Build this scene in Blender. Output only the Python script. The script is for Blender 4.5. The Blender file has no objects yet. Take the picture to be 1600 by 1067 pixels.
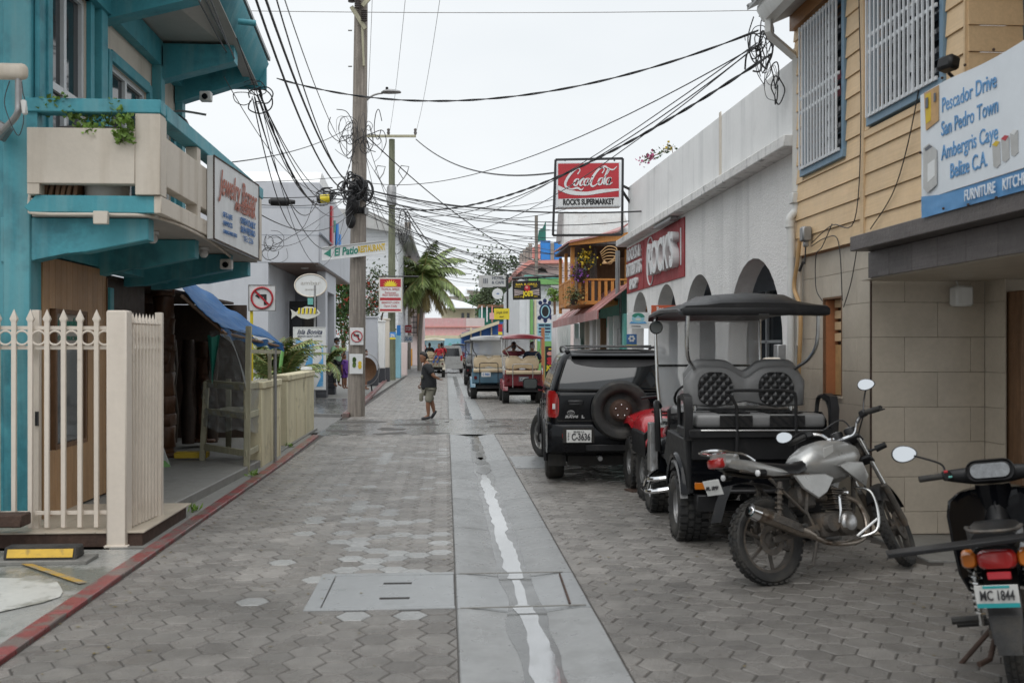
import bpy,bmesh,math,random
from mathutils import Vector,Matrix,noise
random.seed(7)
sc=bpy.context.scene
C=sc.collection
PI=math.pi
V=Vector
# ------------------------------------------------------------------ camera, world, light
FO=1555.0;HZ=545.0;EYE=1.65;YAW=math.atan(103/FO)
cam=bpy.data.cameras.new('camera');camo=bpy.data.objects.new('camera',cam);C.objects.link(camo)
cam.sensor_width=36;cam.lens=36*FO/1600;cam.shift_y=(HZ-533.5)/1600
camo.location=(0,0,EYE);camo.rotation_euler=(PI/2,0,-YAW)
cam.clip_end=3000;cam.clip_start=.05
cam.dof.use_dof=True;cam.dof.focus_distance=22;cam.dof.aperture_fstop=3.4
sc.camera=camo
w=bpy.data.worlds.new('World');sc.world=w;w.use_nodes=True
nt=w.node_tree;nt.nodes.clear()
def N(nt,t,**k):
    n=nt.nodes.new(t)
    for a,b in k.items():setattr(n,a,b)
    return n
sky=N(nt,'ShaderNodeTexSky',sky_type='NISHITA');sky.sun_disc=False
sky.sun_elevation=math.radians(62);sky.sun_rotation=math.radians(200);sky.dust_density=4;sky.air_density=1.2
scl=N(nt,'ShaderNodeVectorMath',operation='SCALE');scl.inputs['Scale'].default_value=.10
nt.links.new(sky.outputs[0],scl.inputs[0])
# an overcast deck: nearly even cloud, faint soft structure, covering most of the clear sky's light
tc=N(nt,'ShaderNodeTexCoord');mp=N(nt,'ShaderNodeMapping');mp.inputs['Scale'].default_value=(1,1,2.6)
nz=N(nt,'ShaderNodeTexNoise');nz.inputs['Scale'].default_value=1.7;nz.inputs['Detail'].default_value=4;nz.inputs['Roughness'].default_value=.5
cr=N(nt,'ShaderNodeValToRGB');cr.color_ramp.elements[0].position=.3;cr.color_ramp.elements[1].position=.72
cr.color_ramp.elements[0].color=(.755,.80,.835,1);cr.color_ramp.elements[1].color=(.90,.93,.95,1)
nt.links.new(tc.outputs['Generated'],mp.inputs[0]);nt.links.new(mp.outputs[0],nz.inputs[0]);nt.links.new(nz.outputs[0],cr.inputs[0])
mx=N(nt,'ShaderNodeMix',data_type='RGBA');mx.inputs[0].default_value=.95
nt.links.new(scl.outputs[0],mx.inputs[6]);nt.links.new(cr.outputs[0],mx.inputs[7])
bg=N(nt,'ShaderNodeBackground');bg.inputs[1].default_value=1.0
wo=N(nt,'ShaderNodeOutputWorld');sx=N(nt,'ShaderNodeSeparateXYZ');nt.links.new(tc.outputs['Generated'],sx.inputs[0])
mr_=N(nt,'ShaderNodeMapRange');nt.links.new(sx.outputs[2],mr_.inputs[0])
for i_,v_ in enumerate((.35,1.0,1.0,1.45)):mr_.inputs[i_+1].default_value=v_  # added: sky brightened towards the zenith, out of view, to light the street
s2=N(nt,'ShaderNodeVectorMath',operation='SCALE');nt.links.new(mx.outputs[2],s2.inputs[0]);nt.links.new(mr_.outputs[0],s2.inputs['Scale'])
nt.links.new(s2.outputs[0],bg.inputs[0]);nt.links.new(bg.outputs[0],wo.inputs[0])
sl=bpy.data.lights.new('sun','SUN');sl.energy=1.4;sl.angle=math.radians(60);sl.color=(1,.98,.95)
so=bpy.data.objects.new('sun',sl);C.objects.link(so);so.rotation_euler=(math.radians(28),0,math.radians(-20))
vs=sc.view_settings;vs.view_transform='Standard';vs.look='None';vs.exposure=.12;vs.gamma=1;vs.use_curve_mapping=False
# ------------------------------------------------------------------ where pixels of the 1600 px photograph lie in the place
RR=V((math.cos(YAW),-math.sin(YAW),0));FF=V((math.sin(YAW),math.cos(YAW),0))
def ray(px,py):return FF+RR*((px-800)/FO)+V((0,0,(HZ-py)/FO))
O=V((0,0,EYE))
def G(px,py,z=0):
    d=ray(px,py);return O+d*((z-EYE)/d.z)
def AX(px,py,X):
    d=ray(px,py);return O+d*(X/d.x)
def AY(px,py,Y):
    d=ray(px,py);return O+d*(Y/d.y)
def YX(px,X):return AX(px,500,X).y
def XY(px,Y):return AY(px,500,Y).x
def ZY(px,py,Y):return AY(px,py,Y).z
# ------------------------------------------------------------------ mesh builder
def mw(o):
    m=Matrix(o.matrix_basis);p=o.parent
    while p:m=p.matrix_basis@m;p=p.parent
    return m
def cat(pts,n=6,closed=False):
    """Catmull-Rom through the points"""
    P=[V(p)for p in pts];out=[];L=len(P)
    rng=range(L if closed else L-1)
    for i in rng:
        if closed:a,b,c,d=P[i-1],P[i],P[(i+1)%L],P[(i+2)%L]
        else:a,b,c,d=P[max(i-1,0)],P[i],P[i+1],P[min(i+2,L-1)]
        for k in range(n):
            t=k/n
            out.append(.5*((2*b)+(c-a)*t+(2*a-5*b+4*c-d)*t*t+(3*b-a-3*c+d)*t**3))
    if not closed:out.append(P[-1])
    return out
class M:
    def __init__(s):s.bm=bmesh.new();s.mi=0;s.T=Matrix();s.lay=None
    def add(s,vs,fs,tri=None):
        bv=[s.bm.verts.new(s.T@V(v))for v in vs];nf=[]
        for f in fs:
            try:q=s.bm.faces.new([bv[i]for i in f])
            except ValueError:continue
            q.material_index=s.mi;nf.append(q)
        return bv,nf
    def box(s,x0,x1,y0,y1,z0,z1,bev=0,seg=1):
        if x0>x1:x0,x1=x1,x0
        if y0>y1:y0,y1=y1,y0
        if z0>z1:z0,z1=z1,z0
        v=[(x,y,z)for z in(z0,z1)for y in(y0,y1)for x in(x0,x1)]
        bv,nf=s.add(v,[(0,2,3,1),(4,5,7,6),(0,1,5,4),(2,6,7,3),(0,4,6,2),(1,3,7,5)])
        if bev:
            es=set(e for f in nf for e in f.edges)
            r=bmesh.ops.bevel(s.bm,geom=list(es),offset=bev,segments=seg,affect='EDGES',profile=.5,clamp_overlap=True)
            for f in r['faces']:f.material_index=s.mi
        return s
    def ob(s,c,size,rot=None,bev=0,seg=1):
        """box about a centre, turned"""
        T=s.T;m=Matrix.Translation(c)
        if rot is not None:
            from mathutils import Euler
            m=m@(Euler(rot).to_matrix().to_4x4()if not isinstance(rot,Matrix)else rot)
        s.T=T@m;a,b,d=size;s.box(-a/2,a/2,-b/2,b/2,-d/2,d/2,bev,seg);s.T=T;return s
    def beam(s,p,q,wd,ht,bev=0,up=(0,0,1)):
        """rectangular bar from p to q: wd across, ht upward"""
        p=V(p);q=V(q);d=q-p;L=d.length
        if L<1e-6:return s
        y=d/L;x=y.cross(V(up));
        if x.length<1e-4:x=y.cross(V((1,0,0)))
        x.normalize();z=x.cross(y)
        m=Matrix((x,y,z)).transposed().to_4x4();m.translation=(p+q)/2
        T=s.T;s.T=T@m;s.box(-wd/2,wd/2,-L/2,L/2,-ht/2,ht/2,bev);s.T=T;return s
    def tube(s,pts,r,n=8,closed=False,caps=True,sc=(1,1)):
        P=[V(p)for p in pts];L=len(P)
        rr=r if isinstance(r,(list,tuple))else[r]*L
        rings=[];prev=None
        for i in range(L):
            if closed:t=P[(i+1)%L]-P[i-1]
            else:t=P[min(i+1,L-1)]-P[max(i-1,0)]
            if t.length<1e-9:t=V((0,0,1))
            t.normalize()
            if prev is None:
                a=V((0,0,1))if abs(t.z)<.9 else V((1,0,0))
                u=t.cross(a).normalized()
            else:
                u=prev-t*prev.dot(t)
                if u.length<1e-6:u=t.cross(V((0,0,1)))
                u.normalize()
            prev=u;v=t.cross(u)
            rings.append([P[i]+(u*math.cos(2*PI*k/n)*sc[0]+v*math.sin(2*PI*k/n)*sc[1])*rr[i]for k in range(n)])
        return s.loft(rings,closed=closed,caps=caps)
    def loft(s,rings,closed=False,caps=True,ring_closed=True):
        n=len(rings[0]);vs=[p for r in rings for p in r];fs=[]
        L=len(rings)
        for i in range(L if closed else L-1):
            a=i*n;b=((i+1)%L)*n
            for k in range(n if ring_closed else n-1):
                k2=(k+1)%n;fs.append((a+k,a+k2,b+k2,b+k))
        if caps and not closed and ring_closed:
            fs.append(tuple(range(n))[::-1]);fs.append(tuple((L-1)*n+k for k in range(n)))
        s.add(vs,fs);return s
    def grid(s,f,nu,nv):
        vs=[f(i/nu,j/nv)for j in range(nv+1)for i in range(nu+1)]
        fs=[(j*(nu+1)+i,j*(nu+1)+i+1,(j+1)*(nu+1)+i+1,(j+1)*(nu+1)+i)for j in range(nv)for i in range(nu)]
        s.add(vs,fs);return s
    def lathe(s,prof,n=24,org=(0,0,0),axis='z',caps=False):
        o=V(org);rings=[]
        for r,h in prof:
            ring=[]
            for k in range(n):
                a=2*PI*k/n;c,d=r*math.cos(a),r*math.sin(a)
                p={'z':V((c,d,h)),'x':V((h,c,d)),'y':V((d,h,c))}[axis]
                ring.append(o+p)
            rings.append(ring)
        return s.loft(rings,caps=caps)
    def prism(s,pts,vec,bev=0):
        """a polygon pushed along vec"""
        P=[V(p)for p in pts];vec=V(vec);n=len(P)
        bv,nf=s.add(P+[p+vec for p in P],[tuple(range(n))[::-1],tuple(range(n,2*n))]+[(i,(i+1)%n,n+(i+1)%n,n+i)for i in range(n)])
        if bev:
            es=set(e for f in nf[:2]for e in f.edges)
            r=bmesh.ops.bevel(s.bm,geom=list(es),offset=bev,segments=1,affect='EDGES',clamp_overlap=True)
            for f in r['faces']:f.material_index=s.mi
        return s
    def quad(s,*p):s.add(p,[tuple(range(len(p)))]);return s
    def sphere(s,c,r,n=12,m=8):
        rx,ry,rz=r if isinstance(r,(list,tuple))else(r,r,r);c=V(c)
        rings=[[c+V((rx*math.sin(PI*j/m)*math.cos(2*PI*k/n),ry*math.sin(PI*j/m)*math.sin(2*PI*k/n),-rz*math.cos(PI*j/m)))for k in range(n)]for j in range(1,m)]
        s.loft(rings);return s
    def mesh(s,me,mat=None):
        k=len(s.bm.verts);s.bm.from_mesh(me)
        s.bm.verts.ensure_lookup_table()
        T=s.T if mat is None else s.T@mat
        for v in s.bm.verts[k:]:v.co=T@v.co
        return s
    def build(s,name,mats,parent=None,smooth=38,org=None,fix=True):
        if fix and len(s.bm.faces)<60000:bmesh.ops.recalc_face_normals(s.bm,faces=s.bm.faces[:])
        me=bpy.data.meshes.new(name)
        if parent is not None:s.bm.transform(mw(parent).inverted());loc=V()
        else:
            if org is None:
                xs=[v.co for v in s.bm.verts]
                lo=[min(v[i]for v in xs)for i in range(3)];hi=[max(v[i]for v in xs)for i in range(3)]
                loc=V(((lo[0]+hi[0])/2,(lo[1]+hi[1])/2,lo[2]))
            else:loc=V(org)
            s.bm.transform(Matrix.Translation(-loc))
        s.bm.to_mesh(me);s.bm.free()
        for m in(mats if isinstance(mats,(list,tuple))else[mats]):me.materials.append(m)
        if smooth:
            me.shade_smooth();me.set_sharp_from_angle(angle=math.radians(smooth))
        o=bpy.data.objects.new(name,me);C.objects.link(o);o.location=loc
        if parent is not None:o.parent=parent
        return o
def tag(o,label=None,cat=None,group=None,kind=None):
    if label:o['label']=label
    if cat:o['category']=cat
    if group:o['group']=group
    if kind:o['kind']=kind
    return o
def thing(name,label,cat,loc=(0,0,0),rz=0,group=None):
    o=bpy.data.objects.new(name,None);C.objects.link(o);o.empty_display_size=.1
    o.location=loc;o.rotation_euler=(0,0,rz);return tag(o,label,cat,group)
def kids(o):return[c for c in ALLKIDS.get(o.name,[])]
def dup(o,loc=None,rz=None,label=None,group=None,parent=None,ch=None):
    if ch is None:
        ch={}
        for x in C.objects:
            if x.parent:ch.setdefault(x.parent.name,[]).append(x)
    c=o.copy();C.objects.link(c)
    if parent is not None:c.parent=parent
    if loc is not None:c.location=loc
    if rz is not None:c.rotation_euler=(0,0,rz)
    if label:c['label']=label
    if group:c['group']=group
    for x in ch.get(o.name,[]):dup(x,parent=c,ch=ch)
    return c
def inst(o,loc,rot=None,parent=None):
    """one more object sharing the mesh of a piece"""
    c=o.copy();C.objects.link(c);c.location=loc
    if rot is not None:c.rotation_euler=rot
    if parent is not None:c.parent=parent
    return c
# ------------------------------------------------------------------ lettering
_fc={}
def textmesh(txt,size=1.0,bold=0.0,shear=0.0,ext=.002,space=1.0,ax=.5,align='CENTER',sx=1.0):
    cu=bpy.data.curves.new('t','FONT');cu.body=txt;cu.size=size;cu.offset=bold;cu.shear=shear;cu.extrude=ext
    cu.space_character=space;cu.align_x=align;cu.align_y='CENTER';cu.resolution_u=3
    ob=bpy.data.objects.new('t',cu);C.objects.link(ob)
    bpy.context.view_layer.update()
    dg=bpy.context.evaluated_depsgraph_get()
    me=bpy.data.meshes.new_from_object(ob.evaluated_get(dg))
    bpy.data.objects.remove(ob);bpy.data.curves.remove(cu)
    return me
def frame(o,right,up):
    """matrix: text x -> right, text y -> up, at o"""
    r=V(right).normalized();u=V(up);u=(u-r*u.dot(r)).normalized();n=r.cross(u)
    m=Matrix((r,u,n)).transposed().to_4x4();m.translation=V(o);return m
def letters(parent,lines,o,right,up,m,off=.006,name='lettering'):
    """lines: (text, x, y, height, extra dict); o is the panel's centre; one mesh of letters"""
    F=frame(o,right,up);mm=M()
    for t,x,y,h,*k in lines:
        k=dict(k[0])if k else{}
        sx=k.pop('w',None);rot=k.pop('rot',0)
        me=textmesh(t,size=h*1.35,**k)
        s=1
        if sx:
            xs=[v.co.x for v in me.vertices]or[0,1];s=sx/max(1e-4,max(xs)-min(xs))
        mm.mesh(me,F@Matrix.Translation((x,y,off))@Matrix.Rotation(rot,4,'Z')@Matrix.Diagonal((s,1,1,1)))
        bpy.data.meshes.remove(me)
    for f in mm.bm.faces:f.material_index=0
    return mm.build(name,m,parent,smooth=0,fix=False)
# ------------------------------------------------------------------ materials
MT={}
def mk(name,col,rough=.6,wc=0,metal=0,var=.12,vs=2.5,dirt=None,streak=None,bump=0,bs=60,rnd=0,grain=None,spec=.5,coat=0,alpha=None,emit=None,attr=0,rv=.12,trans=0,ior=None):
    m=bpy.data.materials.new(name);m.use_nodes=True;t=m.node_tree;t.nodes.clear();L=t.links.new
    out=N(t,'ShaderNodeOutputMaterial');b=N(t,'ShaderNodeBsdfPrincipled');L(b.outputs[0],out.inputs[0])
    tc=N(t,'ShaderNodeTexCoord');co=tc.outputs['Object']
    if wc:co=N(t,'ShaderNodeNewGeometry').outputs['Position']
    base=N(t,'ShaderNodeRGB');base.outputs[0].default_value=(*col,1);cur=base.outputs[0]
    def noi(scale,det=4,vec=None,rg=.55):
        n=N(t,'ShaderNodeTexNoise');n.inputs['Scale'].default_value=scale;n.inputs['Detail'].default_value=det;n.inputs['Roughness'].default_value=rg
        L(vec or co,n.inputs[0]);return n.outputs[0]
    def mapv(s):
        q=N(t,'ShaderNodeMapping');q.inputs['Scale'].default_value=s;L(co,q.inputs[0]);return q.outputs[0]
    def rng(x,a,b_,c,d):
        q=N(t,'ShaderNodeMapRange');L(x,q.inputs[0])
        for i,z in enumerate((a,b_,c,d)):q.inputs[i+1].default_value=z
        return q.outputs[0]
    def mul(c,f):
        q=N(t,'ShaderNodeVectorMath',operation='SCALE');L(c,q.inputs[0]);L(f,q.inputs['Scale']);return q.outputs[0]
    def mix(f,a,col):
        q=N(t,'ShaderNodeMix',data_type='RGBA');L(f,q.inputs[0]);L(a,q.inputs[6]);q.inputs[7].default_value=(*col,1);return q.outputs[2]
    if var:
        cur=mul(cur,rng(noi(vs),.25,.75,1-var,1+var))
        cur=mul(cur,rng(noi(vs*9,3),.25,.75,1-var*.6,1+var*.6))
    if grain:
        cur=mul(cur,rng(noi(1,5,mapv(grain[0]),.7),.3,.7,1-grain[1],1+grain[1]*.6))
    if rnd:
        oi=N(t,'ShaderNodeObjectInfo');cur=mul(cur,rng(oi.outputs['Random'],0,1,1-rnd,1+rnd))
    if attr:
        at=N(t,'ShaderNodeAttribute');at.attribute_name='rnd';cur=mul(cur,rng(at.outputs['Fac'],0,1,1-attr,1+attr))
    if dirt:
        f=rng(noi(dirt[1],6,None,.65),dirt[2],dirt[2]+dirt[3],0,dirt[4]);cur=mix(f,cur,dirt[0])
    if streak:
        f=rng(noi(1,5,mapv((streak[1],streak[1],streak[1]*.07)),.6),.5,.78,0,streak[2]);cur=mix(f,cur,streak[0])
    L(cur,b.inputs['Base Color'])
    L(rng(noi(vs*3,3),.3,.7,max(.02,rough-rv*rough),min(1,rough+rv*rough)),b.inputs['Roughness'])
    b.inputs['Metallic'].default_value=metal;b.inputs['Specular IOR Level'].default_value=spec
    if coat:b.inputs['Coat Weight'].default_value=coat;b.inputs['Coat Roughness'].default_value=.06
    if alpha is not None:b.inputs['Alpha'].default_value=alpha
    if trans:b.inputs['Transmission Weight'].default_value=trans
    if ior:b.inputs['IOR'].default_value=ior
    if emit:b.inputs['Emission Color'].default_value=(*emit[0],1);b.inputs['Emission Strength'].default_value=emit[1]
    if bump:
        bp=N(t,'ShaderNodeBump');bp.inputs['Strength'].default_value=bump;bp.inputs['Distance'].default_value=.02
        L(noi(bs,5,None,.65),bp.inputs['Height']);L(bp.outputs[0],b.inputs['Normal'])
    MT[name]=m;return m
def lin(r,g,b):
    f=lambda c:(c/255/12.92)if c<=10 else((c/255+.055)/1.055)**2.4
    return(f(r),f(g),f(b))
GRM=(.05,.045,.035)
mk('teal',(.06,.30,.36),.55,var=.1,streak=((.20,.38,.40),5,.65),dirt=((.025,.15,.19),1.2,.52,.10,.75),bump=.15,bs=30)
mk('cream',(.62,.56,.48),.7,var=.06,streak=((.34,.27,.19),4,.6),dirt=((.36,.31,.25),1.2,.6,.2,.35),bump=.1,bs=50)
mk('script_red',(.36,.11,.07),.6)
mk('cream_gate',(.66,.59,.51),.5,var=.06,dirt=((.30,.21,.14),6,.68,.06,.6),streak=((.40,.34,.27),3,.18),bump=.06,bs=60)
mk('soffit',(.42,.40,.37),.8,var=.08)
mk('concrete',(.22,.215,.20),.55,var=.14,dirt=((.10,.095,.085),2.5,.52,.15,.6),bump=.35,bs=90)
mk('gutter_concrete',(.24,.245,.245),.36,wc=1,var=.12,rnd=.08,dirt=((.11,.11,.105),1.7,.5,.2,.5),bump=.22,bs=160,rv=.4)
mk('cover_concrete',(.25,.26,.265),.30,wc=1,var=.1,dirt=((.13,.135,.135),2.5,.5,.2,.5),bump=.12,bs=120)
mk('road_base',(.055,.049,.043),.6,var=.3,vs=8,dirt=((.06,.054,.048),2,.5,.2,.6),bump=.5,bs=80)
mk('apron',(.30,.30,.285),.28,var=.12,dirt=((.12,.13,.11),.9,.5,.06,.8),bump=.12,bs=60,rv=.5)
mk('apron_white',(.52,.52,.49),.35,var=.1,dirt=((.22,.22,.19),3,.5,.1,.8),bump=.1,bs=60)
mk('red_paint',(.22,.05,.05),.30,wc=1,var=.3,vs=5,dirt=((.15,.125,.115),4,.48,.06,.9),bump=.2,bs=60)
mk('yellow_line',(.42,.26,.05),.4,var=.2,dirt=((.24,.22,.18),6,.5,.1,.9))
mk('water',(.17,.175,.18),.04,coat=1,wc=1,var=.1,vs=2,spec=1,dirt=((.07,.07,.068),5,.5,.12,.8),bump=.05,bs=14,ior=2.1,rv=.1)
mk('white_wall',(.80,.79,.77),.8,var=.05,streak=((.36,.36,.36),2.5,.45),dirt=((.42,.42,.42),1.3,.6,.15,.4),bump=.9,bs=38)
mk('white_smooth',(.78,.78,.77),.7,var=.04,streak=((.40,.41,.41),3.5,.5),dirt=((.48,.48,.47),1.5,.6,.15,.4),bump=.1,bs=40)
mk('ledge_white',(.72,.71,.69),.8,var=.08,streak=((.14,.14,.14),7,.6),dirt=((.2,.2,.2),6,.6,.08,.7),bump=.4,bs=40)
mk('ochre_board',(.68,.49,.29),.55,var=.07,rnd=.07,grain=((60,1.5,60),.10),dirt=((.45,.28,.13),2.2,.6,.2,.45),streak=((.34,.22,.12),4,.25),bump=.06,bs=40)
mk('ochre_dark',(.30,.14,.05),.5,var=.1,grain=((40,2,40),.2))
mk('bluegrey',(.17,.27,.36),.5,var=.1,dirt=((.09,.14,.18),5,.6,.1,.5))
mk('white_metal',(.66,.68,.70),.4,var=.05,dirt=((.35,.26,.18),9,.68,.05,.6))
mk('grey_roof',(.32,.33,.33),.5,var=.15,streak=((.2,.15,.12),3,.5),bump=.1)
mk('white_plastic',(.62,.62,.60),.45,var=.05,streak=((.35,.33,.28),5,.4))
mk('wall_tile',(.47,.41,.33),.38,var=.1,vs=3,rnd=.05,dirt=((.36,.31,.24),1.8,.5,.25,.5),bump=.05,bs=60)
mk('slate_tile',(.115,.10,.095),.5,var=.15,rnd=.12,grain=((2,2,60),.25),dirt=((.19,.16,.14),4,.6,.15,.5),bump=.25,bs=40)
mk('wood_light',(.42,.25,.125),.5,var=.08,rnd=.10,grain=((50,50,1.5),.22),bump=.08)
mk('wood_orange',(.56,.24,.055),.5,var=.1,rnd=.12,grain=((40,40,2),.25),dirt=((.25,.11,.03),3,.6,.15,.5))
mk('wood_brown',(.17,.09,.045),.6,var=.2,grain=((30,30,2),.35),bump=.2)
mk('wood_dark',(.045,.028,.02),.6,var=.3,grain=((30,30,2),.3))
mk('carved_wood',(.10,.045,.022),.45,var=.25,vs=6,grain=((25,25,3),.35),bump=.3,bs=30)
mk('pole_wood',(.25,.22,.19),.85,var=.12,vs=4,rnd=.1,grain=((28,28,1.1),.5),streak=((.075,.06,.05),9,.7),bump=.7,bs=30)
mk('pole_green',(.17,.18,.12),.85,var=.15,grain=((28,28,1.1),.35),streak=((.09,.09,.06),9,.5),bump=.4,bs=40)
mk('weathered_wood',(.36,.34,.24),.7,var=.1,rnd=.1,grain=((20,20,3),.25),dirt=((.12,.11,.08),5,.6,.15,.5))
mk('plywood',(.50,.31,.14),.6,var=.1,grain=((2,9,9),.2))
mk('black_cable',(.028,.028,.03),.5,var=0)
mk('black_metal',(.02,.02,.022),.35,var=.1,spec=.5)
mk('black_plastic',(.014,.014,.015),.42,spec=.3,var=.2,vs=6,dirt=((.06,.055,.05),7,.55,.2,.35),bump=.05,bs=120)
mk('black_gloss',(.004,.0045,.006),.12,var=.1,spec=.25,dirt=((.04,.04,.038),2.5,.55,.3,.15))
mk('tail_dark',(.10,.006,.008),.15,var=.1,coat=.5)
mk('grey_metal',(.30,.30,.30),.4,metal=.6,var=.15,dirt=((.14,.10,.07),8,.6,.1,.5))
mk('steel',(.55,.55,.54),.25,metal=1,var=.1,dirt=((.2,.16,.12),9,.58,.12,.5))
mk('chrome',(.75,.75,.76),.10,metal=1,var=.05)
mk('alu',(.50,.50,.50),.35,metal=.9,var=.12,dirt=((.16,.13,.10),8,.52,.16,.6),bump=.1)
mk('grout',(.20,.17,.135),.8)
mk('rust',(.06,.034,.024),.8,var=.35,vs=8,bump=.4)
mk('rubber',(.022,.022,.022),.75,var=.25,vs=8,dirt=((.10,.09,.075),6,.45,.25,.55),bump=.3,bs=90)
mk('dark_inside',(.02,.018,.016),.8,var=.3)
mk('glass_dark',(.012,.014,.016),.05,var=.2,spec=.8)
mk('glass_window',(.03,.035,.04),.06,var=.2,spec=.7)
mk('mirror',(.68,.70,.72),.03,metal=1,var=0)
mk('tail_red',(.32,.012,.012),.12,var=.1,coat=.8,rv=.2)
mk('tail_amber',(.50,.14,.01),.15,var=.1,coat=.8)
mk('lens_clear',(.6,.6,.6),.12,var=.1,coat=.8)
mk('plate_white',(.62,.62,.60),.4,var=.05,dirt=((.3,.28,.25),8,.6,.1,.4))
mk('plate_teal',(.03,.36,.38),.4,var=.1)
mk('ink',(.02,.02,.022),.6,var=0)
mk('ink_blue',(.05,.15,.36),.6,var=.1)
mk('ink_red',(.36,.03,.03),.6,var=.1)
mk('ink_green',(.03,.22,.16),.6,var=.1)
mk('ink_yellow',(.60,.42,.03),.6,var=.1)
mk('sign_white',(.66,.67,.67),.5,var=.04,streak=((.42,.42,.40),5,.4),dirt=((.45,.42,.38),5,.65,.1,.4))
mk('sign_red',(.42,.02,.03),.4,var=.08,streak=((.30,.05,.05),5,.3))
mk('rocks_red',(.30,.03,.035),.6,var=.15,dirt=((.42,.17,.16),6,.58,.12,.5),bump=.3,bs=50)
mk('sign_yellow',(.72,.58,.03),.5,var=.05)
mk('sign_black',(.012,.012,.012),.5,var=.1)
mk('sign_orange',(.50,.10,.04),.5,var=.08)
mk('sky_print',(.10,.34,.62),.5,var=.3,vs=3,dirt=((.50,.62,.72),2.2,.5,.1,.8))
mk('banner_white',(.66,.70,.74),.45,var=.04,vs=1.5,dirt=((.50,.50,.50),3,.64,.1,.4))
mk('banner_blue',(.09,.26,.50),.45,var=.1)
mk('plate_ink',(.10,.11,.13),.5,var=.1)
mk('leaf',(.055,.12,.025),.5,var=.3,attr=.5,spec=.4)
mk('leaf_palm',(.15,.20,.06),.45,var=.3,attr=.5,spec=.5)
mk('leaf_dry',(.26,.20,.07),.6,var=.3,attr=.4)
mk('leaf_grey',(.07,.10,.045),.6,var=.3,attr=.5)
mk('flower',(.45,.10,.22),.6,var=.2)
mk('flower_red',(.45,.06,.03),.6,var=.2)
mk('flower_purple',(.22,.07,.32),.6,var=.2)
mk('tarp',(.008,.085,.24),.62,spec=.25,var=.2,dirt=((.05,.13,.24),3,.52,.1,.5),streak=((.14,.22,.32),3,.3),bump=.5,bs=9)
mk('tarp_green',(.02,.16,.12),.4,var=.2)
mk('grey_wall',(.50,.515,.55),.75,var=.05,streak=((.28,.29,.31),2.5,.35),bump=.06)
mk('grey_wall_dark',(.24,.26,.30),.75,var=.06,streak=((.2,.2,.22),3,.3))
mk('stone_dark',(.05,.052,.06),.5,var=.2,rnd=.2,bump=.3)
mk('block_wall',(.62,.56,.38),.75,var=.07,streak=((.22,.18,.11),3,.6),dirt=((.17,.14,.09),2.2,.58,.12,.6),bump=.35,bs=40)
mk('skin',(.22,.105,.06),.5,var=.08)
mk('skin_light',(.42,.23,.15),.5,var=.08)
mk('hair',(.015,.012,.011),.5,var=.2)
mk('cloth_black',(.018,.019,.022),.85,var=.3,vs=8,bump=.9,bs=16)
mk('cloth_khaki',(.20,.19,.15),.85,var=.12,vs=8,bump=.3,bs=25)
mk('cloth_maroon',(.13,.02,.03),.85,var=.15)
mk('cloth_red',(.40,.02,.03),.8,var=.15)
mk('cloth_blue',(.04,.10,.30),.85,var=.15)
mk('cloth_navy',(.03,.045,.085),.85,var=.15)
mk('cloth_green',(.25,.42,.26),.8,var=.1)
mk('cloth_white',(.55,.57,.62),.8,var=.08)
mk('cloth_purple',(.12,.04,.25),.8,var=.15)
mk('shoe',(.03,.03,.035),.6,var=.2)
mk('seat_cream',(.52,.42,.28),.5,var=.06,dirt=((.3,.22,.14),5,.6,.2,.4))
mk('seat_grey',(.17,.17,.17),.38,var=.08,bump=.05,bs=150)
mk('seat_black',(.012,.012,.013),.32,var=.1,bump=.05,bs=150)
mk('atv_red',(.42,.012,.02),.25,var=.08,coat=.5)
mk('cart_maroon',(.19,.015,.025),.3,var=.15,coat=.4)
mk('cart_blue',(.12,.24,.33),.3,var=.1,coat=.4)
mk('cart_cream',(.58,.53,.42),.35,var=.08)
mk('meter_glass',(.16,.17,.18),.3,var=.4,vs=20)
mk('moto_silver',(.42,.42,.41),.30,metal=.55,var=.1,dirt=((.16,.15,.13),4,.5,.25,.45),coat=.3)
mk('moto_grime',(.10,.09,.08),.55,metal=.4,var=.3,vs=9,dirt=((.16,.12,.085),9,.5,.15,.7),bump=.4,bs=70)
mk('exhaust',(.30,.26,.22),.35,metal=.9,var=.25,vs=7,dirt=((.10,.06,.035),8,.5,.12,.8),bump=.15)
mk('windshield',(.8,.82,.83),.10,var=0,alpha=.34,spec=.6,dirt=((.75,.77,.78),3,.5,.2,.5))
mk('film',(.42,.44,.44),.16,var=.1,alpha=.42,dirt=((.7,.7,.7),2,.55,.1,.5),bump=.5,bs=4,spec=.8)
mk('pink_wall',(.60,.34,.34),.75,var=.08,streak=((.5,.45,.42),3,.5),dirt=((.55,.5,.46),5,.55,.08,.7))
mk('pale_yellow',(.60,.54,.38),.75,var=.06,streak=((.4,.36,.27),3,.4))
mk('blue_wall',(.025,.11,.36),.6,var=.12,dirt=((.06,.16,.36),3,.6,.1,.5))
mk('bright_blue',(.03,.22,.62),.55,var=.12)
mk('salmon',(.60,.26,.22),.7,var=.1)
mk('green_paint',(.17,.38,.12),.6,var=.08)
mk('aqua_paint',(.14,.43,.38),.6,var=.1,streak=((.08,.25,.22),4,.5))
mk('aqua_light',(.28,.52,.60),.6,var=.08)
mk('red_tin',(.38,.17,.16),.5,var=.15,streak=((.5,.42,.4),4,.7),dirt=((.16,.06,.04),4,.6,.1,.6))
mk('tin',(.42,.42,.41),.45,var=.12,streak=((.25,.2,.17),4,.5))
mk('white_tin',(.66,.68,.70),.45,var=.06)
mk('pink_pale',(.62,.52,.50),.75,var=.06)
mk('old_concrete',(.30,.28,.25),.85,var=.2,streak=((.10,.09,.08),4,.6),bump=.4)
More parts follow.
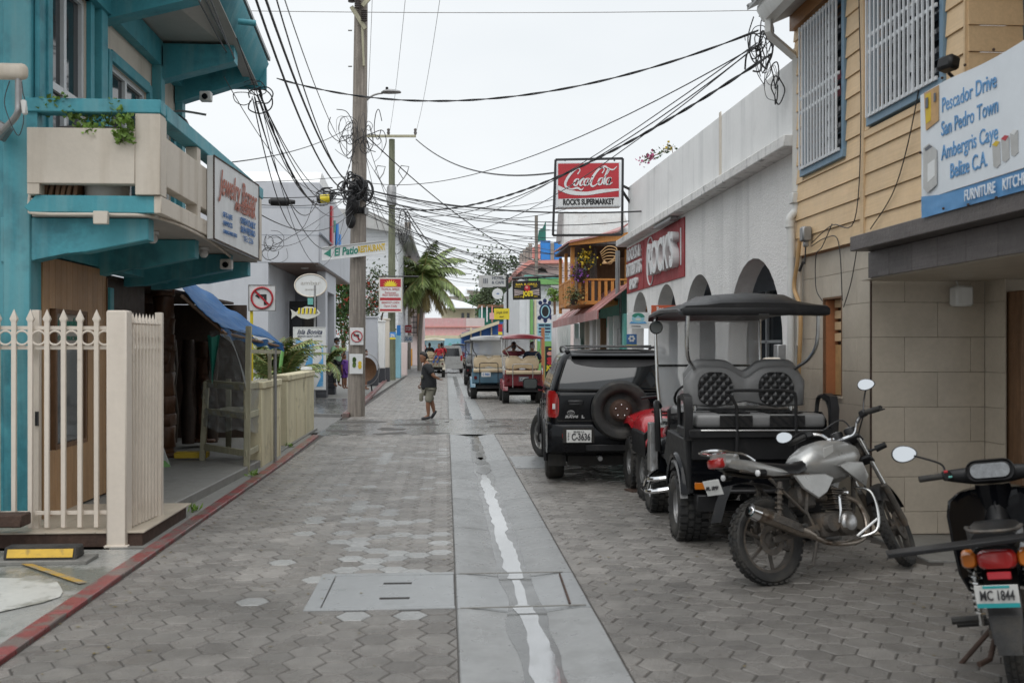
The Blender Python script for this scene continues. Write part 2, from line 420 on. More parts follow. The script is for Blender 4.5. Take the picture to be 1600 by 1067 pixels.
mk('terracotta',(.40,.16,.07),.6,var=.1)
mk('orange_wall',(.66,.30,.05),.7,var=.08)
mk('soffit_wood',(.18,.115,.085),.4,var=.12,grain=((2,20,2),.25))
mk('dark_mirror',(.03,.04,.04),.08,var=.1,spec=.8)
mk('stripe',(.60,.38,.04),.5,var=.15,dirt=((.2,.14,.06),8,.55,.1,.6))
mk('navy',(.01,.02,.08),.4,var=.1)
mk('fish_white',(.60,.60,.55),.5,var=.1)
# ------------------------------------------------------------------ GROUND
def sheet(name,x0,x1,y0,y1,z,m,nx=1,ny=1,parent=None,amp=0):
    b=M();b.grid(lambda u,v:V((x0+(x1-x0)*u,y0+(y1-y0)*v,z+(noise.noise(V((x0+(x1-x0)*u,y0+(y1-y0)*v,0))*1.3)*amp))),nx,ny)
    return b.build(name,m,parent,smooth=0,fix=False)
mk('ground_dirt',(.20,.19,.17),.7,var=.2,dirt=((.12,.11,.10),.5,.5,.2,.6))
mk('far_paving',(.155,.15,.145),.42,var=.2,vs=7,dirt=((.08,.078,.075),.7,.5,.2,.5),bump=.5,bs=14,rv=.4)
tag(sheet('ground',-400,400,-60,900,-.09,MT['ground_dirt']),kind='structure')
b=M();b.quad(V((-2.45,-6,-.0055)),V((.07,-6,-.0055)),V((.07,60,-.0055)),V((-2.45,60,-.0055)));b.quad(V((.93,-6,-.0055)),V((6.4,-6,-.0055)),V((6.4,60,-.0055)),V((.93,60,-.0055)));b.quad(V((.07,-6,-.05)),V((.93,-6,-.05)),V((.93,60,-.05)),V((.07,60,-.05)))
road=tag(b.build('road',MT['road_base'],smooth=0,fix=False),kind='structure')
tag(sheet('far_road',-4.6,4.2,60,210,-.030,MT['far_paving']),kind='structure')
mk('paver',(.205,.192,.178),.31,wc=1,var=.24,vs=1.1,rnd=.16,attr=.16,dirt=((.10,.092,.082),1.6,.5,.2,.6),bump=.6,bs=70,rv=.75)
mk('paver_sky_sheen',(.30,.305,.30),.16,wc=1,var=.2,rnd=.1,attr=.12,dirt=((.17,.165,.16),5,.55,.15,.5),bump=.2,bs=110,rv=.3)  # sky reflection on wet pavers put into a paler base colour, besides the gloss
S6=.116;DX=1.5*S6;DY=math.sqrt(3)*S6
def hexv(c,xlo,xhi,z,tilt):
    top=[];bot=[]
    for k in range(6):
        a=PI/3*k;ca,sa=math.cos(a),math.sin(a);jr=rp.uniform(-.003,.002)
        for lst,r,dz in((top,S6-.0105,0),(bot,S6-.003,-.006)):
            r+=jr;x=min(max(c[0]+r*ca,xlo),xhi);y=c[1]+r*sa
            lst.append(V((x,y,z+dz+tilt[0]*ca*.1+tilt[1]*sa*.1)))
    return top,bot
HF=[tuple(range(6))]+[(k,6+k,6+(k+1)%6,(k+1)%6)for k in range(6)]
pv=[]
rp=random.Random(3)
for(xlo,xhi,side)in((-2.31,.06,0),(.94,6.3,1)):
    nx=int((xhi-xlo)/DX)+3
    for i in range(nx):
        x=xlo+i*DX
        if x>xhi+S6*.9:continue
        ny=int(56/DY)
        for j in range(ny):
            y=4.2+j*DY+(DY/2 if i%2 else 0)+(.05 if side else 0)
            if 19.2<y<23.45:continue
            if side==0 and x>-.84 and 6.41<y<7.30:continue
            if side==1 and x>3.72 and y>7.45:continue
            if side==1 and x>3.66 and y>9:continue
            px=800+FO*V((x,y,0)).dot(RR)/V((x,y,0)).dot(FF)
            if px>1680 or px<-60:continue
            sp=(px,HZ+FO*EYE/V((x,y,0)).dot(FF))
            vis=-10<sp[0]<1610 and sp[1]<1075
            jx,jy=rp.uniform(-.003,.003),rp.uniform(-.003,.003)
            z=rp.uniform(-.002,.0005);tl=(rp.uniform(-.012,.012),rp.uniform(-.012,.012))
            nn=noise.noise(V((x*.9+4,y*.35,2)))
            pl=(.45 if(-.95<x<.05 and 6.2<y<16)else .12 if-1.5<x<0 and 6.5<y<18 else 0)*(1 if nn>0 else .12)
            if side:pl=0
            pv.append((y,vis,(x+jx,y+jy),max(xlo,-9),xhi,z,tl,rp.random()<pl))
pv.sort(key=lambda t:t[0])
near=0;st={False:[],True:[]}
for(y,vis,c,xlo,xhi,z,tl,light)in pv:
    top,bot=hexv(c,xlo,xhi,z,tl)
    if max(p.x for p in top)-min(p.x for p in top)<.03:continue
    if vis and near<300:
        near+=1
        b=M();b.add(top+bot,HF)
        o=b.build('paver',MT['paver_sky_sheen' if light else 'paver'],None,smooth=0,fix=False,org=(c[0],c[1],0))
        o.parent=road;o.location=V((c[0],c[1],0))-road.location
    else:st[light].append((top+bot))
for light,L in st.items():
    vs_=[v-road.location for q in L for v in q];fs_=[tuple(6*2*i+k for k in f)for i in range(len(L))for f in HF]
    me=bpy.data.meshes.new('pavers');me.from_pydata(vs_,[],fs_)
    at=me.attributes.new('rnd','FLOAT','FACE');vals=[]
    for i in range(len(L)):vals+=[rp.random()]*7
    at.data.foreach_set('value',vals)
    me.materials.append(MT['paver_sky_sheen' if light else 'paver'])
    o=bpy.data.objects.new('pavers',me);C.objects.link(o);o.parent=road;o['kind']='stuff'
# concrete gutter: slabs with a shallow trough
gut=thing('gutter',None,None,(.5,0,0));gut['kind']='structure'
prof=[(.065,-.01),(.075,.001),(.13,.001),(.26,-.010),(.37,-.026),(.65,-.026),(.76,-.010),(.87,.001),(.925,.001),(.935,-.01)]
def gslab(y0,y1,m='gutter_concrete'):
    ny=max(2,int((y1-y0)/.35));b=M()
    ys=[y0+.006]+[y0+(y1-y0)*k/ny for k in range(1,ny)]+[y1-.006]
    rings=[[V((x,y,z+(noise.noise(V((x*3,y*2,0)))*.004)))for x,z in prof]for y in ys]
    rings=[[p-V((0,-.0,.012))for p in rings[0]]]+rings+[[p-V((0,0,.012))for p in rings[-1]]]
    b.loft(rings,ring_closed=False);b.build('concrete_slab',MT[m],gut,smooth=25,fix=False)
ys=[3.0,4.4,6.33,7.31,9.2,11.0,12.9,14.8,17.0,19.25,23.4,26,29,32,36,40,45,50,56,62,70,80,95,120]
for a_,b_ in zip(ys,ys[1:]):
    if a_==19.25:continue
    gslab(a_,b_,'cover_concrete' if a_==6.33 else 'gutter_concrete')
# water lying in the trough
b=M();rings=[]
y=4.2
while y<13.6:
    k=1 if y<12.6 else max(.15,(13.8-y)/1.2)
    n1=noise.noise(V((0,y*1.1,5)));n2=noise.noise(V((3,y*1.4,9)))
    c=.505+.035*noise.noise(V((7,y*.6,1)))+.015*noise.noise(V((2,y*3.5,1)));n1=n1*.7+.6*noise.noise(V((5,y*4,2)));n2=n2*.7+.6*noise.noise(V((9,y*4.6,4)))
    pin=.45 if 6.45<y<7.2 else 1
    rings.append([V((c-(.062+.045*n1)*k*pin,y,-.0215)),V((c+(.062+.045*n2)*k*pin,y,-.0215))]);y+=.05
b.loft(rings,ring_closed=False);b.build('water',MT['water'],None,smooth=0,fix=False,org=(.5,8,-.02))['kind']='structure'
bpy.data.objects['water'].name='gutter_water'
mk('damp',(.105,.107,.105),.16,wc=1,var=.2,rv=.5)
b=M();b.loft([[V((.505-.115-.05*noise.noise(V((1,y_*.13,7))),y_*.1+4,-.0235)),V((.505+.115+.05*noise.noise(V((4,y_*.15,3))),y_*.1+4,-.0235))]for y_ in range(560)],ring_closed=False)
b.build('damp_band',MT['damp'],None,smooth=0,fix=False,org=(.5,8,-.024))['kind']='structure'
b=M();rw=random.Random(5);y=13.7
mk('wet_mud',(.03,.03,.028),.12,var=.3,vs=8,spec=.8)
while y<58:
    L=rw.uniform(.25,.9)*(1+y/40);c=.5+rw.uniform(-.03,.03);wv=rw.uniform(.05,.12)
    n=9;b.add([V((c+wv*math.cos(2*PI*k/n)*rw.uniform(.6,1.1),y+L/2*math.sin(2*PI*k/n),-.021))for k in range(n)],[tuple(range(n))])
    y+=L*rw.uniform(.9,1.3)
b.build('gutter_puddles',MT['wet_mud'],None,smooth=0,fix=False,org=(.5,14,-.02))['kind']='structure'
# crossing concrete band (side street), wet
mk('wet_concrete',(.17,.17,.165),.20,var=.14,dirt=((.09,.09,.085),.8,.5,.12,.7),bump=.10,bs=60,rv=.7)
tag(sheet('crossing',-2.5,3.9,19.26,23.4,-.004,MT['wet_concrete'],20,14,amp=.01),kind='structure')
tag(sheet('side_street',-60,-2.5,19.9,32,-.012,MT['far_paving'],4,2),kind='structure')
# manhole cover left of the gutter
mc=thing('manhole_cover','rectangular grey concrete access cover with two finger slots set in the pavers','manhole cover',(-.42,6.85,0))
b=M();b.box(-.90,.058,6.34,6.40,-.02,.004,.003);b.box(-.90,.058,7.30,7.37,-.02,.004,.003);b.box(-.90,-.80,6.405,7.295,-.02,.004,.003);b.build('frame',MT['cover_concrete'],mc)
b=M();b.box(-.793,.055,6.408,7.292,-.02,.002,.003);b.build('lid',MT['cover_concrete'],mc)
for yy in(6.62,7.04):
    b=M();b.box(-.44,-.24,yy-.025,yy+.025,-.01,.0035,.002);b.build('slot',MT['dark_inside'],mc)
mc2=thing('gutter_grate','concrete lid across the gutter marked by a rusty steel edge','drain cover',(.5,6.8,0))
b=M();b.beam((.80,6.40,.004),(.83,7.25,.004),.012,.012);b.build('steel_edge',MT['rust'],mc2)
for p_,q_ in(((.09,6.335,.003),(.9,6.37,.003)),((.09,7.31,.003),(.86,7.32,.003))):b=M();b.beam(p_,q_,.018,.006);b.build('joint',MT['concrete'],mc2)
# steel plate / patch right of the gutter in front of the parked car
b=M();b.box(.96,1.5,13.7,15.2,-.01,.009,.004);tag(b.build('concrete_patch',MT['cover_concrete']),kind='structure')
b=M();b.ob((2.35,11.5,.006),(.5,.22,.02),(0,0,.25),.004);tag(b.build('wood_scrap',MT['rust']),'thin brown scrap lying on the pavers under the black car','scrap')
# red painted kerb line, left
kb=thing('red_kerb',None,None,(-2.4,10,0));kb['kind']='structure'
ks=[(-2.325,3.0),(-2.33,7.4),(-2.33,9.9),(-2.33,14.5),(-2.40,19.1)]
for(xa,ya),(xb,yb)in zip(ks,ks[1:]):
    n=int((yb-ya)/.9)
    for k in range(n):
        p=V((xa+(xb-xa)*k/n,ya+(yb-ya)*k/n,0));q=V((xa+(xb-xa)*(k+1)/n,ya+(yb-ya)*(k+1)/n-.008,0))
        b=M();b.beam(p+V((-.062,0,0)),q+V((-.062,0,0)),.125,.056,.006);b.build('kerb_stone',MT['red_paint'],kb)
far=[(-2.42,24.2),(-2.5,31),(-2.75,40),(-3.1,52),(-3.6,66),(-3.9,90)]
for(xa,ya),(xb,yb)in zip(far,far[1:]):
    n=int((yb-ya)/2)
    for k in range(n):
        p=V((xa+(xb-xa)*k/n,ya+(yb-ya)*k/n,.03));q=V((xa+(xb-xa)*(k+1)/n,ya+(yb-ya)*(k+1)/n-.01,.03))
        b=M();b.beam(p,q,.16,.14,.01);b.build('kerb_stone',MT['red_paint'],kb)
# left pavement areas
tag(sheet('apron',-9,-2.452,-4,8.38,.004,MT['apron'],12,16,amp=.004),kind='structure')
b=M();n=26;pts=[]
for k in range(n):
    a=2*PI*k/n;r=1+.16*noise.noise(V((math.cos(a)*2,math.sin(a)*2,1)))
    pts.append(V((-3.55+1.0*r*math.cos(a),6.75+.62*r*math.sin(a)+.02,.012)))
b.add(pts,[tuple(range(n))]);tag(b.build('apron_paint',MT['apron_white'],smooth=0,fix=False),kind='structure')
b=M();p,q=G(20,873,.017),G(130,910,.017);d=(q-p).normalized();s_=V((-d.y,d.x,0))*.03
b.quad(p-s_,q-s_,q+s_,p+s_);tag(b.build('yellow_line',MT['yellow_line'],smooth=0,fix=False),kind='structure')
# pavement beside the teal building and the yard strip
b=M();b.prism([(-2.72,9.9,-.02),(-2.56,14.2,-.02),(-6.5,14.2,-.02),(-6.5,8.9,-.02),(-3.6,8.9,-.02),(-3.6,9.9,-.02)],(0,0,.13),.01);tag(b.build('pavement',MT['concrete']),kind='structure')
b=M();b.prism([(-2.60,14.25,-.02),(-2.63,20.6,-.02),(-9,20.6,-.02),(-9,14.25,-.02)],(0,0,.05));tag(b.build('yard',MT['concrete']),kind='structure')
b=M();b.prism([(-2.47,8.4,-.02),(-2.47,19.2,-.02),(-2.64,19.2,-.02),(-2.77,8.4,-.02)],(0,0,.028));tag(b.build('pavement_edge',MT['concrete']),kind='structure')
tag(sheet('far_pavement',-9,-2.5,32.0,95,-.002,MT['concrete'],2,2),kind='structure')
b=M();b.prism([(-2.55,24.4,-.02),(-2.6,32,-.02),(-7,32,-.02),(-7,26,-.02)],(0,0,.09),.01);tag(b.build('corner_pavement',MT['wet_concrete']),kind='structure')
# right: concrete threshold by the tiled shop
b=M();b.prism([(3.74,7.5,-.02),(6.8,7.0,-.02),(6.8,8.74,-.02),(3.74,8.5,-.02)],(0,0,.032),.006);tag(b.build('threshold',MT['concrete']),kind='structure')
# ------------------------------------------------------------------ LEFT: TEAL BUILDING
tb=thing('teal_building','teal and cream two-storey building with a cantilevered balcony at the left edge','building',(-4,10,0))
def part(name,m,fn,p=tb,smooth=38):
    b=M();fn(b);return b.build(name,MT[m],p,smooth=smooth)
WX=-3.575
part('corner_column','teal',lambda b:(b.box(-3.825,-3.595,8.88,9.12,0,6.6,.01),b.box(-3.915,-3.830,8.93,9.1,0,6.6,.008),b.box(-3.590,-3.545,8.95,9.1,2.6,6.6,.006)))
part('front_wall','cream',lambda b:(b.box(-9,-3.920,8.98,9.1,0,6.6)))
part('wall_band','teal',lambda b:b.box(-9,-3.925,8.93,8.975,2.25,2.62,.006))
part('wall_panel','teal',lambda b:b.box(-9,-3.925,8.93,8.975,.12,1.05,.006))
# upper street wall in cream between openings
openings=[(9.2,10.16,3.05,5.1),(10.80,12.14,2.97,4.7),(12.7,13.2,3.05,4.5)]
def upwall(b):
    ys_=[9.125,9.2,10.16,10.80,12.14,12.7,13.2,13.6]
    for k in range(0,8,2):b.box(-3.755,WX,ys_[k],ys_[k+1],2.66,6.6)
    for(a,c,z0,z1)in openings:b.box(-3.755,WX,a,c,z1,6.6)
    b.box(-3.755,WX,9.2,10.16,2.66,3.05)
part('upper_wall','cream',upwall)
part('pilaster','teal',lambda b:b.box(WX+.003,WX+.09,10.36,10.54,2.66,5.35,.006))
part('pilaster','teal',lambda b:b.box(WX+.003,WX+.12,12.36,12.52,2.66,5.35,.006))
part('pilaster','teal',lambda b:b.box(WX+.003,WX+.10,13.40,13.56,2.66,5.35,.006))
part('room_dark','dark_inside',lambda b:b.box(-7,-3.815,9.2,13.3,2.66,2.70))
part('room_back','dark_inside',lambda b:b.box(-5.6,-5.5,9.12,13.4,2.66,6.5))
for(a,c,z0,z1)in openings:
    wn=part('window','teal',lambda b:(b.box(WX+.002,WX+.05,a-.10,a,z0-.1,z1+.1,.004),b.box(WX+.002,WX+.05,c,c+.10,z0-.1,z1+.1,.004),b.box(WX+.002,WX+.05,a-.0,c,z1,z1+.12,.004)))
    m_=(a+c)/2
    def fr(b):
        for y0,y1 in((a,a+.05),(m_-.03,m_+.03),(c-.05,c)):b.box(WX-.09,WX-.02,y0,y1,z0,z1,.004)
        b.box(WX-.088,WX-.022,a+.05,c-.05,z1-.05,z1);b.box(WX-.088,WX-.022,a+.05,c-.05,z0,z0+.05)
        if z0>2.8:b.box(WX-.085,WX-.025,a+.05,c-.05,(z0+z1)/2-.04,(z0+z1)/2+.03)
    part('frame','white_metal',fr,wn)
    for k,(y0,y1)in enumerate(((a+.05,m_-.03),(m_+.03,c-.05))):
        part('pane','glass_window',lambda b:b.box(WX-.07,WX-.06,y0,y1,z0,z1),wn)
# balcony
BX=-2.45;YB0,YB1=8.72,13.45;XB=-3.56
part('balcony_slab','cream',lambda b:(b.prism([(WX,YB0+.12,2.82),(BX-.02,YB0+.12,2.82),(BX-.02,YB1,2.82),(WX,YB1,2.82)],(0,0,.13),.006)))
part('balcony_soffit','soffit',lambda b:b.box(WX,BX-.06,YB0+.15,YB1,2.795,2.818))
part('slab_edge','teal',lambda b:(b.prism([(-3.55,YB0+.04,2.82),(-3.60,YB0+.04,2.86),(-3.50,YB0+.04,2.965),(BX-.04,YB0+.04,2.965),(BX-.04,YB0+.04,2.82)],(0,.07,0),.004)))
part('parapet','cream',lambda b:(b.box(XB,-2.66,YB0,YB0+.11,3.06,3.535,.006)),tb)
part('parapet','cream',lambda b:(b.box(BX-.11,BX,YB0+.205,YB1,3.07,3.50,.006)),tb)
part('parapet_post','cream',lambda b:(b.box(-2.658,-2.448,YB0-.002,YB0+.20,2.97,3.665,.004)),tb)
part('parapet_post','cream',lambda b:(b.box(XB,XB+.1,YB0+.01,YB0+.12,2.97,3.06)),tb)
for yy in(10.0,11.2,12.3,13.3):
    part('parapet_post','cream',lambda b:b.box(BX-.112,BX+.002,yy,yy+.13,2.95,3.64,.003),tb)
part('slab_edge','cream',lambda b:b.box(BX-.06,BX+.003,YB0+.03,YB1,2.815,2.965,.006))
part('handrail','teal',lambda b:(b.box(-3.58,-2.44,YB0-.01,YB0+.16,3.668,3.785,.008)))
part('handrail','teal',lambda b:(b.box(BX-.15,BX+.012,YB0+.17,YB1+.05,3.645,3.785,.008)))
part('rail_post','teal',lambda b:b.box(-3.57,-3.48,YB0+.02,YB0+.12,3.535,3.667))
part('rail_post','teal',lambda b:b.box(BX-.12,BX-.02,YB1-.15,YB1,2.9,3.64))
# bracket beams under the balcony
def bracket(y,xe,z1=2.79,h=.33):
    b=M();b.prism([(-3.855,y,z1),(xe,y,z1),(xe,y,z1-h*.62),(xe-.55,y,z1-h),(-3.3,y,z1-h*1.0),(-3.575,y,z1-h*1.25),(-3.855,y,z1-h*1.3)],(0,.17,0),.008)
    b.build('bracket_beam',MT['teal'],tb)
bracket(8.90,-2.60,2.79,.30);bracket(10.6,-2.62,2.79,.30);bracket(12.2,-2.60,2.79,.30);bracket(13.3,-2.60,2.79,.28)
part('spine_beam','teal',lambda b:b.box(-3.815,-3.600,9.13,13.3,2.5,2.79,.006))
# roof overhang
def fz(y):return 5.22+.147*(13.62-y)
part('roof_soffit','soffit',lambda b:b.prism([(WX,7.2,5.42),(-2.62,7.2,5.90),(-2.62,13.5,5.36),(WX,13.5,5.36)],(0,0,.05)))
part('fascia','aqua_fascia' if 'aqua_fascia' in MT else 'teal',lambda b:b.prism([(-2.56,13.65,5.20),(-2.56,6.8,fz(6.8)),(-2.44,6.8,fz(6.8)+.38),(-2.42,13.65,5.50)],(.03,0,0),.004))
part('fascia_lip','soffit',lambda b:b.prism([(-2.68,13.65,5.19),(-2.68,6.8,fz(6.8)-.01),(-2.53,6.8,fz(6.8)-.01),(-2.53,13.65,5.19)],(0,0,.04)))
part('fascia','teal',lambda b:b.box(-3.805,-2.42,13.6,13.66,5.15,5.55))
part('roof_beam','teal',lambda b:b.prism([(-3.555,10.55,5.38),(-2.6,10.55,5.50),(-2.6,10.55,5.30),(-3.555,10.55,5.05)],(0,.22,0)))
part('roof_beam','teal',lambda b:b.prism([(-3.555,12.42,5.38),(-2.6,12.42,5.38),(-2.6,12.42,5.18),(-3.555,12.42,4.92)],(0,.22,0)))
part('roof_beam','teal',lambda b:b.box(WX+.005,WX+.12,9.12,13.4,5.10,5.40))
part('roof_beam','teal',lambda b:b.prism([(-3.555,13.34,5.38),(-2.6,13.34,5.38),(-2.6,13.34,5.2),(-3.555,13.34,4.88)],(0,.2,0)))
part('roof_top','grey_roof',lambda b:b.prism([(-9,6.8,7.0),(-2.42,6.8,fz(6.8)+.4),(-2.38,13.7,5.55),(-9,13.7,6.6)],(0,0,.05)))
part('scupper_pipe','teal',lambda b:b.tube([AX(372,34,-2.42),AX(400,37,-2.22)],.035,10))
# ground floor: slatted timber front with a shop window, then dark shop opening
y0=9.14
k=0
while y0<10.78:
    wd=.14
    y1=min(y0+wd,10.8)
    b=M()
    if y1<=9.42 or y0>=10.22:b.box(-3.625,-3.590,y0+.002,y1-.002,.13,2.48,.002)
    else:
        b.box(-3.625,-3.590,y0+.002,y1-.002,.13,.72,.002);b.build('plank',MT['wood_light'],tb);b=M();b.box(-3.625,-3.590,y0+.002,y1-.002,2.02,2.48,.002)
    b.build('plank',MT['wood_light'],tb);y0=y1
sw=part('shop_window','wood_brown',lambda b:(b.box(-3.655,-3.585,9.42,9.46,.72,2.02),b.box(-3.655,-3.585,10.18,10.22,.72,2.02),b.box(-3.655,-3.585,9.46,10.18,.72,.76),b.box(-3.655,-3.585,9.46,10.18,1.98,2.02),b.box(-3.645,-3.590,9.46,10.18,1.66,1.69)))
part('pane','glass_dark',lambda b:b.box(-3.627,-3.620,9.46,10.18,.76,1.66),sw)
part('transom_panel','sign_pale' if 'sign_pale' in MT else 'soffit',lambda b:b.box(-3.625,-3.615,9.46,10.18,1.69,1.98),sw)
letters(sw,[('Dreamland',0,.05,.11,dict(bold=.004,shear=.35,w=.62)),('CONSTRUCTION',0,-.09,.04,dict(w=.56))],(-3.613,9.82,1.84),(0,1,0),(0,0,1),MT['ink_green'],off=.004)
part('wall_ground','cream',lambda b:(b.box(-5.6,-3.635,9.3,9.4,.1,2.5),))
part('doorpost','teal',lambda b:b.box(-3.655,-3.555,10.82,10.94,.1,2.3,.004))
part('doorpost','wood_brown',lambda b:b.box(-3.635,-3.580,10.79,10.815,.1,2.4))
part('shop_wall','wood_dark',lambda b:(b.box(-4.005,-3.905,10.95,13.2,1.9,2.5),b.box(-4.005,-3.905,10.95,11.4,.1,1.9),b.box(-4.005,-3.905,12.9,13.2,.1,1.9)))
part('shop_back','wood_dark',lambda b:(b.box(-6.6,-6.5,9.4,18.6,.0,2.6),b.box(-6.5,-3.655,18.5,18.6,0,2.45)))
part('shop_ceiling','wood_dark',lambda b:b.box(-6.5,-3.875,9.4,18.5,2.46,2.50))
part('door_frame','white_metal',lambda b:(b.box(-3.895,-3.855,11.4,12.9,1.86,1.90),b.box(-3.895,-3.855,12.1,12.14,.1,1.86)))
part('doorpost','teal',lambda b:b.box(-4.12,-4.0,13.1,13.28,.1,2.25,.004))
part('conduit','cream',lambda b:b.tube(cat([(-3.58,8.86,3.05),(-3.58,8.82,2.86),(-3.48,8.76,2.805),(-2.9,8.74,2.80),(-2.52,8.95,2.80),(-2.48,10.5,2.79),(-2.60,12.2,2.76)],4),.014,7))
part('junction_box','cream',lambda b:b.box(-2.99,-2.87,8.66,8.71,2.71,2.82,.005))
part('bulkhead_lamp','sign_white',lambda b:(b.sphere((-2.85,9.9,2.72),(.05,.05,.05),10,6),b.lathe([(.06,0),(.06,.03)],12,(-2.85,9.9,2.76),caps=True)))
part('bulkhead_lamp','sign_white',lambda b:(b.sphere((-2.72,11.4,2.72),(.05,.05,.05),10,6),b.lathe([(.06,0),(.06,.03)],12,(-2.72,11.4,2.76),caps=True)))
# wall lantern on the balcony & little camera boxes
ln=thing('wall_lantern','black lantern hanging beside the upper window behind the balcony rail','lantern',(-3.55,12.9,4.3))
b=M();b.lathe([(.02,.32),(.10,.26),(.13,.20),(.11,.05),(.06,0)],10,(-3.30,12.55,4.22),caps=True);b.build('lamp_body',MT['black_metal'],ln)
b=M();b.tube(cat([(-3.45,12.55,4.54),(-3.3,12.6,4.6),(-3.0,12.7,4.58)],5),.015,6);b.build('arm',MT['grey_metal'],ln)
def cctv(p,lab,d=(0,-1,0)):
    c=thing('security_camera',lab,'camera',p)
    p=V(p);d=V(d)
    b=M();b.ob(p,(.14,.10,.12),None,.012);b.build('housing',MT['white_plastic'],c)
    b=M();b.tube([p+d*.04-V((0,0,.01)),p+d*.075-V((0,0,.01))],.035,12);b.build('lens',MT['black_gloss'],c)
cctv((-2.92,12.35,4.72),'square white security camera box under the upper roof beam')
cctv((-2.62,12.1,2.66),'small white security camera under the balcony beam')
# street sign banner on balcony
sg=thing('balcony_sign','weathered white banner sign with rusty red script hung on the balcony side','sign',(-2.4,11.5,2.6))
SX=-2.375
pA=AX(334,243,SX);pB=AX(404,290,SX);pC=AX(404,405,SX);pD=AX(334,373,SX)
b=M();b.prism([pA,pB,pC,pD],(-.07,0,0),.006);b.build('panel',MT['sign_white'],sg)
b=M()
for p,q in((pA,pB),(pB,pC),(pC,pD),(pD,pA)):b.beam(p+V((.002,0,0)),q+V((.002,0,0)),.012,.014)
b.build('rusty_frame',MT['rust'],sg)
cc=(pA+pB+pC+pD)/4;Ls=(pB-pA).length
letters(sg,[("Jewelry Bazaar",0,.20,.28,dict(shear=.4,bold=.003,w=Ls*.86)),("ARTESANIA",.35,.03,.10,dict(bold=.004,w=Ls*.5))],cc+V((.01,0,0)),(pB-pA),(0,0,1),MT['script_red'],off=.003,name='script')
letters(sg,[("OPEN DAILY",.5,-.10,.075,dict(bold=.004,w=.9)),("SAN PEDRO",.5,-.20,.075,dict(bold=.004,w=.85)),("TEL 226",.5,-.30,.07,dict(w=.6)),("GIFTS & JADE",-.62,-.12,.06,{}),("HAMMOCKS",-.62,-.21,.06,{}),("CARVINGS MASKS SHELLS",-.5,-.30,.045,{})],cc+V((.01,0,0)),(pB-pA),(0,0,1),MT['ink_blue'],off=.003,name='small_lettering')
# things on the balcony
pl=thing('planter','long dark grey planter with trailing leafy plants on the balcony','planter',(-3.2,8.5,3.1))
b=M();b.lathe([(.26,.02),(.29,.18),(.31,.22),(.31,.25),(.28,.25)],20,(0,0,0),caps=True)
b.bm.transform(Matrix.Translation((-3.10,8.92,3.36))@Matrix.Diagonal((.95,.40,.85,1)));b.build('pot',MT['slate_tile'],pl)
def leaves(n,fn,size,name,mats,parent,seed=1,asp=.5,up=.3,hang=0,quads=True):
    """n small leaf faces at places fn(rnd) -> point; each a folded diamond"""
    r=random.Random(seed);vs_=[];fs_=[];vals=[]
    for i in range(n):
        p=V(fn(r));d=V((r.gauss(0,1),r.gauss(0,1),r.gauss(up,.6)-hang));d.normalize()
        sd=d.cross(V((r.gauss(0,1),r.gauss(0,1),r.gauss(0,1)))).normalized();s_=size*r.uniform(.6,1.3)
        k=len(vs_);nn=d.cross(sd)*s_*.15
        vs_+=[p,p+d*s_*.5+sd*s_*asp*.5+nn,p+d*s_,p+d*s_*.5-sd*s_*asp*.5+nn];fs_.append((k,k+1,k+2,k+3));vals.append(r.random())
    inv=mw(parent).inverted()if parent else Matrix()
    me=bpy.data.meshes.new(name);me.from_pydata([inv@v for v in vs_],[],fs_)
    at=me.attributes.new('rnd','FLOAT','FACE');at.data.foreach_set('value',vals)
    me.materials.append(mats);o=bpy.data.objects.new(name,me);C.objects.link(o)
    if parent:o.parent=parent
    return o
mk('leaf_bright',(.16,.27,.05),.5,var=.3,attr=.45,spec=.4)
def plf(r):
    t=r.random();x=-3.46+t*.78;z=3.60+.10*math.sin(t*9)+r.uniform(-.02,.12)*(1.2 if .2<t<.8 else .5)
    if t>.85:z-=(t-.85)*1.3;
    if t<.12:z+=.05
    return(x,8.86+r.uniform(-.16,.05),z)
leaves(420,plf,.055,'foliage',MT['leaf_bright'],pl,3,.75)
leaves(120,lambda r:(-2.74+r.uniform(-.07,.07),8.68+r.uniform(-.04,.03),3.50+r.uniform(-.10,.14)),.055,'trailing_foliage',MT['leaf_bright'],pl,5,.8)
b=M()
for k in range(7):
    x=-3.50+k*.05;b.ob((x,9.0,3.06),(.035,.3,.2),(0,.12+.05*(k%3),0),.004)
tag(b.build('timber_offcuts',MT['wood_brown']),'bundle of brown timber offcuts leaning behind the lower gap of the balcony','timber')
b=M();b.lathe([(.18,2.96),(.20,3.2),(.21,3.22),(.0,3.22)],20,(-3.0,9.05,0));tag(b.build('tub',MT['soffit']),'round pale tub standing behind the balcony front wall','tub')
b=M();b.lathe([(.06,2.96),(.07,3.05),(.075,3.06),(0,3.06)],16,(-2.72,9.2,0));tag(b.build('bucket',MT['sign_white']),'small white bucket at the balcony corner beside the post','bucket')
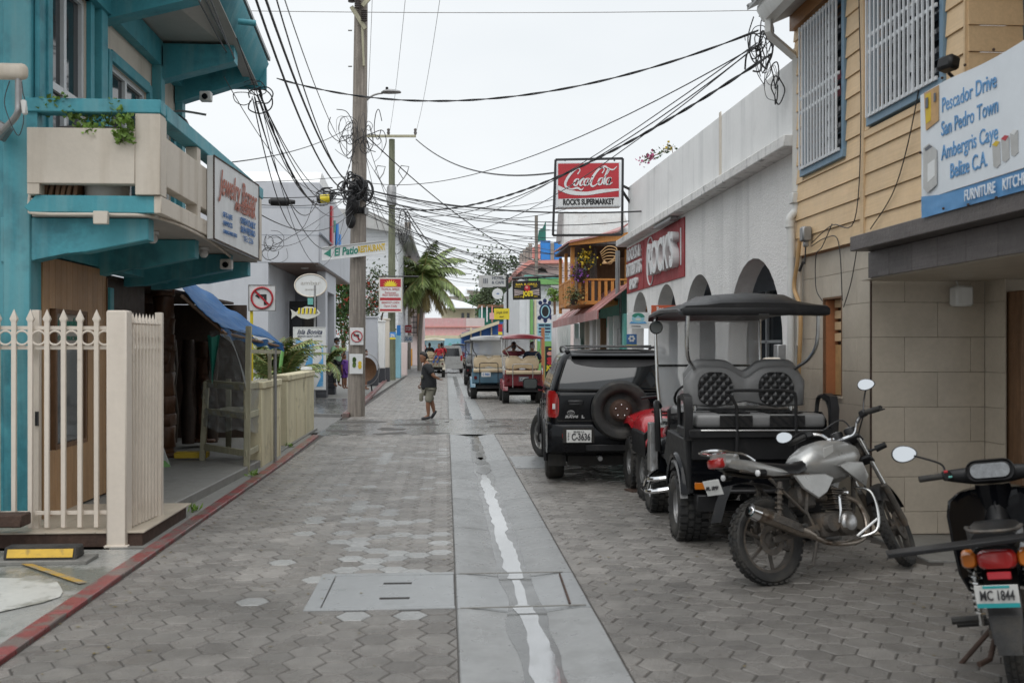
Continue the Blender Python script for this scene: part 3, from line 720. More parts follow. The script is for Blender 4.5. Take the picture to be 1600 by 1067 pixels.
# floodlight / receiver at far left
an=thing('wall_antenna','off-white antenna panel on a bent grey arm fixed to the teal column','antenna',(-3.7,8.4,3.6))
c0=AY(8,112,8.3)
b=M();b.ob(c0+V((-.04,0,0)),(.44,.10,.135),None,.05,3);b.build('panel',MT['cream'],an)
b=M();b.tube(cat([AY(29,120,8.3),AY(29,160,8.3),AY(27,178,8.3),AY(14,195,8.4),AY(-6,215,8.6)],6),.026,10);b.build('arm',MT['grey_metal'],an)
b=M();b.ob(AY(2,205,8.75),(.12,.1,.14),(0,.6,0),.01);b.build('wall_bracket',MT['grey_metal'],an)
b=M();b.ob(AY(38,168,8.28),(.04,.04,.12),(0,-.1,0),.01);b.build('adapter',MT['white_plastic'],an)
b=M();b.tube(cat([AY(15,127,8.27),AY(7,160,8.26),AY(18,195,8.26),AY(29,212,8.26),AY(36,195,8.26),AY(37,180,8.27)],6),.004,5);b.tube(cat([AY(34,128,8.27),AY(36,145,8.26),AY(39,156,8.27)],4),.004,5);b.build('cable',MT['black_cable'],an)
# ------------------------------------------------------------------ gate enclosure
gt=thing('picket_fence','cream metal picket fence with ring frieze facing the camera beside the square post','fence',(-3.5,8.6,.1))
YF=8.60
for k in range(9):
    x=XY(151-25.8*k,YF);b=M();b.box(x-.019,x+.019,YF-.015,YF+.015,.15,1.90,.003)
    b.build('picket',MT['cream_gate'],gt)
    b=M();b.add([(x-.03,YF-.02,1.90),(x+.03,YF-.02,1.90),(x+.03,YF+.02,1.90),(x-.03,YF+.02,1.90),(x,YF,1.985),(x-.019,YF-.015,1.875),(x+.019,YF-.015,1.875),(x+.019,YF+.015,1.875),(x-.019,YF+.015,1.875)],
                     [(0,1,4),(1,2,4),(2,3,4),(3,0,4),(5,6,1,0),(6,7,2,1),(7,8,3,2),(8,5,0,3)]);b.build('spear_tip',MT['cream_gate'],gt)
for k in range(9):
    x=XY(163.5-25.8*k,YF);b=M();b.tube([(x+.058*math.cos(t*PI/9),YF,1.742+.058*math.sin(t*PI/9))for t in range(18)],.009,7,closed=True);b.build('ring',MT['cream_gate'],gt)
for z in(1.825,1.66,.27):
    b=M();b.box(-5.0,-2.81,YF+.017,YF+.042,z-.016,z+.016,.002);b.build('rail',MT['cream_gate'],gt)
b=M();b.box(XY(63,8.72),XY(52,8.72)+.0,8.69,8.75,.12,1.98,.004);b.box(XY(64,8.72),XY(52,8.72),8.69,8.75,.12,1.98)if 0 else None;b.build('gate_post',MT['cream_gate'],gt)
b=M();b.box(XY(60,8.68),XY(56,8.68),8.66,8.69,1.0,1.12);b.build('latch',MT['black_metal'],gt)
ps=thing('gate_pillar','square cream pillar at the corner of the picket fence','post',(-2.85,8.6,0))
b=M();b.box(-2.815,-2.65,8.46,8.62,0,1.97,.012);b.build('shaft',MT['cream_gate'],ps)
b=M();b.box(-2.83,-2.635,8.445,8.635,0,.02,.004);b.build('base_plate',MT['cream_gate'],ps)
g2=thing('side_picket_fence','cream picket fence running back from the square post along the pavement','fence',(-2.72,9.5,.1))
for k in range(9):
    y=8.68+k*.073;x=-2.665+.007*k
    b=M();b.box(x-.013,x+.013,y-.011,y+.011,.14,1.87,.003);b.build('picket',MT['cream_gate'],g2)
    b=M();b.add([(x-.02,y-.02,1.87),(x+.02,y-.02,1.87),(x+.02,y+.02,1.87),(x-.02,y+.02,1.87),(x,y,1.96)],[(0,1,4),(1,2,4),(2,3,4),(3,0,4),(3,2,1,0)]);b.build('spear_tip',MT['cream_gate'],g2)
    if k<8:
        b=M();b.tube([(x,y+.037+.028*math.cos(t*PI/8),1.70+.055*math.sin(t*PI/8))for t in range(16)],.009,6,closed=True);b.build('ring',MT['cream_gate'],g2)
for z in(1.79,1.62,.30):
    b=M();b.box(-2.69,-2.665,8.63,9.24,z-.016,z+.016,.002);b.build('rail',MT['cream_gate'],g2)
b=M();b.box(-2.645,-2.585,9.25,9.32,.1,1.98,.004);b.build('end_post',MT['cream_gate'],g2)
for k in range(10):
    pass
# tan tiled step inside the gate
stp=thing('tiled_step','low tan tiled step with dark red skirting inside the picket fence','step',(-3.3,9.2,0))
b=M();b.box(-4.6,-2.53,8.50,9.9,.0,.115,.004);b.build('riser',MT['rust'],stp)
for i in range(4):
    for j in range(4):
        x0=-2.51-.40*(i+1);y0=8.48+.385*j
        b=M();b.box(x0+.002,x0+.398,y0+.002,y0+.383,.116,.13,.002);b.build('floor_tile',MT['wall_tile'],stp)
# wheel stop
wsq=thing('wheel_stop','black rubber wheel stop with a yellow stripe on a concrete pad','wheel stop',(-3.3,8.1,0))
P0,P1=G(42,862,.03),G(150,862,.03)
b=M();b.box(-3.46,-2.74,7.80,8.07,.0,.035,.006);b.build('concrete_pad',MT['concrete'],wsq)
b=M();b.prism([(-3.38,7.84,.037),(-3.38,8.02,.037),(-3.38,7.99,.13),(-3.38,7.87,.13)],(.55,0,0),.01);b.build('rubber_block',MT['rubber'],wsq)
b=M();b.prism([(-3.35,7.841,.055),(-2.86,7.841,.055),(-2.86,7.864,.115),(-3.35,7.864,.115)],(0,-.006,0));b.build('yellow_stripe',MT['stripe'],wsq)
b=M();b.prism([(-4.2,7.86,.01),(-4.2,8.04,.01),(-4.2,8.01,.105),(-4.2,7.89,.105)],(.50,0,0),.01);tag(b.build('wheel_stop',MT['rubber']),'end of a plain black rubber wheel stop at the left picture edge','wheel stop')
b=M();b.ob(AY(-10,812,8.4)+V((.05,0,.0)),(.42,.2,.1),None,.01);tag(b.build('window_box',MT['rust']),'dark red brown trough on the ground behind the pickets at far left','trough')
# ------------------------------------------------------------------ shop front things
def totem(x,y,h,lab,r=.15,seed=1):
    t=thing('carved_totem',lab,'carving',(x,y,.11));rn=random.Random(seed)
    prof=[];z=0
    while z<h:
        s_=rn.choice([.9,.97,1.05,.94]);L=rn.uniform(.12,.34)
        prof+=[(r*s_*.92,z),(r*s_,z+.02),(r*s_*.97,z+L*.5),(r*s_,z+L-.02),(r*s_*.9,z+L)];z+=L
    b=M();b.lathe(prof,16,(x,y,.11),caps=True)
    for v in b.bm.verts:
        a=math.atan2(v.co.y-y,v.co.x-x);d=1+.10*math.sin(a*5+v.co.z*9)+.08*noise.noise(v.co*9)
        v.co.x=x+(v.co.x-x)*d;v.co.y=y+(v.co.y-y)*d
    b.build('shaft',MT['carved_wood'],t,smooth=50)
    hz=h*.62;b=M();b.sphere((x+.04,y-r*.75,hz),(.085,.08,.13),14,10);b.sphere((x+.04,y-r*1.25,hz-.01),(.02,.03,.04),8,6)
    b.sphere((x+.01,y-r*1.2,hz+.03),(.02,.012,.01),8,5);b.sphere((x+.075,y-r*1.2,hz+.03),(.02,.012,.01),8,5);b.sphere((x+.04,y-r*1.2,hz-.07),(.03,.015,.012),8,5)
    b.lathe([(.10,hz+.10),(.115,hz+.14),(.06,hz+.24),(.02,hz+.27)],12,(x+.03,y-r*.55,0),caps=True);b.build('carved_face',MT['carved_wood'],t,smooth=50)
    b=M();b.box(x-.2,x+.2,y-.2,y+.2,.11,.17,.02);b.build('plinth',MT['carved_wood'],t)
    return t
totem(-4.02,14.5,2.5,'tall brown carved wooden totem post with a face at the shop front',.155,2)
totem(-4.42,14.9,2.3,'darker carved wooden post standing just left of the tall totem',.15,5)
totem(-4.0,16.8,1.5,'short carved figure in the shade behind the market booth',.14,9)
# small folding board by the fence
ab=thing('sandwich_board','small white price board with a green base leaning by the side fence','signboard',(-3.3,12,.1))
p0,p1,p2=G(249,732,.11),G(266,729,.11),AY(249,683,G(249,732,.11).y+.1)
b=M();b.prism([p0+V((-.4,0,0)),p1+V((0,0,0)),p2,p2+V((-.4,0,0))],(0,.02,0));b.build('panel',MT['sign_white'],ab)
b=M();b.prism([p0+V((-.4,-.006,0)),p1+V((.004,-.006,0)),p1+V((-.02,-.004,.085)),p0+V((-.4,-.004,.085))],(0,.004,0));b.build('green_strip',MT['green_paint'],ab)
letters(ab,[('RENTALS',0,0,.04,{})],p1+V((-.16,-.012,.045)),(1,0,0),(0,0,1),MT['sign_white'],off=.001)
letters(ab,[('JADE',0,.07,.05,{}),('$25',0,-.02,.05,{})],p1+V((-.16,-.012,.2)),(1,0,0),(0,.1,1),MT['ink'],off=.004)
# tarp
tp=thing('tarp_awning','sagging blue tarpaulin awning slung from the shop over the market booth','tarp',(-3.2,14.5,1.7))
TA,TB,TC,TD=AY(284,447,14.0),AY(302,440,17.2),AY(444,536,16.3),AY(346,511,13.5)
def tf(u,v):
    p=(TA*(1-u)+TD*u)*(1-v)+(TB*(1-u)+TC*u)*v
    z=-.05*math.sin(PI*u)*(1-v*.4)+.035*noise.noise(V((u*6,v*5,1)))+.02*math.sin(u*19+v*4)*v
    return p+V((0,0,z))
b=M();b.grid(tf,26,22);o=b.build('sheet',MT['tarp'],tp,smooth=60,fix=False)
so_=o.modifiers.new('s','SOLIDIFY');so_.thickness=.006
b=M()
b.grid(lambda u,v:tf(.93+.0*u,0)*0+(TD*(1-v)+TC*v)+V((.0+.03*math.sin(v*22),0,-.03-.10*u+.02*math.sin(v*31))),2,26);o=b.build('hem',MT['tarp'],tp,smooth=60,fix=False)
b=M()
b.tube([TA+V((0,0,-.14)),TD+V((.06,0,-.10))],.028,7);b.tube([TD+V((0,0,-.07)),TC+V((0,0,-.07))],.022,7);b.build('rafter',MT['wood_brown'],tp)
b=M();b.grid(lambda u,v:TD+V((-.02-.17*u*(1-v)-.10*v,.03*math.sin(u*7),-.12-.62*v+.02*math.sin(u*9))),5,8);b.build('green_flap',MT['tarp_green'],tp,smooth=60,fix=False)
# booth
bt=thing('market_booth','weathered timber booth frame wrapped in clear plastic sheeting under the blue tarp','booth',(-3,13.5,0))
A_,B_=V((-3.36,14.0,.11)),V((-2.62,13.30,.02))
Cc,Dd=A_+V((.12,1.1,0)),V((-2.60,14.9,.02))
def vpost(p,ztop,lean=(0,0),w_=.075):
    b=M();b.beam(p,V((p.x+lean[0],p.y+lean[1],ztop)),w_,w_*.8,.004,up=(0,1,0));b.build('post',MT['weathered_wood'],bt)
vpost(A_,1.20,(.06,0));vpost(B_,1.95,(.03,0));vpost(Cc,1.2);vpost(Dd,1.62,(0,0),.05)
for z in(.30,.79,1.17):
    off=.06*(z/1.2)
    b=M();b.beam(V((A_.x+off,A_.y,z)),V((B_.x+.01,B_.y-.03,z-.02)),.03,.085 if z<1 else .10,.004);b.build('rail',MT['weathered_wood'],bt)
    b=M();b.beam(V((B_.x+.02,B_.y,z-.02)),V((Dd.x,Dd.y,z-.02)),.03,.08,.004);b.build('rail',MT['weathered_wood'],bt)
b=M();b.beam(V((B_.x,B_.y-.02,1.62)),V((Dd.x+.15,Dd.y,1.60)),.03,.05);b.build('rail',MT['weathered_wood'],bt)
b=M();b.prism([A_+V((.06,0,.66)),B_+V((0,0,.74)),Dd+V((0,0,.74)),Cc+V((0,0,.66))],(0,0,.02));b.build('shelf',MT['weathered_wood'],bt)
def filmf(p0,p1,z0,z1,wob,sd):
    p0=V(p0);p1=V(p1)
    def f(u,v):
        p=p0.lerp(p1,u);n=.035*noise.noise(V((u*5+sd,v*3,u*4-v*6)))+.012*math.sin((u+v)*26)
        return V((p.x-.03+n*.6,p.y+.07+n,z0+(z1-z0)*v+.03*math.sin(u*8+sd)*(1-v)))
    return f
b=M();b.grid(filmf(A_+V((.02,-.05,0)),B_+V((0,-.08,0)),.55,1.18,1,1),24,18);b.build('plastic_film',MT['film'],bt,smooth=80,fix=False)
b=M();b.grid(filmf(A_+V((.12,-.05,0)),B_+V((.02,-.08,0)),1.16,1.90,1,4),24,18);b.build('plastic_film',MT['film'],bt,smooth=80,fix=False)
b=M();b.grid(filmf(B_+V((.05,0,0)),Dd+V((.05,0,0)),.52,1.2,1,8),24,18);b.build('plastic_film',MT['film'],bt,smooth=80,fix=False)
b=M()
for k in range(3):
    b.tube(cat([TD+V((0,-.05,-.10)),TD.lerp(B_+V((0,0,1.3)),.5)+V((-.02+.02*k,-.08,.14-.05*k)),B_+V((.0,-.06,1.22-.04*k))],8),.006,5)
b.build('film_fold',MT['film'],bt)
b=M();b.tube([V((-2.47,14.6,0)),V((-2.47,14.6,1.66))],.025,8);tag(b.build('conduit_pole',MT['grey_metal']),'thin grey steel pole propping the far corner of the blue tarp','pole')
b=M();b.ob((-3.55,14.2,.17),(.45,.25,.08),(0,0,.1),.01);tag(b.build('snack_box',MT['ink_yellow']),'small yellow printed carton on the floor beside the totem base','box')
# dark clutter in the shop
for k in range(5):
    b=M();b.lathe([(.10,0),(.13,.5),(.08,.9),(.12,1.3),(.09,1.7)],10,(-5.2+.33*k,16.8-.2*(k%2),.1),caps=True)
    tag(b.build('carved_figure',MT['wood_dark']),'dark carved figure standing deep in the shaded shop','carving','carvings in the shaded shop')
# block walls
def blockwall(lab,x0,x1,y0,y1,h,n,name='garden_wall'):
    t=thing(name,lab,'wall',((x0+x1)/2,y0,0))
    L=(y1-y0)/n
    for k in range(n):
        b=M();b.box(x0+.01,x1-.01,y0+k*L+.05,y0+(k+1)*L-.05,0,h-.10,.006);b.build('panel',MT['block_wall'],t)
    for k in range(n+1):
        y=min(max(y0+k*L,y0+.05),y1-.05)
        b=M();b.box(x0,x1,y-.048,y+.048,0,h-.10,.008);b.build('pilaster',MT['block_wall'],t)
    b=M();b.box(x0-.02,x1+.02,y0-.01,y1+.01,h-.098,h,.012);b.build('coping',MT['block_wall'],t)
    return t
blockwall('stained cream block wall directly behind the plastic wrapped booth',-2.80,-2.55,14.0,15.6,1.19,2)
bw=blockwall('weathered cream garden wall with panels ending at the side street corner',-2.90,-2.66,16.9,20.3,1.21,3)
b=M();b.lathe([(.0,1.30),(.10,1.29),(.12,1.24),(.10,1.21)],12,(-2.78,20.1,0));b.build('cap',MT['sign_white'],bw)
# plants in the corner bed: strappy clumps
def palmfrond(b,base,az,L,el0,droop,wl,n=14,lw=.02,vals=None,rn=None,vee=.3):
    """a feather frond: rachis arc with leaflets both sides"""
    pts=[];p=V(base);el=el0
    for k in range(n+1):
        pts.append(p.copy());st_=L/n
        p=p+V((math.cos(az)*math.cos(el),math.sin(az)*math.cos(el),math.sin(el)))*st_;el-=droop/n
    b.mi=1;b.tube(pts,[.012*L*(1-.8*k/n)+.003 for k in range(n+1)],4);b.mi=0
    side=V((-math.sin(az),math.cos(az),0))
    for k in range(1,n+1):
        d=(pts[k]-pts[k-1]).normalized();t=k/n
        for j in(0,.5):
            q=pts[k-1].lerp(pts[k],j);ll=wl*(math.sin(PI*min(.96,.12+.85*t))**.7)*(rn.uniform(.8,1.1)if rn else 1)
            for s_ in(-1,1):
                tip=q+(side*s_*.8+d*.6+V((0,0,-vee-(rn.uniform(0,.35)if rn else 0))))*ll
                m=q.lerp(tip,.45)+V((0,0,.06*ll));e=d*lw
                b.add([q-e*.5,m-e,tip,m+e,q+e*.5],[(0,1,2,3,4)])
def frondplant(name,lab,loc,n,L,mats,wl=.22,em=.2,seed=1,trunk=0,catg='plant',spread=1.0,group=None,lw=.016):
    t=thing(name,lab,catg,loc,0,group);rn=random.Random(seed);loc=V(loc)
    if trunk:
        b=M();b.tube(cat([loc,loc+V((.1,0,trunk*.5)),loc+V((.05,0,trunk))],5),[.16-.05*k/10 for k in range(11)],9);b.build('trunk',MT['pole_wood'],t)
    b=M()
    for k in range(n):
        az=2*PI*k/n+rn.uniform(-.3,.3);el=rn.uniform(em,1.35)
        palmfrond(b,loc+V((.03*math.cos(az),.03*math.sin(az),trunk)),az,L*rn.uniform(.75,1.1),el*spread,rn.uniform(.9,1.8),wl,12,lw,rn=rn)
    me_o=b.build('fronds',mats,t,smooth=0,fix=False)
    at=me_o.data.attributes.new('rnd','FLOAT','FACE');at.data.foreach_set('value',[rn.random()for _ in me_o.data.polygons])
    return t
PM=[MT['leaf_palm'],MT['leaf_dry']]
frondplant('palm_plant','leafy palm clump rising behind the cream wall beside the map sign',(-4.95,28.4,.5),34,1.9,PM,.42,.85,3,.3,spread=1.1,lw=.03)
frondplant('palm_plant','smaller palm clump at the left foot of the grey building corner',(-4.45,27.6,.3),24,1.5,PM,.34,.8,5,.2,spread=1.1,lw=.03)
b=M();b.tube(cat([V((-4.55,27.3,0)),V((-4.5,27.3,.9)),V((-4.42,27.3,1.6))],4),.05,8);tag(b.build('green_cane',MT['green_paint']),'smooth green cane rising beside the map sign','plant')
frondplant('palm_plant','few palm leaves showing right of the map sign',(-3.75,31.6,.9),10,1.0,PM,.25,.2,8,.3,lw=.03)
# ------------------------------------------------------------------ GREY BUILDING
gb=thing('grey_building','pale grey two-storey corner building with a wood-lined overhang','building',(-8,33,0))
YG=31.0;XG=XY(499,YG);z0g,z1g=ZY(499,411,YG),ZY(499,285,YG)
XL=XY(285,YG)-6;XS=XY(419,YG)
gp=lambda n,m,f:part(n,m,f,gb)
gp('upper_wall','grey_wall',lambda b:b.box(XL,XG,YG,41,z0g,z1g,.02))
gp('lower_wall','grey_wall',lambda b:b.box(XL,XS,YG+.002,41,0,z0g-.002,.01))
gp('soffit','soffit_wood',lambda b:b.box(XS+.05,XG-.05,YG+.08,40.9,z0g-.03,z0g-.002))
gp('soffit_lamp','sign_white',lambda b:b.lathe([(.12,0),(.12,.02)],12,(XS+.9,YG+1.5,z0g-.055),caps=True))
gp('parapet_step','white_smooth',lambda b:b.prism([(XG-.1,YG+.6,z1g),(XG-.1,YG+6,z1g),(XG-.1,YG+6,z1g+.2),(XG-.1,YG+1.4,z1g+.55)],(-3,0,0)))
for k in range(3):
    gp('panel_joint','grey_wall_dark',lambda b:b.box(XL,XG-.01,YG-.004,YG-.001,z0g+.85*(k+1)-.01,z0g+.85*(k+1)+.01))if k<2 else None
gp('back_wall','grey_wall_dark',lambda b:b.box(XS+.002,XG-.5,YG+5.5,YG+5.7,0,z0g-.03))
dr=gp('door','black_metal',lambda b:b.box(XY(452,34.8),XY(496,34.8),34.8,34.86,.08,3.3))
part('pane','glass_dark',lambda b:b.box(XY(456,34.8),XY(472,34.8),34.77,34.79,.3,3.1),dr)
part('pane','glass_dark',lambda b:b.box(XY(476,34.8),XY(492,34.8),34.77,34.79,.3,3.1),dr)
XP0,XP1=XY(495,33.8),XY(509,33.8)
gp('pillar','grey_wall',lambda b:b.box(XP0,XP1,33.8,34.3,1.3,z0g-.03,.01))
gp('pillar','grey_wall',lambda b:b.box(XP1-.32,XP1,36.4,36.9,1.3,z0g-.03,.01))
gp('lintel','grey_wall',lambda b:b.box(XP1-.3,XP1,34.3,36.4,3.6,z0g-.03,.01))
for(xa,xb,ya,yb,zt)in((XP0-.02,XP1+.02,33.78,34.32,1.3),(XP1-.34,XP1+.02,36.38,36.92,1.3),(XP0-.9,XP0-.03,33.8,34.0,.62)):
    for r in range(int(zt/.1)):
        b=M();b.box(xa+(r%2)*.008,xb-(r%2)*.006,ya,yb,r*.1+.003,r*.1+.097,.004);b.build('stone_course',MT['stone_dark'],gb)
# things on its street side wall: painted boards
for k,(m_,dz,h)in enumerate((('sign_red',0,1.5),('ink_green',.1,.5),('bright_blue',-.1,.95),('bright_blue',-.3,.75))):
    y=(33.9,34.6,35.6,36.4)[k]
    b=M();zc=5.75+dz;b.prism([(XG+.02,y-.28,zc-h/2),(XG+.02,y+.28,zc-h/2+.1),(XG+.02,y+.26,zc+h/2),(XG+.02,y-.2,zc+h/2-.06)],(.06,0,0),.01)
    tag(b.build('wall_board',MT[m_]),('tall red painted board high on the grey building side wall','small green board under the red board on the grey side wall','taller blue painted board on the grey building side wall','shorter blue painted board nearest the utility pole')[k],'board')
b=M();b.tube([AX(500,365,XG+.05),AX(528,392,XG+.05)],.04,6);tag(b.build('wall_pipe',MT['grey_wall_dark']),'diagonal grey pipe running down the grey building side wall','pipe')
# signs in front of it
def panel(name,lab,px0,px1,py0,py1,Y,m,thick=.03,cat_='sign',edge=None,tilt=0,ew=.02):
    """flat board facing the camera side, from its pixel box at depth Y"""
    a=AY(px0,py1,Y);c=AY(px1,py0,Y);t=thing(name,lab,cat_,((a.x+c.x)/2,Y,a.z))
    cx,cz=(a.x+c.x)/2,(a.z+c.z)/2;wd,hh=c.x-a.x,c.z-a.z
    T=Matrix.Translation((cx,Y,cz))@Matrix.Rotation(tilt,4,'Y')
    b=M();b.T=T;b.box(-wd/2,wd/2,0,thick,-hh/2,hh/2,.003);b.build('panel',MT[m],t)
    if edge:
        b=M();b.T=T;e=ew
        b.box(-wd/2-e,wd/2+e,-.01,thick+.005,hh/2,hh/2+e);b.box(-wd/2-e,wd/2+e,-.01,thick+.005,-hh/2-e,-hh/2)
        b.box(-wd/2-e,-wd/2,-.01,thick+.005,-hh/2,hh/2);b.box(wd/2,wd/2+e,-.01,thick+.005,-hh/2,hh/2);b.build('frame',MT[edge],t)
    t['w']=wd;t['h']=hh
    o_=V((cx,Y-.001,cz));r=T.to_3x3()@V((1,0,0));u=T.to_3x3()@V((0,0,1))
    del t['w'];del t['h']
    return t,o_,r,u,wd,hh
def blob(t,m,o_,r,u,pts,off=.004,name='print',th=.002):
    """flat printed shape on a board; pts in board units about its centre"""
    n=r.cross(u);b=M();b.prism([o_+r*x+u*y+n*(off)for x,y in pts],-n*0+n*th);return b.build(name,MT[m],t,smooth=0)
def oval(cx,cy,rx,ry,n=28,a0=0,a1=2*PI):return[(cx+rx*math.cos(a0+(a1-a0)*k/n),cy+ry*math.sin(a0+(a1-a0)*k/n))for k in range(n)]
t,o_,r,u,wd,hh=panel('map_sign','tall blue and white printed map sign headed Isla Bonita behind the cream wall',459,508,512,608,30.0,'sign_white',.05,edge='sign_white')
blob(t,'sky_print',o_,r,u,[(-wd*.44,hh*.30),(wd*.44,hh*.22),(wd*.44,-hh*.46),(-wd*.44,-hh*.46)],.003)
blob(t,'sign_white',o_,r,u,[(wd*.12,hh*.2),(wd*.36,hh*.3),(wd*.40,0),(wd*.25,-.1*hh),(wd*.36,-.3*hh),(wd*.2,-.48*hh),(-.02*wd,-.46*hh),(.1*wd,-.15*hh)],.006)
blob(t,'fish_white',o_,r,u,[(-wd*.42,-hh*.25),(-wd*.15,hh*.05),(wd*.02,hh*.22),(-.05*wd,hh*.02),(-.2*wd,-hh*.2)],.006)
blob(t,'navy',o_,r,u,[(-wd*.42,-hh*.30),(-wd*.1,-hh*.30),(wd*.1,-hh*.15),(wd*.05,-hh*.40),(-wd*.4,-hh*.42)],.0065)
letters(t,[('Isla Bonita',0,hh*.43,.15,dict(shear=.4,bold=.002,w=wd*.8)),('BEACH GOLF CARTS',0,hh*.36,.06,dict(w=wd*.75))],o_,r,u,MT['navy'],.007)
b=M();b.tube([V((o_.x+.15,30.08,0)),V((o_.x+.15,30.08,3.55))],.03,8);b.build('post',MT['grey_metal'],t)
ovs=thing('oval_sign','white oval hanging sign with faint lettering under the grey overhang','sign',AY(485,446,30.3))
oc=AY(485.5,446,30.3);b=M();b.prism([oc+V((x,0,z))for x,z in oval(0,0,.48,.34,32)],(0,.07,0),.008);b.build('panel',MT['sign_white'],ovs)
b=M();b.tube([oc+V((.48*math.cos(PI*k/16),-.005,.34*math.sin(PI*k/16)))for k in range(32)],.02,6,closed=True);b.build('rim',MT['cream'],ovs)
letters(ovs,[('ambar',0,.07,.13,dict(w=.6)),('jewelry',0,-.12,.07,dict(w=.35))],oc,(1,0,0),(0,0,1),MT['soffit'],.004)
gs=AY(485,471,30.3);b=M();b.ob(gs,(.16,.03,.2),None,.004);tag(b.build('open_sign',MT['aqua_paint']),'tiny green hanging plaque between the oval sign and the fish','sign')
fs=thing('fish_sign','yellow and white striped wooden fish sign below the white oval sign','sign',AY(478,490,29.9));fc=AY(480,490,29.9)
def fishy(b,sc_=1):
    outl=[(-.33,.03),(-.24,.13),(-.05,.21),(.15,.2),(.30,.12),(.38,.02),(.35,-.04),(.22,-.12),(0,-.17),(-.2,-.13),(-.33,-.04),(-.47,-.16),(-.44,0),(-.49,.13)]
    b.prism([fc+V((x,0,z))for x,z in outl],(0,.05,0),.008)
b=M();fishy(b);b.build('body',MT['fish_white'],fs)
for k in range(5):
    x=-.25+k*.115;b=M();b.prism([fc+V((x-.03,-.004,-.01)),fc+V((x+.03,-.004,-.01)),fc+V((x+.045,-.004,.17)),fc+V((x-.005,-.004,.17))],(0,-.004,0));b.build('yellow_stripe',MT['sign_yellow'],fs)
    b=M();b.prism([fc+V((x+.035,-.004,-.01)),fc+V((x+.055,-.004,-.01)),fc+V((x+.075,-.004,.16)),fc+V((x+.05,-.004,.16))],(0,-.004,0));b.build('black_stripe',MT['ink'],fs)
b=M();b.sphere(fc+V((.30,-.012,.04)),.018,8,6);b.build('eye',MT['ink'],fs)
# road signs: no left turn
def noleft(t,o_,r,u,s_):
    n=r.cross(u);b=M()
    ring=[o_+r*(s_*.40*math.cos(k*PI/18))+u*(s_*.40*math.sin(k*PI/18))+n*.012 for k in range(36)]
    b.tube(ring,s_*.04,6,closed=True,sc=(1,1));
    b.beam(o_+(r*.29-u*.29)*s_+n*.014,o_+(-r*.29+u*.29)*s_+n*.014,s_*.07,.006,up=n);b.build('red_ring',MT['sign_red'],t)
    ar=[(.17,-.27),(.17,.14),(-.10,.14),(-.10,.20),(-.27,.08),(-.10,-.04),(-.10,.03),(.07,.03),(.07,-.27)]
    blob(t,'ink',o_,r,u,[(x*s_,y*s_)for x,y in ar],.005,'arrow')
t,o_,r,u,wd,hh=panel('no_left_turn_sign','square white no left turn road sign on a yellow post by the blue tarp',389,430,446,485,19.0,'sign_white',.01,'road sign',edge='grey_metal',ew=.012)
noleft(t,o_,r,u,wd)
b=M();b.tube([V((o_.x-wd*.42,19.05,0)),V((o_.x-wd*.42,19.05,2.85))],.03,8);b.build('post',MT['sign_yellow'],t)
# ------------------------------------------------------------------ UTILITY POLES
YP=24.65
up=thing('utility_pole','thick weathered wooden utility pole carrying the street lamp and cable tangle','utility pole',(-2.2,YP,0))
b=M();pts=[];rad=[]
for k in range(40):
    z=k*.3;px=557.5+.5*(z/10);pts.append(V((-2.205+.012*z,YP,z)));rad.append(.215-.0052*z+.004*noise.noise(V((0,0,z*3))))
b.tube(pts,rad,18);b.build('shaft',MT['pole_wood'],up)
lp=thing('street_lamp','grey cobra-head street lamp on a short arm on the wooden pole','street lamp',AY(575,155,YP));A0=AY(567,162,YP)
b=M();b.tube(cat([A0,AY(580,151,YP),AY(590,147,YP),AY(598,146,YP)],5),.025,8);b.build('arm',MT['grey_metal'],lp)
hc=AY(611,144,YP);b=M()
b.loft([[hc+V((x,s_*.13*math.cos(a),dz+s_*.06*math.sin(a)*(1 if math.sin(a)>0 else .7)))for a in[2*PI*j/12 for j in range(12)]]for x,s_,dz in((-.24,.35,-.02),(-.18,.8,-.01),(-.05,1.05,.0),(.1,.95,-.0),(.22,.6,-.005),(.25,.2,-.01))]);b.build('lamp_head',MT['grey_metal'],lp)
b=M();b.lathe([(.035,0),(.035,.06),(.02,.07)],10,(hc.x-.1,hc.y,hc.z+.05),caps=True);b.build('photocell',MT['black_plastic'],lp)
# braces & insulators near the top
b=M();b.beam(AY(549,11,YP-.25),AY(571,46,YP-.25),.07,.10,.004);b.build('brace',MT['weathered_wood'],up)
b=M();b.beam(AY(566,40,YP-.22),AY(568.5,104,YP-.22),.05,.09,.004,up=(0,1,0));b.build('brace',MT['weathered_wood'],up)
b=M();b.beam(AY(566,10,YP-.22),AY(582,-8,YP-.22),.07,.10,.004);b.build('brace',MT['weathered_wood'],up)
for px_,y0_,y1_ in((569,16,34),(559,-6,14),(549,-6,4)):
    p=AY(px_,y1_,YP-.28);L=ZY(px_,y0_,YP)-ZY(px_,y1_,YP);prof=[]
    nn=6
    for k in range(nn):prof+=[(.045,L*k/nn),(.085,L*(k+.4)/nn),(.045,L*(k+.8)/nn)]
    b=M();b.lathe(prof,12,p,caps=True);b.build('insulator',MT['slate_tile'],up)
for y_ in(48,104):
    b=M();b.tube([AY(544,y_,YP-.1),AY(550,y_,YP-.1)],.02,6);b.build('step_bolt',MT['grey_metal'],up)
def fit(n,m,fn):b=M();fn(b);return b.build(n,MT[m],up)
fit('splice_bag','black_plastic',lambda b:(b.sphere(AY(552,318,YP-.3),(.16,.14,.28),12,8),b.sphere(AY(548,345,YP-.3),(.12,.1,.2),10,8),b.sphere(AY(546,332,YP-.3),(.1,.1,.3),10,8)))
fit('meter_box','grey_metal',lambda b:b.box(*sum([[XY(570,YP-.25),XY(576,YP-.25)],[YP-.35,YP-.2],[ZY(0,333,YP),ZY(0,322,YP)]],[]),.01))
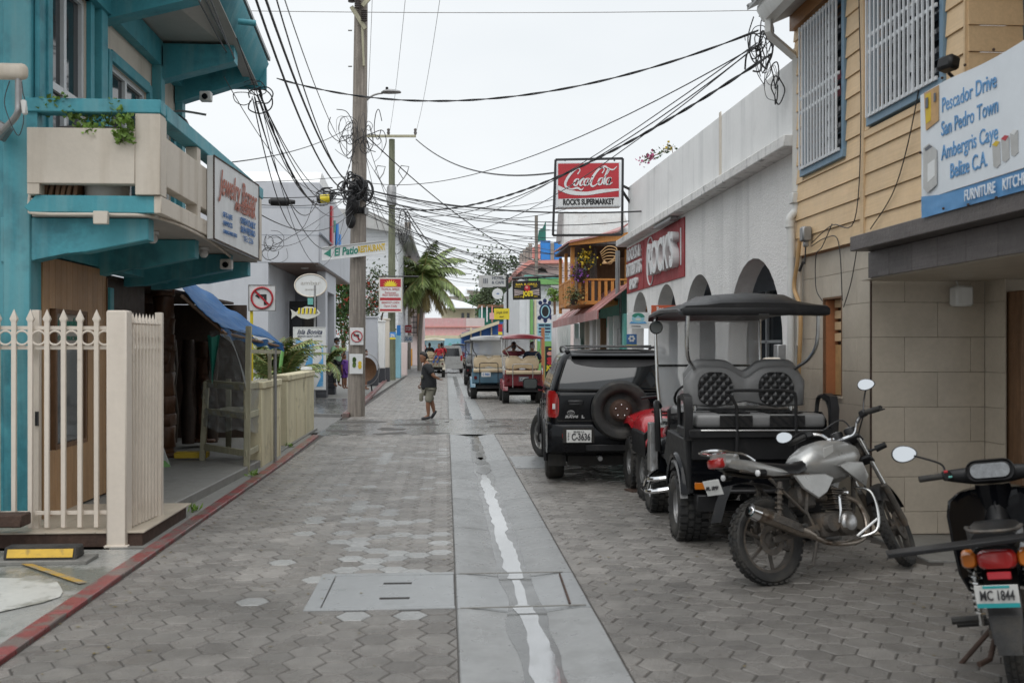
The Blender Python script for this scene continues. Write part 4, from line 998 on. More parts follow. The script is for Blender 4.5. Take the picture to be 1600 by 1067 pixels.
fit('cable_strap','black_plastic',lambda b:(b.lathe([(.212,5.3),(.225,5.36),(.225,5.7),(.21,5.75)],16,(-2.14,YP,0)),b.lathe([(.212,4.95),(.222,5.0),(.212,5.1)],16,(-2.145,YP,0))))
# loops & tangles at the pole
def tangle(n,c,rx,rz,seed,name,lab,r=.009,ry=.12,turns=1.0):
    rn=random.Random(seed);b=M();c=V(c)
    for k in range(n):
        cx,cz=c.x+rn.uniform(-rx,rx)*.6,c.z+rn.uniform(-rz,rz)*.6;a0=rn.uniform(0,6)
        R1,R2=rn.uniform(.25,1)*rx,rn.uniform(.25,1)*rz;m=7
        pts=[V((cx+R1*math.cos(a0+i*.95*turns)*rn.uniform(.6,1),c.y+rn.uniform(-ry,ry),cz+R2*math.sin(a0+i*.95*turns)*rn.uniform(.6,1)))for i in range(m)]
        b.tube(cat(pts,5),r*rn.choice([.7,1,1.5]),5)
    o=b.build(name,MT['black_cable']);return tag(o,lab,'cables')
tangle(12,AY(543,210,YP-.35),.38,.55,1,'cable_tangle','loose loops of thin black wire high on the left of the wooden pole',.007)
tangle(10,AY(578,215,YP-.35),.35,.55,2,'cable_tangle','loose wire loops on the right of the pole just above the crossarm',.007)
tangle(16,AY(553,300,YP-.38),.38,.38,3,'cable_tangle','dense knot of black cables wrapped round the wooden pole',.014)
tangle(8,AY(520,302,YP-.1),.36,.14,4,'cable_tangle','black cable bundle and splices left of the pole knot',.016)
tangle(6,AY(425,385,27),.35,.4,6,'cable_tangle','small coil of black wire in front of the grey building',.007)
b=M();p=AY(572,298,YP-.3)
for k in range(3):b.tube([p+V(((.14+.02*k)*math.cos(PI*j/10),.02*k,(.22+.02*k)*math.sin(PI*j/10)))for j in range(20)],.012,5,closed=True)
tag(b.build('cable_coil',MT['black_cable']),'round coil of black cable hung on the right side of the wooden pole','cable coil')
# cable splice closures
b=M();a,c=AY(420,315,21),AY(461,316,21)
b.tube([a,a.lerp(c,.08),a.lerp(c,.1),a.lerp(c,.75),a.lerp(c,.78),c],[.04,.07,.088,.088,.055,.045],12);tag(b.build('splice_closure',MT['black_plastic']),'fat black cylindrical cable splice hanging before the grey building','cable splice')
b=M();a,c=AY(495,312,23.5),AY(519,310,23.5);b.tube([a,a.lerp(c,.1),a.lerp(c,.9),c],[.06,.10,.10,.05],12)
tag(b.build('splice_closure',MT['black_plastic']),'black cable splice with a yellow label close to the wooden pole','cable splice')
b=M();b.tube([a.lerp(c,.25)+V((0,-.01,0)),a.lerp(c,.85)+V((0,-.01,0))],.098,12);b.build('yellow_label',MT['sign_yellow'],bpy.data.objects['splice_closure.001'])
# signs on the pole
es=thing('direction_sign','white arrow board reading El Patio Restaurant on the wooden pole','sign',AY(553,395,YP-.35))
q=[AY(503,387,YP-.30),AY(603,376,YP-.30),AY(603,396,YP-.30),AY(503,407,YP-.30)]
b=M();b.prism(q,(0,.04,0),.004);b.build('panel',MT['sign_white'],es)
b=M()
b.beam(q[0]+V((0,-.01,0)),q[1]+V((0,-.01,0)),.03,.02);b.beam(q[3]+V((0,-.01,0)),q[2]+V((0,-.01,0)),.03,.02);b.build('batten',MT['sign_white'],es)
ctr=sum(q,V())/4;r_=(q[1]-q[0]).normalized()
letters(es,[('El Patio',-.20,0,.19,dict(shear=.25,bold=.008,w=.58))],ctr,r_,(0,0,1),MT['ink_green'],.004,'green_lettering')
letters(es,[('RESTAURANT',.43,.0,.16,dict(bold=.008,w=.66))],ctr,r_,(0,0,1),MT['ink_yellow'],.004,'yellow_lettering')
u_=r_.cross(V((0,-1,0))).normalized()*-1
blob(es,'ink_green',ctr,r_,V((0,0,1)),[(-.73,0),(-.56,.10),(-.56,-.10)],.005,'arrow')
t,o_,r,u,wd,hh=panel('no_left_turn_sign','small no left turn sign nailed to the wooden utility pole',547,568,512,539,YP-.26,'sign_white',.01,'road sign');noleft(t,o_,r,u,wd)
t,o_,r,u,wd,hh=panel('flower_poster','faded poster of yellow flowers fixed low on the wooden utility pole',546,567,553,584,YP-.25,'sign_white',.01,'poster')
for k in range(9):
    blob(t,('ink_yellow','leaf_bright','leaf')[k%3],o_,r,u,oval(.09*math.cos(k*2.1),.02+.10*math.sin(k*1.7),.045,.05,8),.003+.0005*k)
# second pole
Y2=53.0
u2=thing('utility_pole','slimmer greenish utility pole with a wooden crossarm further down the street','utility pole',(-2.9,Y2,0))
X2=XY(612,Y2)
b=M();b.tube([V((X2+.0006*k,Y2,k*.67))for k in range(20)],[.215-.003*k for k in range(20)],14);b.build('shaft',MT['pole_green'],u2)
b=M();b.beam(AY(569,213,Y2-.25),AY(650,213,Y2-.25),.12,.13,.01);b.build('crossarm',MT['weathered_wood'],u2)
for px_ in(649,607):b=M();b.lathe([(.05,0),(.09,.1),(.06,.2),(.09,.28),(.04,.34)],10,AY(px_,211,Y2-.25),caps=True);b.build('insulator',MT['slate_tile'],u2)
for s_,px_ in((-1,593),(1,630)):
    c=AY(px_,268,Y2-.3);b=M();b.tube([AY(600 if s_<0 else 620,292,Y2-.2),c+V((0,0,-.4)),c+V((-.25,0,0)),c+V((-.1,0,.3)),c+V((.3,0,.25)),c+V((.2,0,-.1)),c+V((0,0,-.4))],.03,5);b.build('switch_bracket',MT['grey_metal'],u2)
b=M();b.lathe([(.24,0),(.25,.05),(.25,.95),(.20,1.05)],14,(X2,Y2-.1,ZY(0,316,Y2)),caps=True);b.build('transformer',MT['grey_metal'],u2)
Y3=82.0
u3=thing('utility_pole','thin dark utility pole beyond the palm tree on the left kerb','utility pole',(-3.2,Y3,0))
b=M();b.tube([V((XY(637,Y3),Y3,k*1.2))for k in range(11)],.28,10);b.build('shaft',MT['pole_wood'],u3)
# red sun sign on a bracket
t,o_,r,u,wd,hh=panel('hanging_sign','red and white hanging sign with a yellow rising sun',593,627,435,487,Y2-.6,'sign_white',.06,edge='cream',ew=.04)
blob(t,'sign_red',o_,r,u,[(-wd*.48,hh*.24),(wd*.48,hh*.24),(wd*.48,hh*.48),(-wd*.48,hh*.48)],.004)
blob(t,'sign_red',o_,r,u,[(-wd*.48,-hh*.16),(wd*.48,-hh*.16),(wd*.48,-hh*.08),(-wd*.48,-hh*.08)],.004)
blob(t,'sign_red',o_,r,u,[(-wd*.48,-hh*.48),(wd*.48,-hh*.48),(wd*.48,-hh*.42),(-wd*.48,-hh*.42)],.004)
sun=[]
for k in range(19):
    a=PI*k/18;R_=(.36 if k%2==0 else .22)*wd;sun.append((R_*math.cos(a),hh*.26+R_*.9*math.sin(a)))
blob(t,'sign_yellow',o_,r,u,sun,.008)
letters(t,[('TROPICAL BREEZE',0,hh*.17,.13,dict(w=wd*.85)),('Restaurant',0,hh*.07,.12,dict(w=wd*.5)),('FRESH SEAFOOD',0,-.01,.12,dict(w=wd*.75)),('BREAKFAST LUNCH',0,-hh*.23,.12,dict(w=wd*.8)),('Open Daily',0,-hh*.33,.12,dict(w=wd*.6))],o_,r,u,MT['sign_red'],.009)
b=M();b.tube([AY(590,432,Y2-.5),AY(655,432,Y2-.5)],.04,6);b.build('bracket',MT['black_metal'],t)
for i,(x0,x1,y0,y1,Y,m,txt,lab,e)in enumerate((
    (609,618,519,530,52.4,'bright_blue','SPA','small blue and yellow notice on the second utility pole',None),
    (620,626,508,524,56,'bright_blue','','narrow blue sign just right of the second utility pole',None),
    (633,643,508,520,76,'sign_red','STOP','small faded red sign above the white one on the thin pole',None),
    (628,645,524,535,76,'sign_white','LOLAS','small white lettered sign on the thin dark pole','ink'))):
    t,o_,r,u,wd,hh=panel('small_sign',lab,x0,x1,y0,y1,Y,m,.03)
    if txt:letters(t,[(txt,0,0,hh*.5,dict(bold=.01,w=wd*.75))],o_,r,u,MT['sign_white' if m!='sign_white' else 'ink_blue'],.006)
    if i==0:blob(t,'sign_yellow',o_,r,u,[(-wd/2,-hh/2),(wd/2,-hh/2),(wd/2,-hh*.25),(-wd/2,-hh*.25)],.006)
# ------------------------------------------------------------------ OVERHEAD CABLES
rc=random.Random(11)
def cable(p,q,sag=.3,r=.012,lab=None,group=None,twist=0,n=22,m='black_cable'):
    p=V(p);q=V(q);pts=[];r*=.82
    for k in range(n+1):
        t=k/n;s_=p.lerp(q,t);s_.z-=sag*4*t*(1-t)
        pts.append(s_)
    b=M()
    if twist:
        L=(q-p).length;nn=int(L/.12);P2=[]
        side=(q-p).normalized().cross(V((0,0,1))).normalized()
        for ph in(0,PI):
            pp=[]
            for k in range(nn+1):
                t=k/nn;s_=p.lerp(q,t);s_.z-=sag*4*t*(1-t);a=ph+k*.9
                pp.append(s_+side*(r*.75*math.cos(a))+V((0,0,r*.75*math.sin(a))))
            b.tube(pp,r*.75,5)
    else:b.tube(pts,r,5)
    o=b.build('overhead_cable',MT[m],smooth=60,fix=False);return tag(o,lab,'cable',group)
PL=AY(553,300,YP-.3)
LT=AY(402,152,13.4);RE=AX(1185,48,3.25)
cable(AY(433,123,13.8),RE,.50,.012,'heavy twisted cable spanning the whole street above the lamp',None,1)
GL='parallel cables descending from the teal roof to the wooden pole'
for k,(x0,y0,Y0,x1,y1,sg_,r_)in enumerate(((395,-60,9,556,290,.5,.017),(380,-60,9,552,296,.65,.016),(412,-70,8.5,548,282,.5,.010),
    (300,-20,8.0,402,150,.12,.011),(312,-20,8.0,410,148,.15,.011),(322,-20,8.0,405,152,.2,.010),
    (402,150,13.4,505,312,.5,.011),(398,152,13.4,498,310,.9,.011),(405,148,13.4,515,306,.3,.010),(395,155,13.4,490,312,1.2,.010),(408,150,13.4,545,300,.75,.010),(425,-60,8.2,548,240,.3,.007),(350,120,12.5,520,300,.5,.007),(370,60,11.5,551,318,1.0,.008),(398,160,13.4,553,330,1.4,.008),(410,170,13.5,540,330,1.7,.006))):
    cable(AY(x0,y0,Y0),AY(x1,y1,YP-.3),sg_,r_,'black cable of the bundle slanting from the teal roof to the pole',GL)
cable(AY(405,140,13.3),AY(550,245,YP-.3),1.35,.014,'thick drooping twisted cable in a deep loop left of the wooden pole',None,1)
cable(AY(340,256,12.6),AY(548,198,YP-.3),.15,.010,'single wire rising from the balcony sign to the wooden pole')
cable(AY(285,300,16),PL,.12,.012,'nearly level cable behind the balcony from the left to the pole knot')
cable(AY(285,285,16),AY(553,275,YP-.3),.05,.008,'thin upper level wire in front of the grey building top')
cable(AY(380,318,20),AY(560,311,YP-.3),.1,.010,'level wire carrying the fat black splice')
cable(AY(408,336,13.5),AY(552,328,YP-.3),.35,.010,'sagging wire passing under the fat black splice')
cable(AY(405,395,13.5),AY(552,300,YP-.3),.1,.007,'thin wire slanting down left across the grey building front')
cable(AY(405,382,13.5),AY(500,350,23),.2,.006,'faint drooping wire low across the grey building front')
# right bundle from the eave
cable(AX(1205,85,3.4),AY(566,312,YP-.3),.80,.016,'heaviest twisted cable from the right eave down to the wooden pole',None,1)
GR='thin cables fanning from the right eave to the left of the street'
for(x1,y1,Y1,sg_)in((612,305,Y2,2.0),(570,285,YP,.55),(572,320,YP,.9),(612,330,Y2,1.3)):
    cable(AX(1185+rc.uniform(-4,8),52+rc.uniform(0,30),3.35),AY(x1,y1,Y1-.3),sg_,.009,'thin wire running from the right eave across to the left poles',GR)
cable(AY(650,218,Y2-.3),AX(868,268,3.9)if 0 else AY(868,270,30),.7,.035,'dark drooping cable from the far crossarm toward the red sign',None,0)
cable(AY(575,215,YP-.3),AY(870,420,40),.5,.018,'long straight wire slanting down right behind the red sign')
cable(AY(570,296,YP-.3),AX(1010,330,3.8),.22,.020,'thick cable from the pole knot to the supermarket wall')
cable(AY(570,303,YP-.3),AX(990,345,3.8),.35,.012,'second cable from the pole knot to the supermarket wall')
GF='far cables fanning right from the two poles'
for k in range(9):
    cable(AY(612+rc.uniform(-4,4),300+8*k,Y2-.3),AY(880,345+14*k+rc.uniform(-6,6),rc.uniform(34,44)),rc.uniform(.1,.9),.017,'thin wire fanning right from the second pole',GF)
for k in range(11):
    cable(AY(570,296+4*k,YP-.3),AY(895,300+15*k+rc.uniform(-6,6),rc.uniform(26,40)),rc.uniform(.1,.5),.010,'thin wire fanning right from the thick pole',GF)
for k in range(8):
    cable(AY(637,350+9*k,Y3),AY(rc.uniform(820,845),375+9*k+rc.uniform(-5,5),62),rc.uniform(.3,1.5),.022,'thin far wire above the palm tree','farthest cables over the end of the street')
for k in range(2):cable(AY(632+k*4,330,Y2-.3),AY(725+12*k,428,90),.9,.04,'pair of long cables dropping toward the end of the street','pair of cables dropping toward the street end')
# high thin lines
cable(AY(-30,8,30),AY(1230,16,30),.15,.016,'fine grey line crossing the sky near the top edge',m='grey_metal')
for x0,x1,lab in((637,608,'faint high wire rising from the far pole top, middle of three'),(693,649,'faint high wire rising from the right end of the crossarm'),(583,572,'faint high wire beside the thick pole')):
    cable(AY(x0,-40,30),AY(x1,210,Y2-.3),.5,.012,lab,m='grey_metal')
GP='wires hanging down round the pole and its knot'
for k in range(7):
    cable(AY(560+rc.uniform(-14,14),230+rc.uniform(-25,25),YP-.3),AY(575+rc.uniform(0,60),350+rc.uniform(-20,45),rc.uniform(26,48)),rc.uniform(-.1,.4),.010,'wire hanging from the thick pole down to the second',GP)
tangle(12,AX(1190,75,3.45),.16,.30,14,'cable_tangle','big tangle of cable loops hanging at the right eave corner',.007,.1)
tangle(5,AX(1212,130,3.6),.10,.24,17,'cable_tangle','lower loose loops with connectors hanging beside the white downpipe',.005,.06)
tangle(6,AY(398,150,13.3),.22,.24,19,'cable_tangle','knot of black cables hanging off the teal roof tip',.006,.1)
tangle(9,AY(630,370,54),.5,1.3,23,'cable_tangle','messy dark cable loops on the second pole near the white house',.018,.2)
# ------------------------------------------------------------------ RIGHT: YELLOW BOARDED BUILDING WITH TILED GROUND FLOOR
yb=thing('yellow_building','ochre clapboard building with a beige tiled ground floor and grilled windows','building',(4.6,8.5,0))
yp=lambda n,m,f,p=yb:part(n,m,f,p)
TX=3.73;TY=8.53
NW=(9.17,9.64,1.20,2.15)
# tiles: every one a piece
def tilecut(a0,a1,b0,b1,hole):
    """rectangles of (a0..a1, b0..b1) left over by a hole"""
    if not hole:return[(a0,a1,b0,b1)]
    h0,h1,k0,k1=hole
    if a1<=h0 or a0>=h1 or b1<=k0 or b0>=k1:return[(a0,a1,b0,b1)]
    out=[]
    if a0<h0:out.append((a0,h0,b0,b1));a0=h0
    if a1>h1:out.append((h1,a1,b0,b1));a1=h1
    if b0<k0:out.append((a0,a1,b0,k0))
    if b1>k1:out.append((a0,a1,k1,b1))
    return out
g=.0016
for r in range(9):
    z0,z1=.03+r*.307-.12,.03+(r+1)*.307-.12
    z0=max(z0,.02);z1=min(z1,2.62)
    a=TY-(.3 if r%2 else 0)
    while a<10.36:
        a0,a1=max(a,TY+.012),min(a+.6,10.36)
        if a1-a0>.03:
            for q in tilecut(a0,a1,z0,z1,NW):
                if q[1]-q[0]<.02 or q[3]-q[2]<.02:continue
                b=M();b.box(TX,TX+.012,q[0]+g,q[1]-g,q[2]+g,q[3]-g,.0015);b.build('wall_tile',MT['wall_tile'],yb)
        a+=.6
    a=TX-(.3 if r%2 else 0)
    while a<4.78:
        a0,a1=max(a,TX+.004),min(a+.6,4.76)
        if a1-a0>.03:
            b=M();b.box(a0+g,a1-g,TY-.012,TY-.001,z0+g,z1-g,.0015);b.build('wall_tile',MT['wall_tile'],yb)
        a+=.6
    b=M();b.box(4.762,4.774,8.2,TY-.014,z0+g,z1-g,.0015);b.build('wall_tile',MT['wall_tile'],yb)
def core(b):
    b.box(TX+.0125,4.77,TY+.001,NW[0],0,2.62);b.box(TX+.0125,4.77,NW[1],10.36,0,2.62)
    b.box(TX+.0125,4.77,NW[0],NW[1],0,NW[2]);b.box(TX+.0125,4.77,NW[0],NW[1],NW[3],2.62)
yp('wall_core','grout',core)
yp('corner_trim','rust',lambda b:b.box(TX-.006,TX+.003,TY-.014,TY+.010,.02,2.3))
nw=yp('louvre_window','wood_brown',lambda b:(b.box(TX-.004,TX+.16,NW[0],NW[0]+.014,NW[2],NW[3]),b.box(TX-.004,TX+.16,NW[1]-.016,NW[1],NW[2],NW[3]),b.box(TX,TX+.16,NW[0],NW[1],NW[3]-.016,NW[3])))
yp('jamb','terracotta',lambda b:b.box(TX+.02,TX+.14,NW[1]-.032,NW[1]-.017,NW[2],NW[3]-.02),nw)
yp('sill','wall_tile',lambda b:b.box(TX-.02,TX+.16,NW[0]-.01,NW[1]+.01,NW[2]-.02,NW[2]),nw)
for k in range(4):yp('slat','ochre_board',lambda b:b.box(TX+.10,TX+.125,NW[0]+.014,NW[1]-.04,NW[3]-.10-.11*k+.004,NW[3]-.016-.11*k+(.0 if k else 0),.004),nw)
yp('plywood_sheet','plywood',lambda b:b.box(TX+.11,TX+.12,NW[0]+.014,NW[1]-.034,NW[2],NW[3]-.46),nw)
yp('side_wall','wall_tile',lambda b:b.box(4.775,7,8.25,8.5,0,2.3))
yp('door_jamb','wood_brown',lambda b:b.box(4.80,4.90,8.02,8.24,.03,2.14,.006))
yp('door_jamb','terracotta',lambda b:b.box(4.905,4.95,8.05,8.24,.03,2.10,.006))
yp('door_leaf','cream',lambda b:b.box(4.955,5.8,8.10,8.14,.03,2.10))
yp('canopy_slab','slate_tile',lambda b:b.box(3.42,7.0,4.2,8.24,2.475,2.598,.006))
y=8.26;k=0
while y>4.3:
    L=.40
    b=M();b.box(3.588,3.60,y-L+.004,y,2.252,2.47,.002);b.build('slate_tile',MT['slate_tile'],yb)
    y-=L;k+=1
for k in range(5):
    x0=3.605+k*.4;b=M();b.box(x0,x0+.396,8.262,8.274,2.252,2.47,.002);b.build('slate_tile',MT['slate_tile'],yb)
yp('canopy_beam','slate_tile',lambda b:b.box(3.6015,7.0,4.2,8.261,2.256,2.474))
yp('canopy_ceiling','wall_tile',lambda b:b.box(3.62,7.0,4.2,8.5,2.245,2.2555))
yp('wall_speaker','white_plastic',lambda b:(b.box(4.42,4.58,8.36,8.50,2.02,2.20,.02),b.tube([(4.5,8.48,2.2),(4.46,8.5,2.32)],.006,5)))
# upper storey
UX=3.68;YC=8.57;YE=6.83
W1=(9.02,10.0,3.50,4.92);W2=(7.18,8.37,3.66,5.02)
def board(y0,y1,z0,z1,x=UX):
    b=M();b.prism([(x+.03,y0,z0),(x-.006,y0,z0),(x+.010,y0,z1),(x+.03,y0,z1)],(0,y1-y0,0));b.build('board',MT['ochre_board'],yb)
for r in range(18):
    z0=2.615+r*.19;z1=z0+.186
    if z0>5.3:break
    for(a0,a1,hole)in((YC+.05,10.34,W1),(YE+.02,YC-.03,W2)):
        for q in tilecut(a0,a1,z0,z1,(hole[0]-.06,hole[1]+.06,hole[2]-.08,hole[3]+.06)):
            if q[3]-q[2]>.02 and q[1]-q[0]>.02:board(q[0],q[1]-.004,q[2],q[3])
yp('upper_core','ochre_dark',lambda b:[b.box(UX+.031,UX+.10,*q)for w_ in((YC,10.34,W1),(YE,YC,W2))for q in tilecut(w_[0],w_[1],2.6,5.4,w_[2])])
yp('trim','ochre_board',lambda b:b.box(UX-.014,UX+.03,YC-.03,YC+.045,2.6,5.3,.003))
yp('trim','ochre_board',lambda b:b.box(UX-.010,UX+.028,YE,YE+.02,2.6,5.3))
yp('trim','ochre_board',lambda b:b.box(UX-.012,UX+.028,7.10,YC-.03,3.50,3.56,.003))
def grille(Wd,nb):
    y0,y1,z0,z1=Wd
    fw=yp('window','bluegrey',lambda b:(b.box(UX-.02,UX+.06,y0-.06,y0,z0-.06,z1+.06,.004),b.box(UX-.02,UX+.06,y1,y1+.06,z0-.06,z1+.06,.004),b.box(UX-.035,UX+.06,y0-.07,y1+.07,z0-.08,z0,.004),b.box(UX-.02,UX+.06,y0-.06,y1+.06,z1,z1+.06,.004)))
    yp('pane','glass_window',lambda b:b.box(UX+.075,UX+.08,y0,y1,z0,z1),fw)
    n=9
    for k in range(n):
        zz=z0+(z1-z0)*(k+.5)/n
        b=M();b.ob((UX+.06,(y0+y1)/2,zz),(.004,(y1-y0)*.98,(z1-z0)/n*.8),(0,.5,0));b.build('louvre',MT['glass_window'],fw)
    yp('mullion','white_metal',lambda b:(b.box(UX+.05,UX+.09,(y0+y1)/2-.02,(y0+y1)/2+.02,z0,z1),),fw)
    for k in range(nb+1):
        yy=y0+.01+(y1-y0-.02)*k/nb;b=M();b.box(UX-.072,UX-.056,yy-.0085,yy+.0085,z0-.02,z1+.02);b.build('grille_bar',MT['white_metal'],fw)
    for zz in(z0,z0+(z1-z0)*.40,z0+(z1-z0)*.50,z1):
        b=M();b.box(UX-.055,UX-.040,y0-.02,y1+.02,zz-.014,zz+.014);b.build('grille_rail',MT['white_metal'],fw)
grille(W1,12);grille(W2,15)
b=M();b.box(UX+.062,UX+.068,9.2,9.45,4.05,4.3);b.build('red_cloth',MT['cloth_maroon'],yb)
for r in range(14):
    z0=2.615+r*.19;b=M();b.prism([(UX+.012,YE+.0,z0),(UX+.012,YE-.02,z0),(UX+.012,YE-.008,z0+.186),(UX+.012,YE,z0+.186)],(.40,0,0));b.build('board',MT['ochre_board'],yb)
yp('post','bluegrey',lambda b:b.box(4.095,4.19,6.94,7.04,2.6,5.3,.004))
for k in range(22):yp('shutter_slat','white_plastic',lambda b:b.ob((4.6,7.02,2.75+.115*k),(.8,.012,.10),(.35,0,0)))
yp('loggia_wall','ochre_board',lambda b:(b.box(5.2,5.3,-9,7.0,2.6,5.4),b.box(5.2,5.3,-9,4.2,0,2.6),b.box(3.6,7.0,-9,4.19,2.25,2.6)))
# roof, eave, gutter and downpipe
yp('roof','grey_roof',lambda b:b.prism([(3.18,-9,5.23),(3.18,10.35,5.23),(7.5,10.35,7.4),(7.5,-9,7.4)],(0,0,.03)))
for k in range(40):yp('roof_rib','grey_roof',lambda b:b.beam((3.17,10.3-k*.16,5.262),(4.4,10.3-k*.16,5.88),.05,.025))if k<24 else None
yp('gutter_box','white_plastic',lambda b:b.prism([(3.30,-9,5.06),(3.40,-9,5.05),(3.42,-9,5.20),(3.24,-9,5.22),(3.235,-9,5.17)],(0,19.2,0),.004))
yp('eave_soffit','soffit',lambda b:b.prism([(3.42,-9,5.07),(3.42,10.3,5.07),(3.72,10.3,5.20),(3.72,-9,5.20)],(0,0,.02)))
yp('barge_board','ochre_dark',lambda b:b.box(3.62,3.70,4,10.3,5.0,5.2))
DPx,DPy=XY(1244,10.28),10.28
dp=yp('downpipe','white_plastic',lambda b:(b.tube([(3.34,10.12,5.10),(3.34,10.12,4.93),(3.36,10.14,4.90),(DPx-.03,DPy,4.74),(DPx,DPy,4.70),(DPx,DPy,3.30)],.046,4),b.box(DPx-.06,DPx+.055,DPy-.06,DPy+.06,3.18,3.29,.008),
    b.tube(cat([(DPx,DPy,3.18),(DPx-.01,DPy,3.10),(DPx-.06,DPy,3.04),(DPx-.08,DPy,2.98),(DPx-.06,DPy,2.9),(DPx-.055,DPy,2.6)],5),.042,12),b.tube([(DPx-.055,DPy,2.6),(DPx-.055,DPy,.4)],.040,12)))
b=M();b.lathe([(.052,2.93),(.052,3.0)],12,(DPx-.07,DPy,0));b.build('collar',MT['white_plastic'],dp)
yp('downpipe','white_plastic',lambda b:b.tube([(DPx+.04,10.40,4.85),(DPx+.04,10.40,.3)],.03,8))
# banner
bn=thing('shop_banner','white and blue banner lettered Pescador Drive San Pedro Town above the grey canopy','banner',(3.42,6.2,2.58))
BXx=3.405
b=M();b.grid(lambda u,v:V((BXx+.004*noise.noise(V((u*7,v*4,0)))-.012*math.sin(u*3+v),6.93-2.1*u,2.715+.75*v+.010*math.sin(u*11)*v)),40,12);o=b.build('fabric',MT['banner_white'],bn,smooth=80,fix=False)
b=M();b.grid(lambda u,v:V((BXx-.003+.008*noise.noise(V((u*12,v*4,3)))*(1-v),6.93-2.1*u,2.585+.13*v+.035*max(0,.12-u)*6*v)),50,6);b.build('blue_band',MT['banner_blue'],bn,smooth=80,fix=False)
Lb=lambda px:YX(px,3.405)
bo=V((BXx,6.0,3.0));r_,u_=(0,-1,0),(0,0,1)
def bl(t,p0,p1,z,h,**k):ya,yb_=Lb(p0),Lb(p1);return(t,6.0-(ya+yb_)/2,z-3.0,h,dict(w=abs(ya-yb_),bold=.001,**k))
letters(bn,[bl('Pescador Drive',1475,1560,3.31,.105),bl('San Pedro Town',1474,1563,3.15,.105),bl('Ambergris Caye',1474,1563,2.985,.105),bl('Belize C.A.',1488,1546,2.84,.105)],bo,r_,u_,MT['banner_blue'],.014)
letters(bn,[bl('FURNITURE',1512,1560,2.645,.075),bl('KITCHEN',1572,1618,2.645,.075)],bo,r_,u_,MT['banner_white'],.022,'white_lettering')
def bprint(m,pts,off=.016,name='print'):
    b=M();b.prism([V((BXx-off,Lb(px),AX(px,py,3.42).z))for px,py in pts],(.002,0,0));return b.build(name,MT[m],bn,smooth=0)
bprint('plywood',[(1447,148),(1470,135),(1470,190),(1450,206)],name='cupboard_picture')
bprint('ink_yellow',[(1450,150),(1458,146),(1458,190),(1450,196)],.0175);bprint('plate_ink',[(1451,156),(1455,154),(1455,170),(1451,172)],.025);bprint('plate_ink',[(1464,148),(1467,147),(1467,160),(1464,162)],.025)
bprint('tin',[(1446,233),(1455,226),(1467,236),(1467,290),(1452,303),(1446,296)],name='cooker_picture')
bprint('sign_white',[(1453,258),(1464,250),(1464,276),(1453,287)],.0175);bprint('plate_ink',[(1448,234),(1456,228),(1460,231),(1450,238)],.0175)
for k,(x,m)in enumerate(((1554,'ink_yellow'),(1568,'sign_red'),(1582,'sign_white'))):
    y=228-9*k
    bprint('tin',[(x,y),(x+12,y-5),(x+13,y+30),(x+7,y+36),(x+2,y+34)],name='jar_picture');bprint(m,[(x,y),(x+6,y-6),(x+12,y-5),(x+7,y+3)],.0175)
for(px,py)in((1476,124),(1512,104),(1557,80),(1442,240),(1478,327),(1517,321),(1561,310)):
    b=M();b.sphere(V((BXx-.018,Lb(px),AX(px,py,3.42).z)),.010,8,5);b.build('eyelet',MT['rust'],bn)
fl=thing('floodlight','small black floodlight fixed at the top corner of the banner','floodlight',(3.45,7.0,3.5));p=AX(1482,100,3.5)
b=M();b.ob(p,(.10,.14,.10),(0,.2,.3),.02);b.build('housing',MT['black_plastic'],fl);b=M();b.tube([p+V((.02,.04,-.05)),p+V((.1,.05,-.12))],.012,6);b.build('bracket',MT['black_metal'],fl)
jb=thing('meter_box','small grey electrical box with loose wires on the clapboard wall','electrical box',(3.6,10.3,2.7));p=AX(1259,366,3.62)
b=M();b.ob(p,(.10,.10,.15),None,.015);b.ob(p+V((0,0,-.10)),(.05,.05,.06),None,.01);b.build('housing',MT['grey_metal'],jb)
b=M();b.tube([p+V((0,0,-.1)),p+V((0,.03,-.3))],.008,5);b.tube([p+V((-.02,.02,-.28)),p+V((-.02,.12,-.36))],.016,6);b.build('cable',MT['black_cable'],jb)
WW='thin black wires hanging across the boarded wall'
for pts,lab in(((AX(1268,380,3.64),AX(1300,352,3.64),AX(1335,345,3.64),AX(1345,200,3.64),AX(1342,0,3.64)),'black wire climbing the corner trim of the boarded wall'),
    ((AX(1268,385,3.65),AX(1290,372,3.65),AX(1310,378,3.65),AX(1316,470,3.68)),'black wire looping down to the small louvred window'),
    ((AX(1360,358,3.66),AX(1400,290,3.66),AX(1432,160,3.64),AX(1450,20,3.62)),'thin wire slanting up past the barred window'),
    ((AX(1340,382,3.70),AX(1330,440,3.70),AX(1318,480,3.70)),'wire dropping from the canopy end to the louvred window'),
    ((AX(1300,350,3.64),AX(1285,385,3.65),AX(1275,400,3.66),AX(1275,450,3.68),AX(1285,470,3.70)),'wire hanging left of the louvred window')):
    b=M();b.tube(cat(pts,6),.005,5);tag(b.build('wall_wire',MT['black_cable']),lab,'wire',WW)
em=thing('electric_meters','pair of grey meter boxes with round cream meter cans behind the parked cart','electric meter',(3.6,10.5,1.2))
for(px,py,Yy)in((1223,570,11.0),(1246,572,10.45)):
    p=AY(px,py,Yy);b=M();b.ob(p,(.17,.14,.46 if px<1240 else .36),None,.01);b.build('box',MT['grey_metal'],em)
for(px,py,Yy)in((1206,571,10.95),(1229,581,10.4)):
    p=AY(px,py,Yy);b=M();b.lathe([(.0,-.09),(.085,-.09),(.092,-.06),(.092,.08),(.075,.09)],18,p,axis='x');b.lathe([(.07,-.092),(.06,-.10),(0,-.10)],18,p,axis='x');b.build('meter_can',MT['cream'],em)
